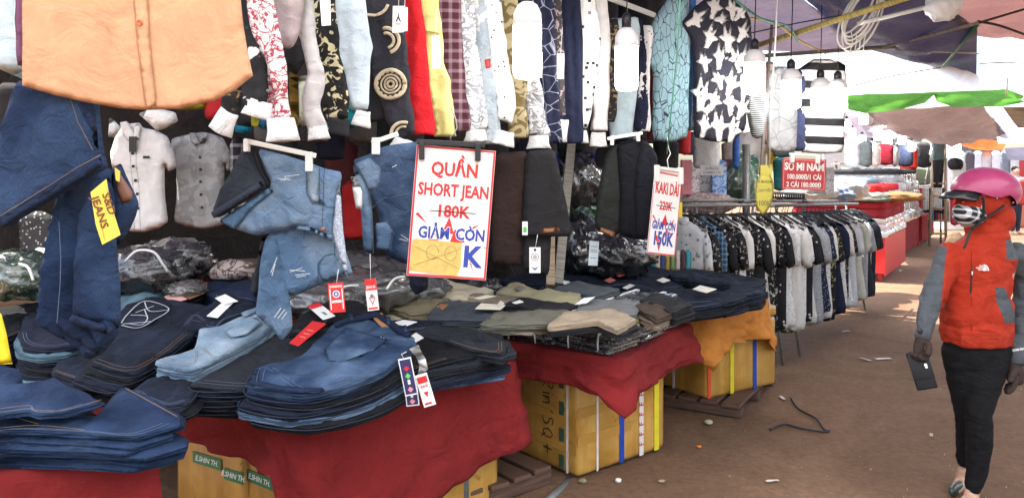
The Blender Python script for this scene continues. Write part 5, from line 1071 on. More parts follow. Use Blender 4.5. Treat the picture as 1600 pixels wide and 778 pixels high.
# crane shirt: white folded-paper birds on dark cloth
pl = Plane(1125, 5.3, .2); fd = folds(.008, 16)
cs = thing('hanging_shirt', pl.at(1125, 220), 'dark shirt printed with large white paper birds', 'shirt', GR)
co = [(1064, 36), (1084, 12), (1108, -6), (1140, -6), (1162, 8), (1174, 34), (1176, 84), (1169, 112), (1166, 200), (1146, 222), (1112, 222), (1082, 214), (1084, 110), (1080, 62)]
garment('shirt_body', co, pl, cloth((.035, .034, .05)), .06, cs, .022, fd)
bird = [(4, 24), (3, 6), (-7, -2), (2, -5), (6, -26), (11, -6), (17, -20), (17, -2), (27, 2), (16, 9), (12, 22)]
import itertools
for (x, y, s_, rt) in [(1086, 30, 1.0, 60), (1112, 10, 1.0, 10), (1140, 14, .9, -10), (1106, 56, 1.0, 20), (1132, 60, 1.1, -5), (1158, 50, .9, 30), (1096, 96, .9, -15), (1120, 88, 1.0, 5), (1146, 92, 1.1, -20), (1160, 88, .8, 15), (1092, 146, 1.3, 5), (1116, 124, .9, -25), (1138, 128, 1.1, 15), (1158, 132, 1.0, 0), (1112, 156, .9, 20), (1136, 160, 1.0, -10), (1156, 168, 1.0, 20), (1096, 194, 1.0, 10), (1118, 196, 1.2, -5), (1142, 200, 1.1, 15), (1126, 30, .7, 80), (1154, 20, .8, 40), (1103, 172, .7, 90)]:
    pts = []
    for bx_, by_ in bird:
        a = R(rt); pts.append((x + .86 * s_ * ((bx_ - 8) * math.cos(a) - by_ * math.sin(a)), y + .98 * s_ * ((bx_ - 8) * math.sin(a) + by_ * math.cos(a))))
    q = [pl.uv(*p) for p in pts]; u, v = pl.uv(x, y)
    puff('bird_print', q, pl.frame(.0305), .003, WT, cs, .012, fd, 0, .002)
# white cards among the row
def wcard(q, Y, label, eiffel=False, group=None):
    pl_ = Plane(q[0][0], Y); c_ = thing('hang_tag', pl_.at(*q[2]), label, 'tag'); pts = [pl_.uv(*p) for p in q]; poly_card(pl_.frame(), pts, .002, WHITE_P if not eiffel else plain((.74, .73, .70), .5), 'tag_card', c_)
    if eiffel:
        u = sum(p[0] for p in pts) / 4; v = sum(p[1] for p in pts) / 4; k = Y / F
        poly_card(pl_.frame(), [(u - 4.5 * k, v - 4 * k), (u - 1.2 * k, v + 4 * k), (u, v + 14 * k), (u + 1.2 * k, v + 4 * k), (u + 4.5 * k, v - 4 * k), (u + 2.2 * k, v - 4 * k), (u, v + 1 * k), (u - 2.2 * k, v - 4 * k)], .0004, BLACK_P, 'emblem', c_, .0022)
        for dv in (-7, -9.5): card(pl_.frame(), u - 4 * k, v + dv * k, u + 4 * k, v + (dv + .9) * k, .0004, BLACK_P, 'print_line', c_, .0022)
    MB().tube([pl_.at((q[0][0] + q[1][0]) / 2, q[0][1], .002), pl_.at((q[0][0] + q[1][0]) / 2 + 2, q[0][1] - 40, .03)], .0012, 5).make('string', WHITE_P, c_, True)
    return c_
wcard([(614, 10), (632, 10), (631, 51), (613, 52)], 2.95, 'white tag with a dark tower drawing beside the red sleeve', True); wcard([(628, 12), (637, 12), (637, 49), (628, 50)], 3.0, 'blank white tag just behind the tower tag')
wcard([(674, 57), (687, 56), (689, 107), (676, 108)], 3.2, 'long blank white tag on the yellow sleeve'); wcard([(870, 84), (882, 84), (881, 124), (870, 124)], 3.95, 'blank white tag hanging before the navy shirt'); wcard([(838, 82), (848, 82), (847, 122), (838, 122)], 3.85, 'blank white tag right of the largest lamp'); wcard([(499, -10), (516, -10), (517, 40), (503, 41)], 2.75, 'white card against the gold blotched shirt')
o = garment('red_label', [(757, 94), (766, 92), (767, 106), (759, 108)], Plane(762, row(762) - .1), RED_P, .006, None, .01, None, 0, 0); tag(o, 'tiny red label on the black spotted shirt', 'label')
# --- shelf of folded clothes and dark garments behind the row
wl0, wl1 = P(-420, 300, 3.9), P(1010, 300, 9.2); wd_ = (wl1 - wl0); wd_.z = 0
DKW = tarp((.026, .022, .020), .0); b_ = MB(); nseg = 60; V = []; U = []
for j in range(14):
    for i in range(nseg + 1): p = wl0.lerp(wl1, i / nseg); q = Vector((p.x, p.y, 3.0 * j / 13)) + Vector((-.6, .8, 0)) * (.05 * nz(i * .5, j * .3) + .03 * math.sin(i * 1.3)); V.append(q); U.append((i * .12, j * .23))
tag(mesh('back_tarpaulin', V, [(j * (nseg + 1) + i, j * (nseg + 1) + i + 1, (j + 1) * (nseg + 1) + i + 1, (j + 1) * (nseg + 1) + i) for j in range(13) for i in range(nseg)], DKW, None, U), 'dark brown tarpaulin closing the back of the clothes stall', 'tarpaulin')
def hung(px0, y0, px1, y1, Y, mat, label, cat='shirt', name='hanging_shirt', fa=.02, group=None, th=.05, m=0., taper=.92, s=.028):
    th = th * .6
    w_ = px1 - px0; c = (px0 + px1) / 2
    o = garment(name, [(c - w_ * .18, y0), (c + w_ * .18, y0), (px1, y0 + (y1 - y0) * .12), (px1 - w_ * .02, (y0 + y1) / 2), (c + w_ / 2 * taper, y1), (c, y1 + 3), (c - w_ / 2 * taper, y1), (px0 + w_ * .02, (y0 + y1) / 2), (px0, y0 + (y1 - y0) * .12)], Plane(c, Y, m), mat, th, None, s, folds(fa, 26, 0, .012, 6), 0, 1); return tag(o, label, cat, group)
_s = sorted([(o.location.x / max(o.location.y, .1), o['label']) for o in COL.objects if o.get('group') == GR], key=lambda q: q[0])
BEH = []
for i in range(26):
    q = (392 + i * 25 - CX) / F; lb_ = min(_s, key=lambda e: abs(e[0] - q))[1]; n_ = 'dark garment in the shade behind the ' + ' '.join(lb_.split()[:7])
    BEH.append(n_ if n_ not in BEH else 'another ' + n_)
GD = 'dark garments hanging behind the long row'
for i in range(26):
    px = 392 + i * 25; Yb = row(px) + .75 + .2 * (i % 3); c_ = [(.018, .018, .022), (.012, .014, .03), (.05, .05, .055), (.03, .02, .022), (.02, .03, .03), (.07, .065, .06)][(i * 5) % 6]
    hung(px - 24, -60, px + 24, 196 + 26 * ((i * 7) % 3), Yb, cloth(c_), BEH[i], group=GD)
for i, (x0, x1, y0, y1, c_, nm) in enumerate([(366, 394, 128, 206, (.01, .25, .42), 'bright blue'), (392, 404, 110, 196, (.48, .42, .04), 'mustard yellow'), (404, 424, 130, 200, (.03, .20, .35), 'deep teal blue'), (452, 466, 112, 196, (.50, .30, .05), 'ochre'), (464, 484, 120, 195, (.55, .58, .44), 'pale sage'), (532, 542, 120, 200, (.25, .42, .04), 'lime green'), (540, 556, 150, 200, (.01, .30, .36), 'turquoise'), (320, 366, 140, 186, (.45, .02, .025), 'scarlet'), (262, 322, 140, 170, (.34, .36, .03), 'olive lime'), (826, 836, 160, 214, (.04, .24, .45), 'sky blue')]):
    Yb = row(max(x0, 380)) + .62 - (.0 if x0 > 380 else -.7)
    o = garment('folded_garment', [(x0, y0), (x1, y0 - 2), (x1, y1), ((x0 + x1) / 2, y1 + 3), (x0, y1)], Plane(x0, Yb), cloth(c_), .06, None, .03, folds(.006)); tag(o, nm + ' garment peeking out behind the hanging sleeves', 'shirt')
# white cuffs hanging down behind the orange shirt
for q, lb in (([(216, 178), (240, 168), (276, 176), (279, 190), (262, 200), (244, 205), (230, 190)], 'white turned back cuff hanging below the orange shirt hem'), ([(170, 182), (190, 200), (178, 216), (168, 214)], 'white cuff corner beside the upper indigo jeans'), ([(4, 200), (20, 190), (16, 240), (6, 234)], 'pale shirt edge at the far left behind the indigo jeans')):
    o = garment('hanging_shirt', q, Plane(q[0][0], 3.7), CUFF, .06, None, .025, folds(.008, 30)); tag(o, lb, 'shirt')
# two short sleeved shirts shown on hangers
def shirt_display(pl, mat, cx_, top, hem, label, ol, collar, but, extra=None):
    fd = folds(.010, 13, 0, .012, 5); root = thing('display_shirt', pl.at(cx_, hem), label, 'shirt')
    garment('shirt_body', ol, pl, mat, .05, root, .025, fd)
    for q in collar: garment('collar', q, pl, mat, .014, root, .014, None, .038)
    for x, y in but:
        u, v = pl.uv(x, y); MB().lathe(pl.at(x, y, .027 + fd(u, v)), [(.009, 0), (.009, .004), (.003, .005)], 10, (pl.U, pl.W, pl.N)).make('button', BLACK_P, root)
    xs_ = [p[0] for p in but]; ribbon([[(but[0][0] - 5, but[0][1] - 22), (but[-1][0] - 5, hem - 3)], [(but[0][0] + 4, but[0][1] - 22), (but[-1][0] + 5, hem - 3)]], pl, .026, .003, .001, fd).make('placket_seam', cloth((.45, .45, .43)), root)
    return root, fd
pl = Plane(225, 4.55)
r1, fd = shirt_display(pl, cloth((.84, .84, .82)), 225, 190, 362, 'white short sleeved shirt on display behind the yellow card', [(196, 194), (218, 192), (224, 200), (244, 204), (262, 214), (272, 240), (277, 262), (264, 268), (258, 258), (259, 300), (264, 346), (250, 356), (228, 362), (206, 362), (196, 358), (188, 300), (186, 262), (176, 266), (172, 240), (180, 208)], [[(192, 192), (204, 190), (218, 212), (206, 222), (196, 210)], [(218, 192), (226, 200), (222, 220), (212, 214)]], [(211, 240), (213, 260), (215, 282), (217, 303), (219, 325)])
card(pl.frame(), *pl.uv(208.5, 238), *pl.uv(220, 214), .003, BLACK_P, 'hang_tag', r1, .05); card(pl.frame(), *pl.uv(228, 248), *pl.uv(238, 244), .003, BLACK_P, 'chest_label', r1, .034)
pl = Plane(315, 4.75)
r2_, fd = shirt_display(pl, pattern('blot', (.34, .355, .355), (.45, .465, .465), 12, .5), 315, 208, 357, 'grey patterned short sleeved shirt on display left of the blue shorts', [(298, 209), (314, 206), (330, 209), (350, 216), (360, 236), (366, 262), (356, 268), (352, 256), (352, 300), (358, 346), (340, 355), (316, 358), (290, 354), (272, 346), (276, 300), (275, 258), (266, 266), (264, 240), (270, 216)], [[(300, 208), (310, 208), (316, 224), (310, 230), (302, 220)], [(330, 208), (324, 208), (316, 226), (324, 224)]], [(315, 246), (316, 265), (316, 284), (317, 304), (318, 324)])
hung(-10, 130, 44, 240, 4.1, cloth((.03, .028, .03)), 'black garment in the shade at the far left', th=.08); hung(-14, 210, 40, 330, 4.4, pattern('squares', (.10, .10, .10), (.6, .6, .6), 30, .2), 'black and white checked garment at the far left edge'); hung(30, 330, 84, 400, 4.2, pattern('squares', (.05, .05, .05), (.45, .45, .45), 60, .25), 'dark garment with a fine white grid behind the indigo jeans')
hung(360, 214, 386, 340, 4.2, pattern('plaid', (.02, .02, .025), (.4, .4, .42), 5, .8), 'black garment in clear film left of the dark denim cuff'); hung(440, 200, 530, 360, 4.6, BLK, 'black garment hanging above the blue shorts'); hung(535, 282, 572, 372, 4.4, cloth((.36, .012, .012)), 'dark red garment between the two denim shorts'); hung(505, 218, 560, 300, 4.5, cloth((.075, .015, .018)), 'dark maroon garment behind the clip hangers')
b_ = MB().lathe(P(58, 396, 3.75), [(.03, 0), (.032, .002), (.032, .15), (.028, .152)], 16, (Vector((0, 1, 0)), Vector((.2, 0, 1)).normalized(), Vector((1, .3, -.25)).normalized())); tag(b_.make('white_roll', WHITE_PL, None, True), 'short white plastic roll lying behind the hanging indigo jeans', 'roll')
o = garment('folded_blanket', [(326, 436), (332, 412), (360, 404), (398, 412), (400, 434), (360, 440)], Plane(360, 4.2), pattern('scrib', (.46, .40, .37), (.12, .07, .06), 7, .4), .22, None, .03, folds(.012), 0, 2); tag(o, 'cream patterned cloth rolled up left of the hanging denim leg', 'cloth')
# wooden counter behind the middle table
cb = thing('wooden_counter', P(230, 470, 4.6), 'dark wooden counter in the shade at the back of the stall', 'counter')
a_, c_ = P(-330, 400, 4.2), P(560, 400, 5.6); dv = (c_ - a_); dv.z = 0; L = dv.length; dv.normalize(); nn = Vector((-dv.y, dv.x, 0))
for k in range(5): MB().box((a_ + c_) / 2 + nn * (.13 * k) + Vector((0, 0, .93 - ((a_ + c_) / 2).z)), L, .12, .035, (dv, nn, Vector((0, 0, 1))), .004).make('plank', WOODT, cb)
for f in (.05, .35, .65, .95):
    p = a_.lerp(c_, f); MB().box((p.x, p.y, .455), .06, .06, .91, (dv, nn, Vector((0, 0, 1)))).make('leg', WOODG, cb)
MB().box((a_ + c_) / 2 - nn * .07 + Vector((0, 0, .80 - ((a_ + c_) / 2).z)), L, .03, .2, (dv, nn, Vector((0, 0, 1)))).make('front_board', wood((.16, .10, .05)), cb)
# goods behind the trousers: bags, blue sheet, bins
def lump(name, label, cat, px, py, Y, rx, ry, rz, mat, rough=.3, sc_=3., seed=0):
    p = P(px, py, Y); bm = bmesh.new(); bmesh.ops.create_icosphere(bm, subdivisions=4, radius=1)
    for v in bm.verts:
        d = v.co.normalized(); q = 1 + rough * (noise.fractal(d * sc_ + Vector((seed, 0, 0)), 1, 2, 4)) + .10 * math.sin(math.atan2(d.y, d.x) * 9 + d.z * 4) * rough * 2; v.co = Vector((d.x * rx * q, d.y * ry * q, max(d.z, -.8) * rz * q))
    bm.verts.index_update(); V = [v.co + p for v in bm.verts]; Fc = [tuple(v.index for v in f.verts) for f in bm.faces]; U = [(v.co.x, v.co.z) for v in bm.verts]; bm.free(); return tag(mesh(name, V, Fc, mat, None, U), label, cat)
BAGM = film((.012, .013, .014), (.10, .10, .11), .4, 10)
lump('plastic_bag', 'black plastic bag hanging behind the leaning grey stake', 'bag', 905, 285, 5.4, .15, .14, .20, BAGM, .25, 2.5, 3)
hung(860, 236, 936, 296, 5.9, cloth((.025, .05, .21)), 'plain blue sheet hanging behind the black plastic bag', 'sheet', 'hanging_sheet', .006)
lump('plastic_bag', 'dark plastic bag slumped at the foot of the stakes', 'bag', 905, 385, 5.3, .18, .2, .2, BAGM, .3, 3, 5); lump('plastic_bag', 'glossy black sack below the black and olive trousers', 'bag', 960, 400, 5.2, .26, .2, .15, BAGM, .25, 3, 8); lump('plastic_bag', 'dark green film bag behind the stakes', 'bag', 925, 330, 5.8, .16, .15, .14, film((.02, .09, .05), (.4, .5, .42), .5, 14), .25, 3, 9); lump('plastic_bag', 'dark navy bundle left of the narrow price sign', 'bag', 1000, 388, 5.6, .14, .14, .1, cloth((.01, .03, .06)), .25, 3, 11)
for i in range(9): hung(868 + i * 20, 300 + (i % 3) * 12, 896 + i * 20, 420, 6.2 + .12 * (i % 2), cloth([(.02, .02, .025), (.03, .05, .09), (.05, .05, .05), (.01, .07, .07), (.18, .03, .03), (.28, .28, .26)][(i * 5) % 6]), 'garment in the dark heap behind the trousers and stakes', group='garments heaped behind the trousers')
for i in range(9): c_ = [(.5, .08, .06), (.05, .25, .3), (.6, .58, .5), (.06, .10, .25), (.5, .35, .08), (.2, .3, .12), (.55, .5, .5), (.1, .05, .06), (.06, .3, .34)][i]; hung(1006 + i * 8, 390, 1016 + i * 8, 426, 5.9, cloth(c_), 'colourful folded cloth standing on edge under the narrow price sign', 'cloth', 'folded_cloth', .002, 'folded cloths on edge under the narrow sign', .03, 0., 1.)
for i, (x0, y0, x1, y1, Y, c_, lb) in enumerate([(700, 230, 780, 330, 5.4, (.02, .022, .03), 'black garment right behind the large price sign'), (640, 200, 700, 300, 4.6, (.015, .018, .035), 'dark navy garment above the darker denim shorts'), (930, 225, 960, 320, 5.8, (.03, .03, .035), 'charcoal garment behind the olive trouser leg')]): hung(x0, y0, x1, y1, Y, cloth(c_), lb)

FG = film((.075, .073, .068), (.3, .3, .3), .12, 24); FD = film((.010, .011, .013), (.08, .08, .08), .1, 30)
for i, (px, py, Y, rx, ry, rz, lb, fm) in enumerate([(225, 425, 3.95, .22, .18, .13, 'black clothes in crumpled clear film behind the teal jeans', FD), (275, 405, 4.15, .20, .16, .11, 'film wrapped black heap below the white short sleeved shirt', FD), (22, 432, 3.6, .20, .16, .12, 'dark green goods in clear film at the left edge', film((.02, .045, .028), (.5, .53, .5), .6, 16)), (80, 430, 3.9, .18, .15, .10, 'film wrapped dark heap behind the hanging indigo jeans', FD),
        (505, 470, 4.0, .24, .2, .10, 'grey film wrapped heap behind the hanging denim leg', FG), (575, 455, 4.15, .26, .2, .12, 'film wrapped grey heap under the darker denim shorts', FG), (640, 452, 4.4, .22, .2, .10, 'film wrapped heap under the white price sign', FG), (545, 425, 4.6, .26, .2, .12, 'farthest grey film wrapped heap between the two denim shorts', FG), (612, 425, 4.8, .26, .2, .10, 'film wrapped heap right behind the darker denim shorts', FG), (330, 425, 4.3, .14, .12, .06, 'small clear film packet beside the patterned cloth roll', FG), (290, 452, 3.9, .10, .10, .05, 'crumpled film scrap on the rumpled black jeans', FG)]):
    lump('wrapped_heap', lb, 'heap', px, py, Y, rx, ry, rz, fm, .20, 4.5, 80 + i)
for i, q in enumerate(([(196, 408, 3.72), (214, 392, 3.7), (240, 394, 3.7), (254, 412, 3.72), (262, 424, 3.75)], [(520, 462, 3.8), (538, 448, 3.85), (560, 446, 3.9)], [(604, 452, 3.9), (616, 436, 3.95), (632, 432, 4.0)], [(30, 412, 3.4), (44, 418, 3.38), (52, 438, 3.38)])):
    tag(MB().tube(smooth_path([P(*p) for p in q]), .006, 6).make('strap', STRAPM, None, True), ['white strap round the black film heap behind the teal jeans', 'white strap on the grey film heap behind the denim leg', 'white strap on the grey heap under the darker shorts', 'white strap round the dark green film goods'][i], 'strap')

# ================================================================== SHIRT RACKS
GREYMOT = pattern('dots', (.52, .54, .56), (.20, .21, .23), 20, .22); BLKFIG = pattern('blot', (.012, .012, .014), (.48, .47, .44), 34, .60); BLKFIG2 = pattern('dots', (.014, .014, .018), (.55, .53, .50), 26, .20); OLIVEF = pattern('blot', (.05, .05, .035), (.40, .38, .28), 30, .56); WSPECK = pattern('dots', (.76, .76, .76), (.25, .26, .30), 60, .24); NVDOT = pattern('dots', (.016, .024, .055), (.62, .64, .68), 70, .22); BLKGOLD = pattern('blot', (.013, .013, .012), (.36, .31, .17), 22, .59); BLUECHK = pattern('plaid', (.02, .05, .11), (.16, .26, .36), 9, .7); CREAMW = cloth((.58, .58, .50)); GRSPECK = pattern('dots', (.36, .37, .40), (.14, .15, .17), 70, .25); NAVYP = cloth((.018, .022, .034)); BEIGEG = cloth((.42, .41, .37)); DIAM = pattern('crack', (.52, .54, .56), (.36, .37, .39), 9, .02)
SHM = {}
def shirt_mesh(v):
    """shared meshes of a short sleeved shirt hung square on; v picks one of three sets of creases"""
    if v in SHM: return SHM[v]
    fr = (Vector((0, 0, 0)), Vector((1, 0, 0)), Vector((0, 0, 1)), Vector((0, -1, 0))); fd = folds(.014, 20, 0, .014, 6); out = {}
    j = [.0, .012, -.015][v]
    for nm, pl_, th, off in (('shirt_body', [(-.07, -.01), (.07, -.01), (.20, -.065), (.235, -.12), (.20 + j, -.40), (.225 - j, -.80), (.12, -.835), (-.12, -.835), (-.225, -.80), (-.20, -.40), (-.235, -.12), (-.20, -.065)], .07, 0), ('sleeve', [(.165, -.05), (.215, -.07), (.265, -.15), (.285 + j, -.34), (.215 + j, -.37), (.175, -.22)], .06, .012), ('sleeve', [(-.165, -.05), (-.215, -.07), (-.265, -.15), (-.285, -.34), (-.215, -.37), (-.175, -.22)], .06, .012), ('collar', [(-.075, .015), (.075, .015), (.085, -.03), (.03, -.07), (0, -.045), (-.03, -.07), (-.085, -.03)], .05, .02)):
        o = puff(nm, pl_, (fr[0] + fr[3] * off, fr[1], fr[2], fr[3]), th, WT, None, .035, fd, 1, None, (0, 0, 0)); out.setdefault(nm, []).append(o.data); bpy.data.objects.remove(o)
    b_ = MB().tube([(-.2, 0, -.05), (-.08, 0, .015), (0, 0, .03), (.08, 0, .015), (.2, 0, -.05)], .007, 6); b_.tube([(0, 0, .02), (0, 0, .05), (.012, 0, .075), (0, 0, .092), (-.014, 0, .08)], .003, 5)
    o = b_.make('hanger', BLACK_P, None, True, (0, 0, 0)); out['hanger'] = [o.data]; bpy.data.objects.remove(o); SHM[v] = out; return out
def rack_shirt(p, yaw, mat, label, sx=1., sz=1., v=0, group='shirts hung on the racks'):
    r_ = thing('rack_shirt', p, label, 'shirt', group); r_.rotation_euler = (0, 0, yaw); r_.scale = (sx, 1, sz)
    for nm, ds in shirt_mesh(v).items():
        for d in ds:
            o = bpy.data.objects.new(nm, d); COL.objects.link(o); o.parent = r_
            if nm != 'hanger': o.material_slots[0].link = 'OBJECT'; o.material_slots[0].material = mat
    return r_
RA = [Vector((1.27, 6.05, 1.32)), Vector((2.36, 6.72, 1.30))]; RB = [Vector((2.20, 6.62, 1.295)), Vector((4.02, 9.2, 1.20))]
SEQA = [(GREYMOT, 'pale grey shirt with a sparse motif, first on the near rack'), (BLKFIG, 'black and white figured shirt behind the pale grey one'), (BLUECHK, 'blue checked shirt near the start of the rack'), (BLKFIG2, 'black shirt with round white motifs near the rack start'), (BLKFIG, 'black shirt with white flecks under the hanger row'), (WT2, 'plain off white shirt seen as the first white strip'), (BLKFIG, 'black flecked shirt between two white strips'), (BLKFIG2, 'black shirt with white motifs left of the second white strip'), (WT, 'plain white shirt seen as the second white strip'), (BLKFIG, 'black flecked shirt right of the second white strip'), (BLKFIG2, 'black dotted shirt left of the speckled white sleeve'), (WSPECK, 'white shirt with small specks seen as the third white strip'), (OLIVEF, 'olive flowered shirt beside the speckled white sleeve'), (WSPECK, 'white speckled shirt whose wide sleeve points to the aisle')]
SEQB = [(WT2, 'off white shirt right of the wide speckled sleeve'), (BLKFIG2, 'black shirt with motifs left of the plain white one'), (WT2, 'plain white short sleeved shirt in the middle of the rack'), (GRSPECK, 'grey speckled shirt right of the plain white one'), (NVDOT, 'navy dotted shirt, nearer of the two'), (NVDOT, 'navy dotted shirt, farther of the two'), (WSPECK, 'white speckled shirt behind the navy dotted ones'), (BLKGOLD, 'black shirt with dull gold flowers in the middle of the rack'), (NVY, 'plain navy shirt between two gold flowered ones'), (WSPECK, 'white flecked shirt between the gold flowered ones'), (BLKGOLD, 'third gold flowered black shirt beside the grey ones'), (WSPECK, 'white and grey speckled shirt after the gold flowers'), (cloth((.60, .62, .64)), 'pale grey plain shirt left of the black one'), (BLK, 'black shirt left of the cream shirt'), (CREAMW, 'cream shirt near the end of the rack'), (CREAMW, 'second cream shirt just behind the first'), (GRSPECK, 'grey speckled shirt turned towards the aisle'), (NAVYP, 'plain dark navy shirt near the far rack end'), (BEIGEG, 'beige grey shirt, second from the far rack end'), (NAVYP, 'dark navy shirt closing the far end of the rack')]
for RR, SEQ in ((RA, SEQA), (RB, SEQB)):
    d = (RR[1] - RR[0]); yw = math.atan2(d.y, d.x) - math.pi / 2
    for i, (mt, lb) in enumerate(SEQ):
        p = RR[0].lerp(RR[1], (i + .5) / len(SEQ)) - Vector((0, 0, .10)); yy = yw * (.45 if RR is RA else 1.0) + rnd.uniform(-.22, .22)
        sx = rnd.uniform(.96, 1.12) * (.85 if RR is RA else 1.08); rack_shirt(p, yy, mt, lb, sx, rnd.uniform(1.06, 1.22), i % 3)
def rack(label, A, B, feet=True):
    rk = thing('clothes_rack', Vector((A.x, A.y, 0)), label, 'clothes rack', 'tube racks along the aisle'); d = (B - A).normalized(); n_ = Vector((-d.y, d.x, 0))
    MB().tube([A - d * .1, B + d * .1], .014, 10).make('rail', GREYM, rk, True); MB().tube([A - d * .1 + n_ * .22 + Vector((0, 0, .03)), B + d * .1 + n_ * .22 + Vector((0, 0, .03))], .014, 10).make('rail', GREYM, rk, True)
    for e, s_ in ((A, .25), (B, -.25)):
        q = e + d * s_
        for k in (-1, 1):
            MB().tube([q + n_ * (.11 + .05 * k), Vector((q.x, q.y, 0)) + n_ * (.11 + .26 * k)], .012, 8).make('leg', GREYM, rk, True)
    return rk
rack('grey tube rack holding the near shirts behind the orange table', *RA); rack('grey tube rack holding the far shirts along the aisle', *RB)
# rear rail with empty black hangers
C0, C1 = P(1128, 298, 7.4), P(1256, 303, 8.2); rk = thing('clothes_rack', Vector((C0.x, C0.y, 0)), 'rear rail crowded with empty black hangers behind the shirts', 'clothes rack', 'tube racks along the aisle'); MB().tube([C0, C1], .014, 10).make('rail', GREYM, rk, True)
for e in (C0, C1): MB().tube([e, Vector((e.x, e.y, 0))], .014, 8).make('post', GREYM, rk, True)
for i in range(34):
    c = C0.lerp(C1, (i + .5) / 34); a = 1.1 + rnd.uniform(-.3, .3); U = Vector((math.cos(a) * .9, -math.sin(a) * .6, 0))
    tag(MB().tube([c + Vector((0, 0, .01)), c + Vector((0, 0, -.04)), c - U * .10 + Vector((0, 0, -.085)), c + U * .10 + Vector((0, 0, -.085)), c + Vector((0, 0, -.04))], .008, 5).make('empty_hanger', BLACK_P, None, True), 'empty black hanger crowded on the rear rail', 'hanger', 'empty black hangers on the rear rail')
# posts and ropes among the racks
def pole(label, a, b_, r, mat, name='post', cat='post'): return tag(MB().tube([a, b_], r, 10).make(name, mat, None, True), label, cat)
pole('grey vertical post behind the shirt rack', P(1166, 226, 7.0), Vector((P(1166, 226, 7.0).x, 7.0, 0)), .035, GREYM); pole('thin pale pole leaning left of the yellow oval tag', P(1206, 40, 6.2), P(1184, 330, 5.9), .012, WOODG)
tag(MB().tube([P(1217, -60, 5.2), P(1212, 60, 5.3), P(1204, 180, 5.4), P(1202, 262, 5.5)], .006, 6).make('rope', WHITE_PL, None, True), 'white cord hanging down to the yellow oval tag', 'rope'); tag(MB().tube([P(1064, -20, 3.4), P(1058, 80, 3.7), P(1048, 180, 4.0), P(1042, 240, 4.15)], .004, 6).make('rope', plain((.12, .42, .30), .6), None, True), 'green string running in front of the teal shirt', 'rope')
pl = Plane(1193, 5.5); yt = thing('oval_tag', pl.at(1193, 335), 'yellow oval price tag hanging before the shirt rack', 'tag')
garment('tag_card', [(1180, 300), (1182, 285), (1188, 272), (1204, 272), (1209, 285), (1209, 300), (1205, 320), (1198, 332), (1192, 336), (1184, 328), (1180, 314)], pl, plain((.66, .58, .10), .5), .006, yt, .02, None); c4 = pl.uv(1188, 274); c5 = pl.uv(1206, 258); card(pl.frame(), c4[0], c4[1], c5[0], c5[1], .003, plain((.66, .58, .10), .5), 'tag_top', yt)
for y, s_, z_ in ((284, 'SƠ MI NAM', .028), (298, 'CAO CẤP', .026), (318, '100K', .05)): u, v = pl.uv(1194, y); text(s_, pl.frame(.004), u, v, z_, plain((.30, .26, .10), .6), yt, 'lettering', .02, .8)
# red shirt sign
pl = Plane(1257, 6.0, .1); rs, fr, w_, h = sign('red price sign for men shirts hanging above the rack', pl, [(1224, 247), (1292, 250), (1288, 298), (1220, 296)], None)
SRED = plain((.50, .045, .05), .4, name='red_board', var=.05, bs=0); card(fr, -w_ / 2, -h / 2, w_ / 2, h / 2, .004, SRED, 'board', rs)
for r4 in ((-.47, .45, .47, .462), (-.47, -.462, .47, -.45), (-.47, -.45, -.462, .45), (.462, -.45, .47, .45)): card(fr, r4[0] * w_, r4[1] * h, r4[2] * w_, r4[3] * h, .0006, plain((.8, .5, .5), .4), 'border_line', rs, .004)
text('SƠ MI NAM', fr, 0, h * .23, .078, WHITE_P, rs, 'lettering', .035, .80, 0, .0045); text('100.000Đ/1 CÁI', fr, 0, -h * .09, .052, WHITE_P, rs, 'lettering', .03, .80, 0, .0045); text('2 CÁI 180.000Đ', fr, 0, -h * .34, .052, WHITE_P, rs, 'lettering', .03, .80, 0, .0045)
clip_hanger('white clip hanger holding the red shirt price sign', pl, (1232, 241), (1280, 243), [(1236, 240, 254, .03), (1276, 242, 256, .03)], WHITE_PL, [(1257, 241), (1257, 232), (1261, 226), (1256, 222)], .008, .012)
# garments and bags between row and rack
GB = 'garments shown beyond the crane shirt'
STRP = pattern('stripe', (.045, .05, .05), (.55, .57, .56), 22, .55, 95); hung(1166, 138, 1200, 214, 5.9, STRP, 'dark shirt with fine pale stripes under the third lamp', group=GB, th=.06, taper=.5); hung(1188, 96, 1218, 224, 6.6, cloth((.50, .33, .31)), 'dusty pink shirt beside the grey diamond one', group=GB, th=.06); hung(1196, 104, 1246, 236, 6.2, DIAM, 'light grey shirt with a diamond grid under the fourth lamp', group=GB, th=.07); hung(1232, 108, 1262, 234, 6.9, cloth((.035, .045, .10)), 'navy shirt between the diamond and the striped shirts', group=GB, th=.06); hung(1155, 70, 1180, 150, 6.6, pattern('blot', (.02, .02, .025), (.6, .6, .6), 14, .52), 'black and white shirt edge right of the crane shirt', group=GB)
BIGST = pattern('stripe', (.72, .72, .72), (.02, .02, .022), 1.95, .62, 92); hung(1246, 92, 1322, 238, 6.9, BIGST, 'shirt with broad black and white stripes under the twin lamps', group=GB, th=.08); hung(1292, 96, 1322, 150, 7.2, BLK, 'black garment behind the twin lamps', group=GB); hung(1166, 88, 1186, 140, 7.0, cloth((.30, .36, .33)), 'grey green garment behind the third lamp', group=GB); hung(1206, 220, 1242, 244, 6.6, cloth((.10, .20, .22)), 'teal garment hem under the diamond shirt', group=GB); hung(1208, 246, 1230, 296, 6.5, cloth((.02, .14, .15)), 'dark teal bag left of the red shirt sign', 'bag', 'fabric_bag', .01)
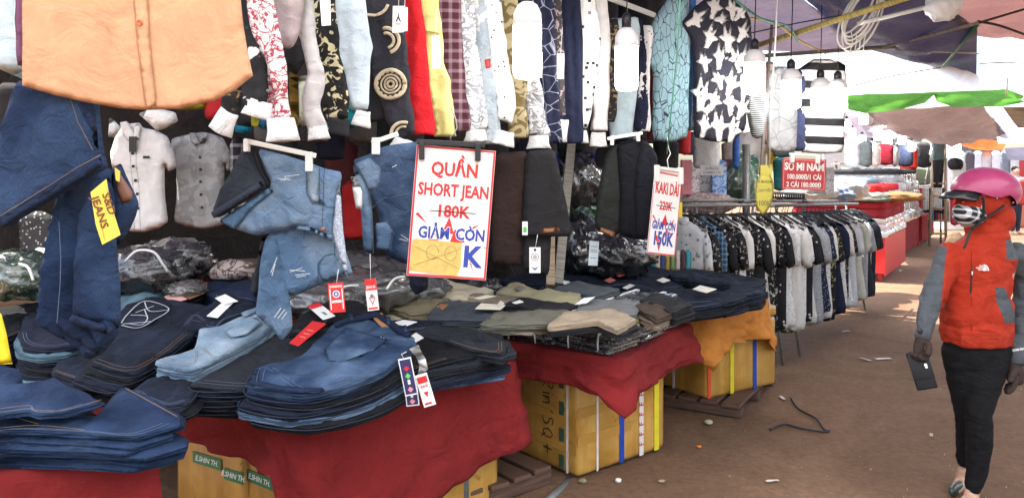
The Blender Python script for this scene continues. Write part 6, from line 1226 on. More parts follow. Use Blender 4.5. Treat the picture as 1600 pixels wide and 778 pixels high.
for x0, y0, x1, y1, Y, c_, lb in ((1082, 206, 1126, 262, 6.3, (.62, .64, .64), 'pale grey hooded top on a white hanger below the crane shirt'), (1144, 206, 1156, 262, 6.5, (.03, .09, .32), 'bright blue cloth hanging under the crane shirt'), (1060, 200, 1080, 240, 5.9, (.50, .03, .04), 'red scarf end under the bright blue shirt'), (1020, 218, 1062, 262, 6.0, (.02, .02, .025), 'black garment hanging above the narrow price sign'), (1126, 222, 1146, 250, 6.8, (.22, .18, .17), 'brown garment under the crane shirt'), (1056, 206, 1100, 240, 6.8, (.05, .05, .09), 'ink garment behind the hooded top')): hung(x0, y0, x1, y1, Y, cloth(c_), lb, group=GB)
for x0, x1, y0, y1, Y, c_, lb in ((1064, 1080, 250, 304, 6.9, (.62, .22, .25), 'pink and teal paper bag behind the narrow sign'), (1080, 1092, 254, 306, 7.0, (.45, .42, .46), 'pale grey printed bag beside the pink one'), (1092, 1112, 268, 306, 7.1, (.36, .37, .38), 'grey patterned bag under the small grey card'), (1112, 1134, 250, 304, 7.0, (.12, .24, .55), 'blue bag with white scribbles left of the green bag'), (1134, 1144, 246, 300, 7.2, (.58, .05, .07), 'red bag with pale dots left of the green bag'), (1166, 1182, 250, 300, 7.9, (.50, .50, .55), 'pale bag behind the grey post'), (1178, 1186, 276, 316, 7.6, (.04, .07, .30), 'narrow dark blue bag right of the grey post'), (1200, 1212, 226, 262, 7.5, (.72, .55, .03), 'bright yellow card above the oval tag'), (1050, 1066, 316, 340, 5.2, (.72, .58, .02), 'yellow card with a dark dot right of the narrow sign'), (1288, 1302, 262, 304, 7.6, (.48, .49, .52), 'grey printed cards right of the red sign')):
    A, D = P(x0, y1, Y), P(x1, y0, Y); b_ = MB().box((A + D) / 2, D.x - A.x, .05 if y1 - y0 > 30 else .006, D.z - A.z, None, .002)
    o = b_.make('paper_bag', pattern('scrib', c_, tuple(min(.8, x * 1.4 + .2) for x in c_), 5, .6) if 'scrib' in lb or 'printed' in lb or 'patterned' in lb else plain(c_, .5)); tag(o, lb, 'bag' if 'bag' in lb else 'card')
card((P(1112, 266, 6.2), Vector((1, 0, 0)), Vector((0, 0, 1)), Vector((0, -1, 0))), -.09, -.04, .09, .04, .003, plain((.55, .56, .58), .5), 'small_sign', None); tag(bpy.data.objects['small_sign'], 'small grey card with faded lettering under the hooded top', 'sign')
for s_, v in (('QUẦN ÁO', .012), ('25.000Đ/1 CÁI', -.02)): text(s_, (P(1112, 266, 6.2), Vector((1, 0, 0)), Vector((0, 0, 1)), Vector((0, -1, 0))), 0, v, .026, plain((.18, .18, .2), .6), bpy.data.objects['small_sign'], 'lettering', .02, .9, 0, .004)
lump('plastic_bag', 'large clear green bag of goods behind the grey post', 'bag', 1152, 280, 7.3, .22, .2, .26, film((.05, .12, .07), (.62, .66, .62), .7, 9), .2, 2.5, 21); lump('plastic_bag', 'white bulging bag above the green one', 'bag', 1172, 238, 7.6, .16, .15, .2, WHITE_PL, .2, 2.5, 22); lump('plastic_bag', 'pale floral bundle on the pile left of the shirt rack', 'bag', 1095, 318, 7.0, .32, .2, .10, pattern('scrib', (.55, .47, .44), (.35, .22, .22), 8, .5), .2, 2.5, 23)
for i, (px, py, rx, rz, c_, lb) in enumerate([(1265, 300, .34, .10, (.62, .60, .55), 'cream bundle under the red shirt sign'), (1296, 306, .28, .12, (.22, .28, .40), 'blue grey bundle right of the red shirt sign'), (1318, 296, .3, .16, (.62, .60, .56), 'pale heap of printed cloth beyond the rack')]): lump('cloth_bundle', lb, 'bundle', px, py, 9.6 + .3 * i, rx, .3, rz, cloth(c_), .2, 2.5, 30 + i)

# ================================================================== ROOF OF TARPAULINS
def sheet(label, name, cor, mat, sag=.12, n=18, wr=.05, grp='tarpaulins strung over the aisle'):
    """four corner points, sagging and wrinkled"""
    A, B, C_, D = [Vector(c) for c in cor]; V = []; U = []; o = rnd.uniform(0, 50)
    for j in range(n + 1):
        for i in range(n + 1):
            u, v = i / n, j / n; p = A.lerp(B, u).lerp(D.lerp(C_, u), v); p.z -= sag * math.sin(math.pi * u) * math.sin(math.pi * v)
            p.z += wr * (nz(p.x * 1.1 + o, p.y * 1.1) + .6 * nz(p.x * 3.2, p.y * 3.2 + o)) * min(1, 6 * min(u, v, 1 - u, 1 - v) + .25); V.append(p); U.append((u * 3, v * 3))
    return tag(mesh(name, V, [(j * (n + 1) + i, j * (n + 1) + i + 1, (j + 1) * (n + 1) + i + 1, (j + 1) * (n + 1) + i) for j in range(n) for i in range(n)], mat, None, U), label, 'tarpaulin', grp)
PURP = tarp((.115, .10, .135), .14, (.22, .18, .26)); NAVT = tarp((.010, .016, .062), .04, (.03, .04, .13)); PINKT = tarp((.13, .075, .085), .16, (.42, .20, .18)); WHT = tarp((.74, .75, .76), .62, (.85, .86, .88)); GRT = tarp((.075, .25, .04), .30, (.16, .45, .07)); PGT = tarp((.15, .115, .115), .10, (.36, .24, .21)); ORT = tarp((.52, .10, .02), .45, (.75, .18, .03))
Zr = 2.85
def Rf(px, py, z=Zr): Y = F * (z - H) / (HY - py); return Vector(((px - CX) / F * Y, Y, z))
sheet('purple grey tarpaulin roofing the clothes stall', 'tarpaulin', [(-4.2, 2.2, 3.2), Rf(880, -340, 3.06), Rf(1345, 78, 2.86), (.2, 10.5, 3.15)], PURP, .05, 44, .11)
sheet('navy blue tarpaulin over the aisle with a straight right edge', 'tarpaulin', [Rf(905, -345, 3.09), Rf(1527, 42, 2.93), Rf(1526, 122, 2.84), Rf(1335, 74, 2.90)], NAVT, .10, 36, .09)
sheet('pinkish red tarpaulin over the right of the aisle', 'tarpaulin', [Rf(1440, 0, 2.98), (5.6, 3.4, 3.1), Rf(1640, 68, 2.95), Rf(1528, 56, 2.96)], PINKT, .08, 28, .13)
sheet('unseen navy tarpaulin added over the aisle ahead to block the sun', 'tarpaulin', [(-.9, 2.8, 3.22), (5.6, 3.0, 3.26), (4.4, 5.1, 3.20), (2.5, 6.25, 3.10)], NAVT, .05, 12, .03)  # out of view, added to close a roof gap that let sun in
sheet('unseen dull grey tarpaulin added at the right to keep sun off the aisle', 'tarpaulin', [(4.6, -2.2, 3.32), (13, -2.2, 3.0), (15, 15, 3.1), (4.9, 3.6, 3.36)], tarp((.30, .30, .31), .2), .1, 14, .05)  # out of view, added to stop sun patches on the ground
sheet('unseen pale translucent tarpaulin added overhead for shade and soft top light', 'tarpaulin', [(-4.5, -2.2, 3.0), (5.2, -2.2, 3.0), (5.4, 3.3, 3.15), (-4.5, 2.4, 3.25)], WHT, .1, 16, .05)  # out of view, added to shade the stall and diffuse the top light
# white pitched sheet with its green hem
q = [P(1322, 78, 9.0), P(1470, 92, 9.6), P(1574, 139, 10.4), P(1318, 150, 9.6)]
sheet('white translucent sheet sloping down to a green hem', 'tarpaulin', q, WHT, .0, 18, .03)
gp = [(1316, 148, 170), (1345, 147, 178), (1375, 147, 175), (1410, 146, 171), (1440, 145, 162), (1456, 144, 149), (1470, 143, 158), (1490, 143, 167), (1520, 142, 168), (1550, 141, 167), (1572, 139, 166), (1600, 150, 160)]
V = []; U = []
for i, (x, a, b_) in enumerate(gp):
    Y = 9.6 + .8 * i / 11
    for j in range(7): p = P(x, a + (b_ - a) * j / 6, Y); p.y += .10 * math.sin(i * 1.7 + j * .6) * j / 6; V.append(p); U.append((i * .1, j * .1))
tag(mesh('tarpaulin', V, [(i * 7 + j, i * 7 + j + 1, (i + 1) * 7 + j + 1, (i + 1) * 7 + j) for i in range(len(gp) - 1) for j in range(6)], GRT, None, U), 'bright green hem of the white sheet over the aisle', 'tarpaulin', 'tarpaulins strung over the aisle')
sheet('greyish pink tarpaulin sagging over the far aisle', 'tarpaulin', [P(1330, 172, 13), P(1535, 166, 12.5), P(1578, 214, 17), P(1350, 198, 17)], PGT, .28, 30, .22); sheet('dull grey lilac sheet over the far left stalls', 'tarpaulin', [P(1302, 170, 12), P(1345, 174, 12), P(1420, 215, 19), P(1290, 215, 19)], tarp((.26, .23, .30), .3), .1, 10, .05)
sheet('orange tarpaulin strip at the far end', 'tarpaulin', [P(1488, 214, 20), P(1574, 222, 20), P(1566, 236, 19.5), P(1486, 226, 19.5)], ORT, .1, 10, .06); sheet('white torn sheet at the far right end', 'tarpaulin', [P(1545, 168, 14), P(1566, 168, 14), P(1640, 224, 17), P(1560, 224, 18)], WHT, .1, 12, .08); sheet('brown sheet roof at the right edge', 'tarpaulin', [P(1566, 168, 12), P(1680, 168, 12), P(1680, 206, 15), P(1590, 200, 15)], tarp((.16, .12, .07), .1), .05, 8, .05); sheet('navy and orange awning at the far right edge', 'tarpaulin', [P(1570, 232, 17), P(1680, 228, 17), P(1680, 252, 15), P(1574, 250, 15)], tarp((.10, .08, .14), .2), .1, 8, .05); sheet('orange strip of cloth above the ladder', 'tarpaulin', [P(1416, 206, 18), P(1450, 206, 18), P(1450, 214, 17.6), P(1416, 213, 17.6)], ORT, .02, 6, .03)
sheet('pale grey sheet under the pink roof at the right', 'tarpaulin', [P(1540, 62, 9.6), P(1640, 62, 9.6), P(1640, 100, 10.5), P(1556, 96, 10.5)], WHT, .1, 8, .06); sheet('white tarpaulin at the right edge below the pink roof', 'tarpaulin', [P(1556, 98, 11), P(1650, 92, 11), P(1650, 138, 12.5), P(1562, 136, 12.5)], tarp((.62, .60, .58), .5), .1, 8, .06)
# poles, ropes and cables under the roof
BAMB = wood((.50, .40, .12)); pole('yellow bamboo pole crossing under the navy tarpaulin', P(1150, 82, 7.2), P(1432, -8, 5.3), .024, BAMB, 'bamboo_pole', 'pole'); pole('dark thin pole along the edge of the navy tarpaulin', P(1188, 88, 7.6), P(1442, 70, 8.1), .02, WOODG, 'roof_pole', 'pole'); pole('pale pole slanting up to the white plastic bag', P(1340, 38, 6.0), P(1480, 4, 5.6), .016, WHITE_PL, 'roof_pole', 'pole'); pole('pale bamboo slanting under the navy sheet', P(1380, 74, 7.8), P(1530, 36, 6.9), .016, WOODG, 'roof_pole', 'pole'); pole('green pole crossing behind the navy sheet', P(1474, 104, 8.6), P(1530, 36, 7.2), .016, plain((.03, .16, .10), .5), 'roof_pole', 'pole')
for q, r_, c_, lb in (([(1150, 2, 4.8), (1190, 30, 5.2), (1232, 42, 5.6), (1246, 66, 6.4)], .008, (.05, .25, .18), 'green rope above the crane shirt'), ([(1160, 28, 5.4), (1210, 36, 5.8), (1246, 62, 6.4), (1290, 84, 7.4)], .010, (.45, .33, .12), 'tan rope tied across to the bamboo pole'), ([(1174, 52, 5.8), (1250, 36, 6.0), (1330, 22, 6.4)], .005, (.02, .02, .02), 'black wire under the purple tarpaulin'), ([(1400, 80, 8), (1480, 82, 8.1), (1530, 84, 8.2)], .008, (.5, .5, .5), 'grey cord stretched across the navy sheet'), ([(1528, 34, 6.9), (1560, 40, 7.0), (1600, 54, 7.2)], .012, (.03, .025, .025), 'dark rope along the pink tarpaulin'), ([(1530, 36, 6.9), (1570, 24, 6.8), (1604, 14, 6.7)], .01, (.03, .025, .025), 'second dark rope rising over the pink tarpaulin'), ([(1334, 134, 9.4), (1400, 118, 9.3), (1470, 106, 9.2)], .008, (.3, .3, .3), 'dark cord running under the white sheet'), ([(1530, 100, 9.8), (1570, 98, 9.8), (1604, 100, 9.9)], .008, (.12, .1, .1), 'dark cord at the right edge under the pink roof'), ([(1574, 122, 10.0), (1573, 150, 10.3)], .012, (.75, .75, .72), 'white cord knotted at the green hem corner')):
    tag(MB().tube(smooth_path([P(*p) for p in q]), r_, 6).make('rope', plain(c_, .7), None, True), lb, 'rope')
cab = MB(); cc = thing('cable_coil', P(1345, 70, 6.0), 'looped white cable coil tied to the bamboo pole', 'cable')
for k in range(6):
    o = rnd.uniform(-6, 6); pts = [P(1348 + o + (16 + 2 * k) * math.cos(a) + 20 * math.sin(a) * -1 + (4 if k % 2 else -4), 16 + (38 + 3 * k) * math.sin(a) * .95 + 3 * k, 5.95 + .02 * k) for a in [6.283 * i / 14 for i in range(15)]]; MB().tube(smooth_path(pts, 3), .008, 6).make('cable_loop', WHITE_PL, cc, True)
for k in range(4): MB().tube(smooth_path([P(1330 + 8 * k, 50, 6.0), P(1332 + 6 * k, 66, 6.0), P(1328 + 7 * k, 82, 6.05)]), .004, 5).make('cable_end', WHITE_PL, cc, True)
o = lump('plastic_bag', 'white plastic bag tied up under the roof at the upper right', 'bag', 1474, 8, 5.4, .115, .10, .12, plain((.80, .80, .80), .35, name='white_film'), .2, 2.2, 41)
# ------------------------------------------------------------------ lamps
LIT = glow((1, .98, .95), 10.0); WHB = plain((.85, .85, .86), .3, name='lamp_housing', bs=0, var=.02)
def lamp(label, px, y0, y1, w_, Y, wire=True, caps=.3):
    k = Y / F; top = P(px, y0, Y); hh = (y1 - y0) * k; r_ = w_ * k / 2; lp = thing('lamp', P(px, y1, Y), label, 'lamp', 'lit lamps of the market')
    b_ = P(px, y1, Y); MB().lathe(b_, [(r_ * .5, 0), (r_ * .85, hh * .02), (r_, hh * .08), (r_, hh * (1 - caps))], 20).make('tube', LIT, lp, True)
    MB().lathe(b_, [(r_ * 1.02, hh * (1 - caps)), (r_ * 1.0, hh * (1 - caps * .5)), (r_ * .72, hh * .96), (r_ * .4, hh)], 20).make('housing', WHB, lp, True)
    MB().lathe(b_, [(r_ * .42, hh), (r_ * .42, hh * 1.16), (r_ * .28, hh * 1.22), (r_ * .1, hh * 1.25)], 14).make('socket', BLACK_P, lp, True)
    if wire: MB().tube([b_ + Vector((0, 0, hh * 1.24)), b_ + Vector((.02, .03, hh * 1.24 + .35)), Vector((b_.x + .03, b_.y + .05, 2.95))], .004, 6).make('wire', BLACK_P, lp, True)
lamp('largest lit lamp hanging before the row of sleeves', 824, 4, 124, 44, 3.15); lamp('second largest lit lamp before the pale blue shirt', 979, 44, 142, 36, 4.05); lamp('lit lamp right of the crane shirt', 1179, 78, 148, 32, 5.0); lamp('lit lamp before the grey diamond shirt', 1236, 108, 170, 30, 5.7); lamp('left one of the twin lamps before the striped shirt', 1282, 122, 176, 28, 6.4); lamp('right one of the twin lamps before the striped shirt', 1309, 124, 176, 28, 6.5)
for i, (px, py, Y, lb) in enumerate([(1349, 186, 12.5, 'lamp under the lilac sheet beyond the striped shirt'), (1322, 198, 11.5, 'lamp left of the far white shirt'), (1372, 212, 15.5, 'far lamp above the red shirts, left'), (1386, 218, 16, 'far lamp above the red shirts, right'), (1421, 230, 17, 'far lamp before the navy shirts'), (1428, 240, 17.5, 'far lower lamp before the navy shirts'), (1396, 240, 16, 'far lamp right of the red shirt'), (1364, 236, 15, 'far lamp left of the red shirt'), (1484, 238, 18, 'far lamp right of the ladder'), (1494, 232, 18.4, 'second far lamp right of the ladder'), (1456, 236, 17, 'far lamp left of the person on the ladder')]): lamp(lb, px, py - 12, py + 8, 13 if i < 10 else 6, Y, False, .25)

# ================================================================== FAR STALLS
# tables with stacked bedding
def far_table(label, c, ang, L_, W_, h, cover, leg=RED_P, grp='far tables along the aisle'):
    X = Vector((math.sin(ang), math.cos(ang), 0)); Y = Vector((-X.y, X.x, 0)); c = Vector((c[0], c[1], 0)); t_ = thing('far_table', c, label, 'table', grp); Z = Vector((0, 0, 1))
    MB().box(c + X * L_ / 2 + Y * W_ / 2 + Z * (h - .015), L_, W_, .03, (X, Y, Z), .004).make('tabletop', leg, t_)
    for a in (.06, .94):
        for b_ in (.06, .94): MB().box(c + X * L_ * a + Y * W_ * b_ + Z * (h - .03) / 2, .05, .05, h - .03, (X, Y, Z)).make('leg', leg, t_)
    if cover: MB().box(c + X * L_ / 2 - Y * .004 + Z * (h - .27), L_ * 1.01, .006, .54, (X, Y, Z)).make('cover_skirt', cover, t_); MB().box(c - X * .004 + Y * W_ / 2 + Z * (h - .25), .006, W_ * 1.0, .50, (X, Y, Z)).make('cover_end', cover, t_)
    return t_, X, Y
ANG = R(33)
def pile(c, ang, items, z0, L_, W_):
    X = Vector((math.sin(ang), math.cos(ang), 0)); Y = Vector((-X.y, X.x, 0)); z = z0
    for (c_, t_, sx, lb, fm) in items:
        a = rnd.uniform(-.04, .04); ctr = Vector((c[0], c[1], 0)) + X * (L_ / 2 + a) + Y * (W_ / 2 + a); hx, hy = L_ * sx / 2, W_ * sx / 2
        pts = [ctr + X * (i * hx) + Y * (j * hy) for i, j in ((-1, -1), (1, -1), (1, 1), (-1, 1))]; mt = film(c_, (.8, .8, .8), .6, 7) if fm else cloth(c_)
        tag(slab('folded_blanket', [(p.x, p.y) for p in pts], z + t_, t_ * .97, mt, None, .07, 1, .03, .03), lb, 'blanket', 'blankets stacked on the far tables'); z += t_
c = G(1382, 441); far_table('red legged far table under the red and cream blankets', (c.x, c.y), ANG, 2.3, 1.3, .62, RED_P)
pile((c.x, c.y), ANG, [((.70, .68, .66), .10, 1.04, 'white film wrapped blanket at the bottom of the red pile', 1), ((.60, .42, .40), .10, 1.0, 'pinkish wrapped blanket low in the red pile', 1), ((.62, .55, .50), .08, 1.02, 'cream wrapped blanket in the middle of the red pile', 1), ((.30, .02, .03), .14, .98, 'maroon blanket in the middle of the red pile', 0), ((.32, .015, .02), .10, 1.0, 'dark red blanket above the maroon one', 0), ((.12, .13, .10), .05, 1.05, 'flat grey green sheet under the bright red blanket', 0), ((.68, .60, .46), .07, .96, 'cream blanket beside the brown roll', 0), ((.66, .02, .02), .10, .92, 'bright red blanket on top of the far pile', 0), ((.22, .36, .38), .09, .55, 'blue green cushion topping the far pile', 0)], .62, 2.3, 1.3)
lump('folded_blanket', 'brown rolled blanket on the far red pile', 'blanket', 1398, 308, 11.8, .42, .3, .08, cloth((.26, .13, .05)), .15, 2, 51)
c = G(1412, 402); far_table('red legged far table under the white wrapped bundles', (c.x, c.y), ANG, 2.6, 1.3, .62, RED)
pile((c.x, c.y), ANG, [((.62, .58, .52), .16, 1.08, 'cream wrapped bundle at the base of the white pile', 1), ((.70, .70, .68), .20, 1.0, 'large white wrapped bundle in the far pile', 1), ((.66, .66, .66), .20, 1.0, 'white wrapped bundle above the large one', 1), ((.45, .46, .48), .18, .96, 'grey wrapped bundle near the top of the white pile', 1), ((.36, .38, .40), .16, .92, 'grey wrapped bundle topping the white pile', 1), ((.04, .045, .05), .07, .96, 'black sheet lying on the far white pile', 0)], .62, 2.6, 1.3)
c = G(1440, 385); far_table('farthest red legged table along the aisle', (c.x, c.y), ANG, 2.6, 1.3, .62, RED)
pile((c.x, c.y), ANG, [((.66, .64, .62), .16, 1.0, 'white bundle on the farthest table', 1), ((.60, .60, .60), .16, .9, 'pale bundle topping the farthest table', 1), ((.5, .06, .05), .14, .8, 'red bundle on the very top of the farthest table', 1)], .62, 2.6, 1.3)
# rows of hanging shirts far away
FR = 'shirts hung at the far stalls'
for x0, x1, y0, y1, Y, c_, lb in ((1318, 1344, 214, 258, 12.5, (.78, .78, .76), 'white shirt hung left at the far stall'), (1342, 1364, 220, 258, 13.0, (.16, .18, .17), 'dark grey green shirt beside the far white one'), (1362, 1376, 226, 258, 14.5, (.76, .76, .74), 'white shirt left of the far red one'), (1370, 1396, 224, 256, 15, (.44, .035, .06), 'crimson shirt hung at the far stall'), (1392, 1404, 228, 258, 15, (.72, .72, .7), 'white shirt right of the far crimson one'), (1399, 1428, 222, 258, 16, (.035, .045, .085), 'navy shirt hung at the far stall'), (1422, 1434, 230, 262, 16.4, (.62, .04, .03), 'scarlet shirt edge beside the far navy one'), (1430, 1456, 222, 260, 17, (.03, .03, .035), 'black jacket hung left of the ladder'), (1484, 1510, 250, 292, 16, (.76, .76, .75), 'white shirt with a black cap right of the ladder'), (1484, 1500, 300, 350, 15, (.60, .04, .05), 'red garment hung low right of the ladder'), (1498, 1512, 300, 348, 15.3, (.74, .74, .72), 'white garment beside the low red one'), (1406, 1432, 256, 266, 16.5, (.62, .05, .03), 'scarlet cloth folded below the far navy shirt')): hung(x0, y0, x1, y1, Y, cloth(c_), lb, 'shirt', 'hanging_shirt', .02, FR, .06, 0, .95, .07)
lump('far_hat', 'black cap hanging over the far white shirt', 'headwear', 1493, 257, 15.7, .14, .14, .13, BLK, .1, 2, 60).name = 'black_hat'
for i in range(14): lamp('small lit lamp %s over the far stalls' % ['by the lilac sheet', 'above the white shirt', 'above the grey shirt', 'left of the crimson shirt', 'above the crimson shirt', 'above the pale shirt', 'left of the navy shirt', 'above the navy shirt', 'above the scarlet edge', 'above the black jacket', 'beside the ladder top', 'right of the ladder top', 'over the corrugated sheet', 'over the far right garments'][i], 1316 + i * 14.5 + (i * 37 % 9), [190, 206, 216, 226][i % 4] - 6, [190, 206, 216, 226][i % 4] + 10, 11, 12 + i * .55, False, .25)
# shelf with folded garments, green cloth, rack of small clothes
for i in range(16):
    x = 1500 + (i % 8) * 14; y = 236 + 44 * (i // 8); Yf = 19 + (i * 7 % 5) * .8; c_ = [(.72, .71, .69), (.50, .51, .53), (.66, .65, .62), (.10, .11, .13), (.70, .69, .68), (.46, .06, .06), (.60, .60, .62), (.20, .22, .26)][(i * 3) % 8]
    hung(x - 9, y, x + 9, y + 38, Yf, cloth(c_), '%s garment hung at the far right stall, %s row' % (['white', 'grey', 'pale', 'black', 'off white', 'dark red', 'light grey', 'slate'][(i * 3) % 8], ['upper', 'lower'][i // 8]), 'shirt', 'hanging_shirt', .02, FR, .06, 0, .95, .08)
sf_ = thing('far_shelf', P(1365, 296, 17.5), 'shelf of folded garments under the far hanging shirts', 'shelf')
for y in (286, 256): A, B = P(1312, y, 17.5), P(1424, y, 17.5); MB().box((A + B) / 2 + Vector((0, .25, 0)), (B - A).length, .5, .04).make('board', WOODG, sf_)
for x in (1312, 1362, 1424): A = P(x, 252, 17.6); MB().box((A.x, A.y + .2, A.z / 2), .05, .05, A.z).make('post', GREYM, sf_)
for i in range(9):
    x = 1318 + i * 11.5; A, B = P(x, 284, 17.4), P(x + 9, 262, 17.4); c_ = [(.6, .55, .45), (.08, .14, .08), (.7, .66, .55), (.62, .62, .6), (.3, .32, .3), (.72, .7, .62), (.66, .64, .6), (.7, .69, .66), (.45, .48, .5)][i]; tag(MB().box((A + B) / 2, B.x - A.x, .3, B.z - A.z, None, .01).make('folded_garment', cloth(c_)), 'folded garment standing on the far shelf', 'garment', 'folded garments on the far shelf')
o = hung(1410, 262, 1454, 288, 17.2, cloth((.16, .20, .14)), 'olive green cloth draped left of the ladder', 'cloth', 'draped_cloth', .02, None, .1, 0, 1.)
fr_ = thing('far_rack', P(1390, 330, 16.8), 'rail of small colourful clothes at the far stall', 'clothes rack'); A, B = P(1318, 291, 16.8), P(1470, 291, 16.8); MB().tube([A, B], .02, 8).make('rail', WHITE_PL, fr_, True)
for e in (A, B): MB().tube([e, Vector((e.x, e.y, 0))], .02, 8).make('post', GREYM, fr_, True)
cols = [(.70, .68, .64), (.55, .05, .05), (.05, .06, .1), (.72, .7, .68), (.6, .35, .05), (.62, .08, .07), (.04, .04, .05), (.5, .5, .5), (.7, .66, .6), (.1, .2, .3)]
CN = ['off white', 'red', 'dark navy', 'cream', 'orange', 'scarlet', 'black', 'grey', 'beige', 'blue']
for i in range(44):
    x = 1322 + i * 3.4; a = P(x, 292, 16.8); ln = rnd.uniform(.40, .55); ci = rnd.randrange(10) if not 18 < i < 34 else [1, 5, 3, 1][i % 4]; c_ = cols[ci]
    tag(MB().box(a - Vector((0, 0, ln / 2 + .02)), .028, .32, ln, None, .008).make('small_garment', cloth(c_)), 'small %s garment hung close on the far rail' % CN[ci], 'garment', 'small clothes on the far rail')
for i in range(14):
    x = 1440 + i * 4.2; a = P(x, 308, 17.6); c_ = cols[(i * 3) % 10]; tag(MB().box(a - Vector((0, 0, .3)), .035, .3, .5, None, .008).make('small_garment', cloth(c_)), 'small %s garment hung behind the ladder' % CN[(i * 3) % 10], 'garment', 'small clothes behind the ladder')
# ladder and low bench
ld = thing('step_ladder', P(1464, 375, 17.2), 'tall step ladder the far person stands on', 'ladder'); Yl = 16.4
la = [Vector((P(1452, 0, Yl).x, Yl, 0)), Vector((P(1478, 0, Yl).x, Yl, 0))]; tp_ = [P(1459, 226, Yl + .5), P(1477, 226, Yl + .5)]; bk = [Vector((P(1460, 0, Yl).x + .1, Yl + 1.1, 0)), Vector((P(1481, 0, Yl).x + .1, Yl + 1.1, 0))]
for a, b_ in zip(la, tp_): MB().tube([a, b_], .028, 8).make('side_rail', WOODT, ld, True)
for a, b_ in zip(bk, tp_): MB().tube([a, b_], .022, 8).make('rear_leg', WOODG, ld, True)
for k in range(1, 8): f = k / 8.2; MB().tube([la[0].lerp(tp_[0], f), la[1].lerp(tp_[1], f)], .02, 6).make('rung', WOODT, ld, True)
# corrugated sheets, far walls
def corrugated(label, A, B, h, mat, n=36):
    V = []; A, B = Vector(A), Vector(B); nn = Vector((-(B - A).y, (B - A).x, 0)).normalized()
    for i in range(n * 4 + 1): p = A.lerp(B, i / (n * 4)) + nn * .03 * math.sin(i * math.pi / 2); V += [p, p + Vector((0, 0, h))]
    return tag(mesh('corrugated_sheet', V, [(2 * i, 2 * i + 2, 2 * i + 3, 2 * i + 1) for i in range(n * 4)], mat), label, 'metal sheet')
corrugated('grey corrugated metal sheet right of the ladder', P(1488, 256, 24), P(1566, 250, 24), 1.0, STEEL); corrugated('corrugated metal sheet above the far left shirts', P(1350, 224, 22), P(1440, 222, 22), .7, STEEL)
b_ = MB(); A, B = P(1290, 300, 23.), P(1486, 300, 23.); tag(b_.box(((A.x + B.x) / 2, 23.2, 1.1), B.x - A.x, .1, 2.2).make('stall_wall', plain((.50, .48, .45), .7)), 'pale rear wall behind the far shirts and shelf', 'wall')
pr = thing('far_wall', P(1560, 340, 30), 'pale wall closing the far right end of the market', 'wall'); A, B = P(1484, 300, 30), P(1720, 300, 30); MB().box(((A.x + B.x) / 2, 30.2, 1.05), B.x - A.x, .1, 2.1).make('wall_panel', plain((.74, .73, .71), .7), pr); MB().box(((A.x + B.x) / 2, 30.13, 1.9), B.x - A.x, .05, .10).make('top_beam', plain((.60, .34, .22), .7), pr)
for i in range(6): x = 1492 + i * 19; A = P(x, 330, 21 + .3 * i); tag(MB().box((A.x, A.y, .45), .9, .5, .9, None, .02).make('market_crate', plain([(.68, .66, .63), (.60, .12, .06), (.62, .60, .58), (.70, .69, .66), (.55, .18, .10), (.66, .65, .62)][i], .6)), ['white display box at the far end beside the ladder', 'red display box at the far end', 'grey display box at the far end', 'pale display box near the far end wall', 'orange red display box behind the pink helmet', 'last pale display box at the right edge'][i], 'box')
o = lump('tan_sack', 'tan rounded sack standing behind the checked mask', 'sack', 1494, 384, 9.5, .12, .12, .16, cloth((.46, .30, .17)), .12, 2, 71)

# ================================================================== PEOPLE
def fuse(name, parts, voxel, mats, parent, org=None, smooth=6, matf=None, disp=None):
    """one continuous skin over overlapping rounded volumes"""
    me = bpy.data.meshes.new('t'); b_ = MB()
    for V, Fc in parts: b_.add(V, Fc)
    me.from_pydata([tuple(v) for v in b_.V], [], b_.F); ob = bpy.data.objects.new('t', me); COL.objects.link(ob)
    md = ob.modifiers.new('r', 'REMESH'); md.mode = 'VOXEL'; md.voxel_size = voxel; ms = ob.modifiers.new('s', 'SMOOTH'); ms.iterations = smooth; ms.factor = .5
    dg = bpy.context.evaluated_depsgraph_get(); ev = ob.evaluated_get(dg).to_mesh(); V = [v.co.copy() for v in ev.vertices]; Nn = [v.normal.copy() for v in ev.vertices]; Fc = [tuple(p.vertices) for p in ev.polygons]
    ob.evaluated_get(dg).to_mesh_clear(); bpy.data.objects.remove(ob)
    if disp: V = [v + n_ * disp(v) for v, n_ in zip(V, Nn)]
    mi = None
    if matf: mi = [matf(sum((V[i] for i in f), Vector()) / len(f)) for f in Fc]
    return mesh(name, V, Fc, mats, parent, [(v.x + v.y * .5, v.z) for v in V], True, mi, org)
def limb(pts, n=14):
    """[(point, rx) or (point, (r1, r2))] -> closed tube with round ends"""
    p = [Vector(a) for a, _ in pts]; r_ = [b_ for _, b_ in pts]; f = lambda a, k: tuple(x * k for x in a) if isinstance(a, tuple) else a * k
    m_ = lambda a: max(a) if isinstance(a, tuple) else a
    d0 = (p[0] - p[1]).normalized() * m_(r_[0]) * .5; d1 = (p[-1] - p[-2]).normalized() * m_(r_[-1]) * .5
    b_ = MB().tube([p[0] + d0, p[0] + d0 * .6] + p + [p[-1] + d1 * .6, p[-1] + d1], [f(r_[0], .45), f(r_[0], .8)] + r_ + [f(r_[-1], .8), f(r_[-1], .45)], n); return b_.V, b_.F
def ball(c, rx, ry, rz, rot=None):
    bm = bmesh.new(); bmesh.ops.create_icosphere(bm, subdivisions=3, radius=1); bm.verts.index_update(); V = []
    for v in bm.verts:
        q = Vector((v.co.x * rx, v.co.y * ry, v.co.z * rz)); V.append((rot @ q if rot else q) + Vector(c))
    Fc = [tuple(v.index for v in f.verts) for f in bm.faces]; bm.free(); return V, Fc
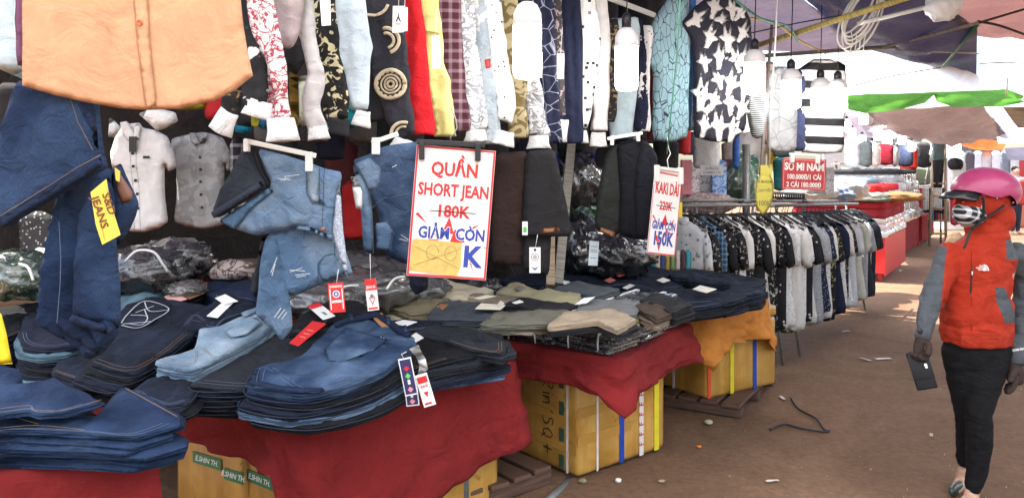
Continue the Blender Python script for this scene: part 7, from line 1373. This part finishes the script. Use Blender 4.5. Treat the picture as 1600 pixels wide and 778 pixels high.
def rings(rs, n=24):
    """[(centre, rx, ry, yaw)] stacked ellipses"""
    V = []
    for c, rx, ry, yw in rs:
        for j in range(n): q = 2 * math.pi * j / n; x, y = rx * math.cos(q), ry * math.sin(q); V.append(Vector(c) + Vector((x * math.cos(yw) - y * math.sin(yw), x * math.sin(yw) + y * math.cos(yw), 0)))
    k = len(rs); Fc = [(i * n + j, i * n + (j + 1) % n, (i + 1) * n + (j + 1) % n, (i + 1) * n + j) for i in range(k - 1) for j in range(n)]
    return V, Fc + [tuple(range(n - 1, -1, -1)), tuple((k - 1) * n + j for j in range(n))]
YW = 3.8; PX = YW / F
def W_(px, py, d=0.): return P(px, py, YW + d)
GLV = cloth((.050, .032, .026), .8); SKIN = plain((.50, .30, .21), .5, name='skin', var=.06, bs=.03); JR = cloth((.54, .042, .016), .6, 9, .9); JG = cloth((.115, .13, .145), .6, 10, .8); PANTS = cloth((.0065, .0065, .0075), .85, 14, .4)
wm = thing('person', Vector((W_(1530, 0).x, YW, 0)), 'walking person in a pink helmet and orange red jacket holding a black wallet', 'person')
YT = R(-22)      # torso turned to the camera's left
# body: head, neck, torso, legs, feet, arms and hands under the clothes
armR = [(W_(1490, 392, .02), .045), (W_(1472, 428, .0), .042), (W_(1457, 466, -.05), .037), (W_(1447, 500, -.10), .031), (W_(1441, 526, -.13), .026)]
armL = [(W_(1590, 396, .0), .046), (W_(1604, 440, .03), .043), (W_(1606, 486, .02), .038), (W_(1598, 530, -.02), .032), (W_(1588, 566, -.06), .026)]
legF = [(W_(1547, 545, .0), (.090, .095)), (W_(1537, 600, -.04), (.072, .080)), (W_(1529, 645, -.07), (.054, .060)), (W_(1530, 690, -.04), (.056, .062)), (W_(1527, 730, -.02), (.046, .05)), (W_(1520, 764, -.01), (.034, .038))]
legB = [(W_(1503, 545, .02), (.088, .09)), (W_(1508, 600, .03), (.072, .08)), (W_(1512, 645, .06), (.055, .06)), (W_(1512, 685, .13), (.048, .056)), (W_(1507, 720, .20), (.036, .04))]
head = [ball(W_(1532, 318, .0), .092, .078, .112), ball(W_(1517, 334, -.012), .060, .058, .07)]
# profile to the left: brow, nose, mouth and chin
face = [ball(W_(1500, 326, -.012), .016, .013, .020), ball(W_(1504, 339, -.012), .014, .020, .010), ball(W_(1508, 350, -.010), .022, .026, .018), ball(W_(1507, 316, -.040), .014, .012, .009), ball(W_(1507, 316, .018), .014, .012, .009), ball(W_(1536, 322, -.08), .016, .010, .028)]
feetB = limb([(W_(1506, 735, .20), .033), (W_(1503, 752, .20), (.034, .036)), (W_(1497, 760, .15), (.030, .024)), (W_(1492, 765, .10), (.026, .016))])
feetF = limb([(W_(1519, 768, -.01), .034), (W_(1516, 782, -.02), (.036, .036)), (W_(1509, 787, -.08), (.034, .024)), (W_(1504, 789, -.13), (.030, .016))])
def hand(wrist, dirv, side, fingers, thumb):
    """palm plus five bent fingers; dirv from wrist to knuckles, side across the palm"""
    wrist = Vector(wrist); D = Vector(dirv).normalized(); S = Vector(side).normalized(); T = D.cross(S); out = [limb([(wrist, (.024, .020)), (wrist + D * .035, (.036, .019)), (wrist + D * .070, (.038, .016))])]
    for i, (ln, b1, b2) in enumerate(fingers):
        a = wrist + D * .068 + S * (.030 - .0195 * i); d1 = (D * math.cos(b1) + T * math.sin(b1)); d2 = (D * math.cos(b1 + b2) + T * math.sin(b1 + b2)); d3 = (D * math.cos(b1 + 2 * b2) + T * math.sin(b1 + 2 * b2)); q = a + d1 * ln * .42; w2 = q + d2 * ln * .32; out.append(limb([(a - D * .015, .0095), (a, .0098), (q, .0090), (w2, .0082), (w2 + d3 * ln * .24, .0070)], 10))
    a = wrist + D * .022 + S * .030; t1 = a + (S * .75 + D * .8 + T * thumb).normalized() * .032; t2 = t1 + (S * .25 + D * 1. + T * thumb * 1.2).normalized() * .028; out.append(limb([(a - S * .012, .012), (a, .012), (t1, .0105), (t2, .0085)], 10)); return out
hR = hand(W_(1441, 528, -.135), (-.05, -.12, -1), (.35, -.95, .05), [(.066, .75, .8), (.074, .75, .85), (.070, .75, .85), (.056, .75, .85)], .55)
hL = hand(W_(1587, 570, -.06), (-.10, -.15, -1), (-.55, -.8, .1), [(.068, .25, .25), (.076, .30, .30), (.071, .38, .35), (.056, .48, .35)], .35)
trunk = rings([((W_(1526, 540)), .120, .085, YT), ((W_(1526, 510)), .125, .088, YT), ((W_(1528, 470)), .130, .092, YT), ((W_(1530, 430)), .145, .10, YT), ((W_(1533, 402)), .155, .09, YT), ((W_(1536, 384)), .11, .075, YT), ((W_(1538, 372)), .06, .06, YT), ((W_(1538, 350)), .05, .055, YT), ((W_(1536, 335)), .05, .055, YT)])
sh_ = lambda l, k: limb([(a, tuple(x * k for x in r_) if isinstance(r_, tuple) else r_ * k) for a, r_ in l])
fuse('body', head + face + [trunk, sh_(armR, .8), sh_(armL, .8), sh_(legF, .80), sh_(legB, .80), feetB, feetF] + hR + hL, .0075, SKIN, wm, None, 3)
for nm, hh in (('glove', hR), ('glove', hL)): fuse(nm, [([Vector(v) for v in V], Fc) for V, Fc in hh], .0042, GLV, wm, None, 2, None, lambda v: .0055)
# trousers
fuse('trousers', [rings([((W_(1526, 500)), 0.1338, 0.1026, YT), ((W_(1526, 530)), 0.1452, 0.1121, YT), ((W_(1526, 556)), 0.1452, 0.1064, YT), ((W_(1527, 575)), 0.1232, 0.0902, YT)]), sh_(legF, 1.06), sh_(legB, 1.06)], .009, PANTS, wm, None, 6, None, lambda v: .004 * nz(v.x * 16, v.y * 16, v.z * 24) + .003 * nz(v.x * 5, v.y * 5, v.z * 42))
# jacket: torso and sleeves in one piece, grey sleeves and side panels
jt = rings([((W_(1526, 536)), 0.1548, 0.1216, YT), ((W_(1526, 522)), 0.1620, 0.1283, YT), ((W_(1526, 490)), 0.1512, 0.1216, YT), ((W_(1527, 455)), 0.1440, 0.1159, YT), ((W_(1530, 425)), 0.1512, 0.1187, YT), ((W_(1533, 400)), 0.1548, 0.1092, YT), ((W_(1536, 383)), 0.1305, 0.0950, YT), ((W_(1538, 372)), 0.0945, 0.0855, YT), ((W_(1538, 360)), 0.0765, 0.0808, YT), ((W_(1537, 352)), 0.0720, 0.0760, YT)])
aR = [(a, r_ * 1.48) for a, r_ in armR]; aL = [(a, r_ * 1.55) for a, r_ in armL]
def on_arm(v, arm, k):
    for i in range(len(arm) - 1):
        a, b_ = Vector(arm[i][0]), Vector(arm[i + 1][0]); t_ = max(0, min(1, (v - a).dot(b_ - a) / (b_ - a).length_squared))
        if (v - a.lerp(b_, t_)).length < arm[i][1] * k: return True
    return False
def jmat(v):
    x = CX + F * v.x / v.y; y = HY + F * (H - v.z) / v.y
    if on_arm(v, armR, 1.75) and x < 1478 + (y - 400) * -.10 and y > 384: return 1
    if on_arm(v, armL, 1.85) and x > 1586 - max(0, (y - 440)) * .14 and v.z > 0: return 1
    if x > 1572 and y < 405: return 1
    if 1556 < x < 1592 and 448 < y < 505 and abs(x - (1560 + (y - 452) * .42)) < 11: return 1
    return 0
crs = lambda v: .010 * ridge(v.x * 5 + v.z * 4, v.z * 5 - v.x * 4, v.y * 5) - .009 * ridge(v.x * 7 - v.z * 6, v.z * 7, v.y * 6 + 4) + .006 * nz(v.x * 9, v.y * 9, v.z * 12) + .0050 * nz(v.x * 22, v.y * 22, v.z * 30) + .004 * math.sin(v.z * 70 + 5 * nz(v.x * 8, v.z * 6))* max(0, nz(v.x * 6, v.y * 6, v.z * 5))
fuse('jacket', [jt, limb(aR), limb(aL)], .0085, [JR, JG], wm, None, 4, jmat, crs)
fuse('collar', [rings([((W_(1540, 372)), .098, .088, YT), ((W_(1541, 362)), .088, .082, YT), ((W_(1542, 350)), .080, .078, YT), ((W_(1542, 340)), .070, .070, YT)])], .008, JR, wm, None, 3, None, crs)
# hood over the head, mask, helmet
fuse('hood', [ball(W_(1537, 312, .0), .118, .105, .110), ball(W_(1553, 340, .01), .092, .095, .088), ball(W_(1520, 318, -.01), .074, .078, .058), ball(W_(1540, 358, .0), .095, .09, .06)], .007, JR, wm, None, 3, None, lambda v: .004 * nz(v.x * 25, v.y * 25, v.z * 25))
MASKM = pattern('plaid', (.020, .022, .030), (.74, .74, .74), 11, .70, 20)
o = fuse('mask', [ball(W_(1514, 335, -.015), .070, .086, .060), ball(W_(1501, 331, -.015), .036, .045, .040)], .006, MASKM, wm, None, 3)
PINK = plain((.36, .045, .13), .38, name='pink_helmet_shell', var=.10, bs=.02, coat=.25)
hc = W_(1540, 299, .0)
bm = bmesh.new(); bmesh.ops.create_uvsphere(bm, u_segments=48, v_segments=32, radius=1)
def rim(x):      # lower rim of the shell, profile from visor (left) to nape (right)
    t_ = (x + 1) / 2; return [.08, .04, -.06, -.20, -.22, -.12, -.34, -.60, -.62][min(8, int(t_ * 8))] * (1 - (t_ * 8) % 1) + [.08, .04, -.06, -.20, -.22, -.12, -.34, -.60, -.62][min(8, int(t_ * 8) + 1)] * ((t_ * 8) % 1)
for v in bm.verts:
    z_ = max(v.co.z, rim(v.co.x)); k = math.sqrt(max(0, 1 - z_ * z_)); h2 = math.hypot(v.co.x, v.co.y) or 1
    if v.co.z < z_: v.co = Vector((v.co.x / h2 * k * (1 if v.co.z > z_ - .25 else .9), v.co.y / h2 * k * (1 if v.co.z > z_ - .25 else .9), z_ - (.0 if v.co.z > z_ - .25 else -.06)))
    v.co = Vector((v.co.x * .158, v.co.y * .128, v.co.z * .117))
bm.verts.index_update(); b_ = MB().add([hc + v.co for v in bm.verts], [tuple(v.index for v in f.verts) for f in bm.faces]); bm.free(); hm = b_.make('helmet', PINK, wm, True)
vis = [(-.005, .0), (-.10, -.02), (-.13, -.05)]; V = []
for i in range(9):
    a = (i / 8 - .5) * 1.9; 
    for j, (dx, dz) in enumerate([(.0, .012), (-.05, .0), (-.085, -.022), (-.08, -.030), (-.045, -.010), (.0, .002)]):
        r_ = .125 - dx; V.append(hc + Vector((-math.cos(a) * (.148 - dx * (1 if abs(a) < .8 else .6)) + .012, math.sin(a) * .118 * (1 - dx * .8), dz - .005 - .05 * (abs(a) > .7) * (abs(a) - .7))))
Fc = [(i * 6 + j, i * 6 + (j + 1) % 6, (i + 1) * 6 + (j + 1) % 6, (i + 1) * 6 + j) for i in range(8) for j in range(6)] + [tuple(range(6)), tuple(48 + j for j in range(5, -1, -1))]
mesh('visor', V, Fc, plain((.022, .022, .026), .35, name='black_visor', coat=.3), wm)
for dx in (-.02, .055): MB().lathe(hc + Vector((dx, -.121, -.030 - .02 * (dx > 0))), [(.004, 0), (.004, .003), (.002, .004)], 10, (Vector((1, 0, 0)), Vector((0, 0, 1)), Vector((0, -1, 0)))).make('rivet', STEEL, wm, True)
STR = plain((.015, .015, .017), .6)
for q in ([(1536, 308, -.118), (1537, 322, -.116), (1536, 338, -.105), (1528, 350, -.09), (1518, 358, -.07)], [(1569, 321, -.105), (1556, 331, -.108), (1540, 341, -.105), (1528, 351, -.092), (1519, 359, -.07)]):
    MB().tube(smooth_path([W_(*p) for p in q]), [(.004, .010)] * (5 * (len(q) - 1) + 1), 8).make('chin_strap', STR, wm, True)
MB().tube(smooth_path([W_(1516, 360, -.11), W_(1513, 370, -.13), W_(1509, 382, -.145), W_(1506, 388, -.15)]), .006, 6).make('strap_end', STR, wm, True)
# jacket details
def tor(px, py, lift=.004):
    """point on the torso front under pixel (px, py)"""
    f = max(0, min(1, (py - 383) / 150)); rx, ry = (.156, .113) ; cx_, cy_ = W_(1529, py).x, YW
    x = (px - CX) / F * YW - cx_; c_, s_ = math.cos(YT), math.sin(YT)
    best = None
    for k in range(200):
        q = math.pi + math.pi * k / 199; ex, ey = rx * math.cos(q), ry * math.sin(q); wx, wy = ex * c_ - ey * s_, ex * s_ + ey * c_
        Yq = cy_ + wy; d = abs((cx_ + wx) / Yq * F + CX - px)
        if wy < .03 and (best is None or d < best[0]): best = (d, cx_ + wx, Yq, wx, wy)
    Yq = best[2] - lift - .006; return Vector(((px - CX) / F * Yq, Yq, H - (py - HY) / F * Yq))
MB().tube([tor(1518, y) for y in range(392, 532, 10)], .0022, 5).make('front_zip', cloth((.33, .02, .012)), wm, True); MB().tube([tor(1519 - (y - 418) * .06, y) for y in range(418, 464, 6)], .0045, 6).make('pocket_zip', BLACK_P, wm, True); MB().tube([tor(1519, 424), tor(1518, 432)], .004, 6).make('zip_pull', WHITE_P, wm, True)
# chest mark: white quarter dome with curved bands beside stacked lettering
O = tor(1537, 419, .016); U = (tor(1545, 419, .016) - tor(1530, 419, .016)).normalized(); Wv = Vector((0, 0, 1)); Nn = U.cross(Wv); Nn = Nn if Nn.y < 0 else -Nn; fr = (O, U, Wv, Nn)
lg = thing('t', O, None, None) if False else None
pts = [(.022 * math.cos(a), .030 * math.sin(a) - .012) for a in [math.pi / 2 * k / 8 for k in range(9)]]; poly_card(fr, [(0 - .002, -.012)] + [(x, y) for x, y in pts], .0006, WHITE_P, 'chest_emblem', wm)
for r_ in (.55, .78): 
    q = [O + U * (.022 * r_ * math.cos(a)) + Wv * (.030 * r_ * math.sin(a) - .012) + Nn * .001 for a in [math.pi / 2 * k / 8 for k in range(9)]]; MB().tube(q, .0011, 4).make('emblem_band', JR, wm)
for k, s_ in enumerate(('THE', 'NORTH', 'FACE')): text(s_, fr, -.003, .010 - k * .0085, .009, WHITE_P, wm, 'chest_lettering', .03, .9, 0, .001, 'RIGHT')
O = W_(1591, 546, -.115); text('GORE-TEX', (O, Vector((.97, .1, .12)).normalized(), Vector((-.1, 0, 1)).normalized(), Vector((0, -1, 0))), 0, 0, .014, WHITE_P, wm, 'cuff_lettering', .03, .9, 0, .001)
MB().lathe(W_(1437, 517, -.165), [(.012, 0), (.013, .006), (.008, .009)], 14, (Vector((1, 0, 0)), Vector((0, 0, 1)), Vector((0, -1, 0)))).make('wrist_watch', BLACK_P, wm, True)
# shoes
fuse('shoe', [limb([(W_(1503, 757, .195), (.036, .030)), (W_(1497, 762, .15), (.036, .026)), (W_(1490, 766, .09), (.033, .020)), (W_(1487, 767, .06), (.022, .016))])], .006, plain((.03, .05, .045), .35, name='dark_shoe', coat=.3), wm, None, 3); fuse('shoe', [limb([(W_(1517, 788, -.02), (.037, .026)), (W_(1509, 791, -.08), (.036, .024)), (W_(1501, 793, -.14), (.030, .016))])], .006, plain((.03, .05, .045), .35, name='dark_shoe', coat=.3), wm, None, 3)
# wallet in the right hand
WL = plain((.005, .005, .006), .5, name='black_leather', var=.1, spec=.3); wl = thing('wallet', W_(1436, 612, -.15), 'black folding wallet with a metal clasp in the walking person\'s hand', 'wallet')
c_ = W_(1440, 578, -.165); Xw = Vector((.80, -.30, .24)).normalized(); Zw = Vector((-.38, -.05, -.92)); Zw = (Zw - Xw * Zw.dot(Xw)).normalized(); Yw = Xw.cross(Zw)
MB().box(c_, .088, .022, .172, (Xw, Yw, Zw), .007).make('wallet_body', WL, wl, True); MB().box(c_ + Yw * .0125 * (-1 if Yw.y > 0 else 1) - Xw * .0 + Zw * -.01, .090, .004, .10, (Xw, Yw, Zw), .0015).make('wallet_flap', WL, wl, True); MB().box(c_ + Yw * .016 * (-1 if Yw.y > 0 else 1) + Xw * .022 - Zw * .015, .012, .004, .022, (Xw, Yw, Zw), .0015).make('clasp', plain((.75, .72, .66), .25, .8), wl, True)

# --- person on the ladder, seen from behind
def small_person(label, c, hgt, arms, mats, yaw=0., legs=((-.075, 0), (.075, 0))):
    s_ = hgt / 1.65; c = Vector(c); X = Vector((math.cos(yaw), math.sin(yaw), 0)); Yv = Vector((-math.sin(yaw), math.cos(yaw), 0)); Q = lambda x, y, z: c + (X * x + Yv * y + Vector((0, 0, z))) * s_; ps = thing('person', c, label, 'person')
    k = lambda l: limb([(Q(*a), (tuple(x * s_ for x in r_) if isinstance(r_, tuple) else r_ * s_)) for a, r_ in l], 12)
    lg = [[((x * .9, 0, .86), .085), ((x + y * .3, 0, .46), .06), ((x + y, .02, .08), .042)] for x, y in legs]; ft = [k([((x + y, .03, .06), .04), ((x + y, -.07, .03), (.035, .025)), ((x + y, -.13, .025), (.03, .018))]) for x, y in legs]
    tr_ = rings([(Q(0, 0, .82), .16 * s_, .11 * s_, yaw), (Q(0, 0, 1.0), .14 * s_, .10 * s_, yaw), (Q(0, 0, 1.2), .165 * s_, .11 * s_, yaw), (Q(0, 0, 1.33), .17 * s_, .10 * s_, yaw), (Q(0, 0, 1.40), .07 * s_, .07 * s_, yaw), (Q(0, 0, 1.46), .055 * s_, .055 * s_, yaw)], 18)
    ar = [[((sg * .18, 0, 1.32), .055), (e, .045), (h_, .033)] for sg, e, h_ in arms]; hd = [ball(Q(0, 0, 1.55), .075 * s_, .09 * s_, .105 * s_), ball(Q(0, -.085, 1.54), .018 * s_, .02 * s_, .025 * s_), ball(Q(-.03, -.08, 1.57), .014 * s_, .012 * s_, .008 * s_), ball(Q(.03, -.08, 1.57), .014 * s_, .012 * s_, .008 * s_), ball(Q(-.077, 0, 1.55), .01 * s_, .02 * s_, .03 * s_), ball(Q(.077, 0, 1.55), .01 * s_, .02 * s_, .03 * s_)]; hn = []
    for sg, e, h_ in arms:
        D = (Q(*h_) - Q(*e)).normalized(); hn += hand(Q(*h_), D, X * (-sg), [(.06, .3, .3), (.068, .3, .3), (.062, .35, .3), (.05, .4, .3)], .3)
    fuse('body', [tr_] + [k(l) for l in lg] + [k(l) for l in ar] + ft + hd + hn, .014, mats[0], ps, None, 2)
    bigger = lambda l, f: [(a, r_ * f) for a, r_ in l]
    fuse('shirt', [rings([(Q(0, 0, .84), .175 * s_, .125 * s_, yaw), (Q(0, 0, 1.0), .16 * s_, .12 * s_, yaw), (Q(0, 0, 1.2), .185 * s_, .13 * s_, yaw), (Q(0, 0, 1.33), .185 * s_, .115 * s_, yaw), (Q(0, 0, 1.41), .085 * s_, .085 * s_, yaw)], 18)] + [k(bigger(l, 1.25)) for l in ar], .02, mats[1], ps, None, 3, None, lambda v: .012 * nz(v.x * 8, v.y * 8, v.z * 10)); fuse('trousers', [rings([(Q(0, 0, .76), .165 * s_, .115 * s_, yaw), (Q(0, 0, .92), .165 * s_, .115 * s_, yaw)], 18)] + [k(bigger(l, 1.18)) for l in lg], .02, mats[2], ps, None, 3)
    fuse('hair', [ball(Q(0, .02, 1.59), .084 * s_, .092 * s_, .088 * s_)], .015, mats[3], ps, None, 2); return ps
HAIR = cloth((.012, .010, .010)); pA = P(1466, 304, 16.75)
small_person('person in a grey green shirt standing on the far ladder, arms raised', pA, 1.42, [(-1, (-.34, -.05, 1.50), (-.28, -.12, 1.72)), (1, (.32, -.05, 1.52), (.26, -.12, 1.74))], (SKIN, cloth((.09, .13, .14)), cloth((.02, .02, .025)), HAIR), .5, ((-.075, .0), (.07, .02)))
pB = P(1587, 330, 19.5); small_person('distant person in a black and white shirt at the far right end', (pB.x, pB.y, 0), 1.66, [(-1, (-.24, -.02, 1.08), (-.16, -.16, .92)), (1, (.24, -.02, 1.08), (.18, -.16, .92))], (SKIN, pattern('blot', (.02, .02, .02), (.7, .7, .7), 4, .5), cloth((.03, .03, .05)), HAIR), .2)
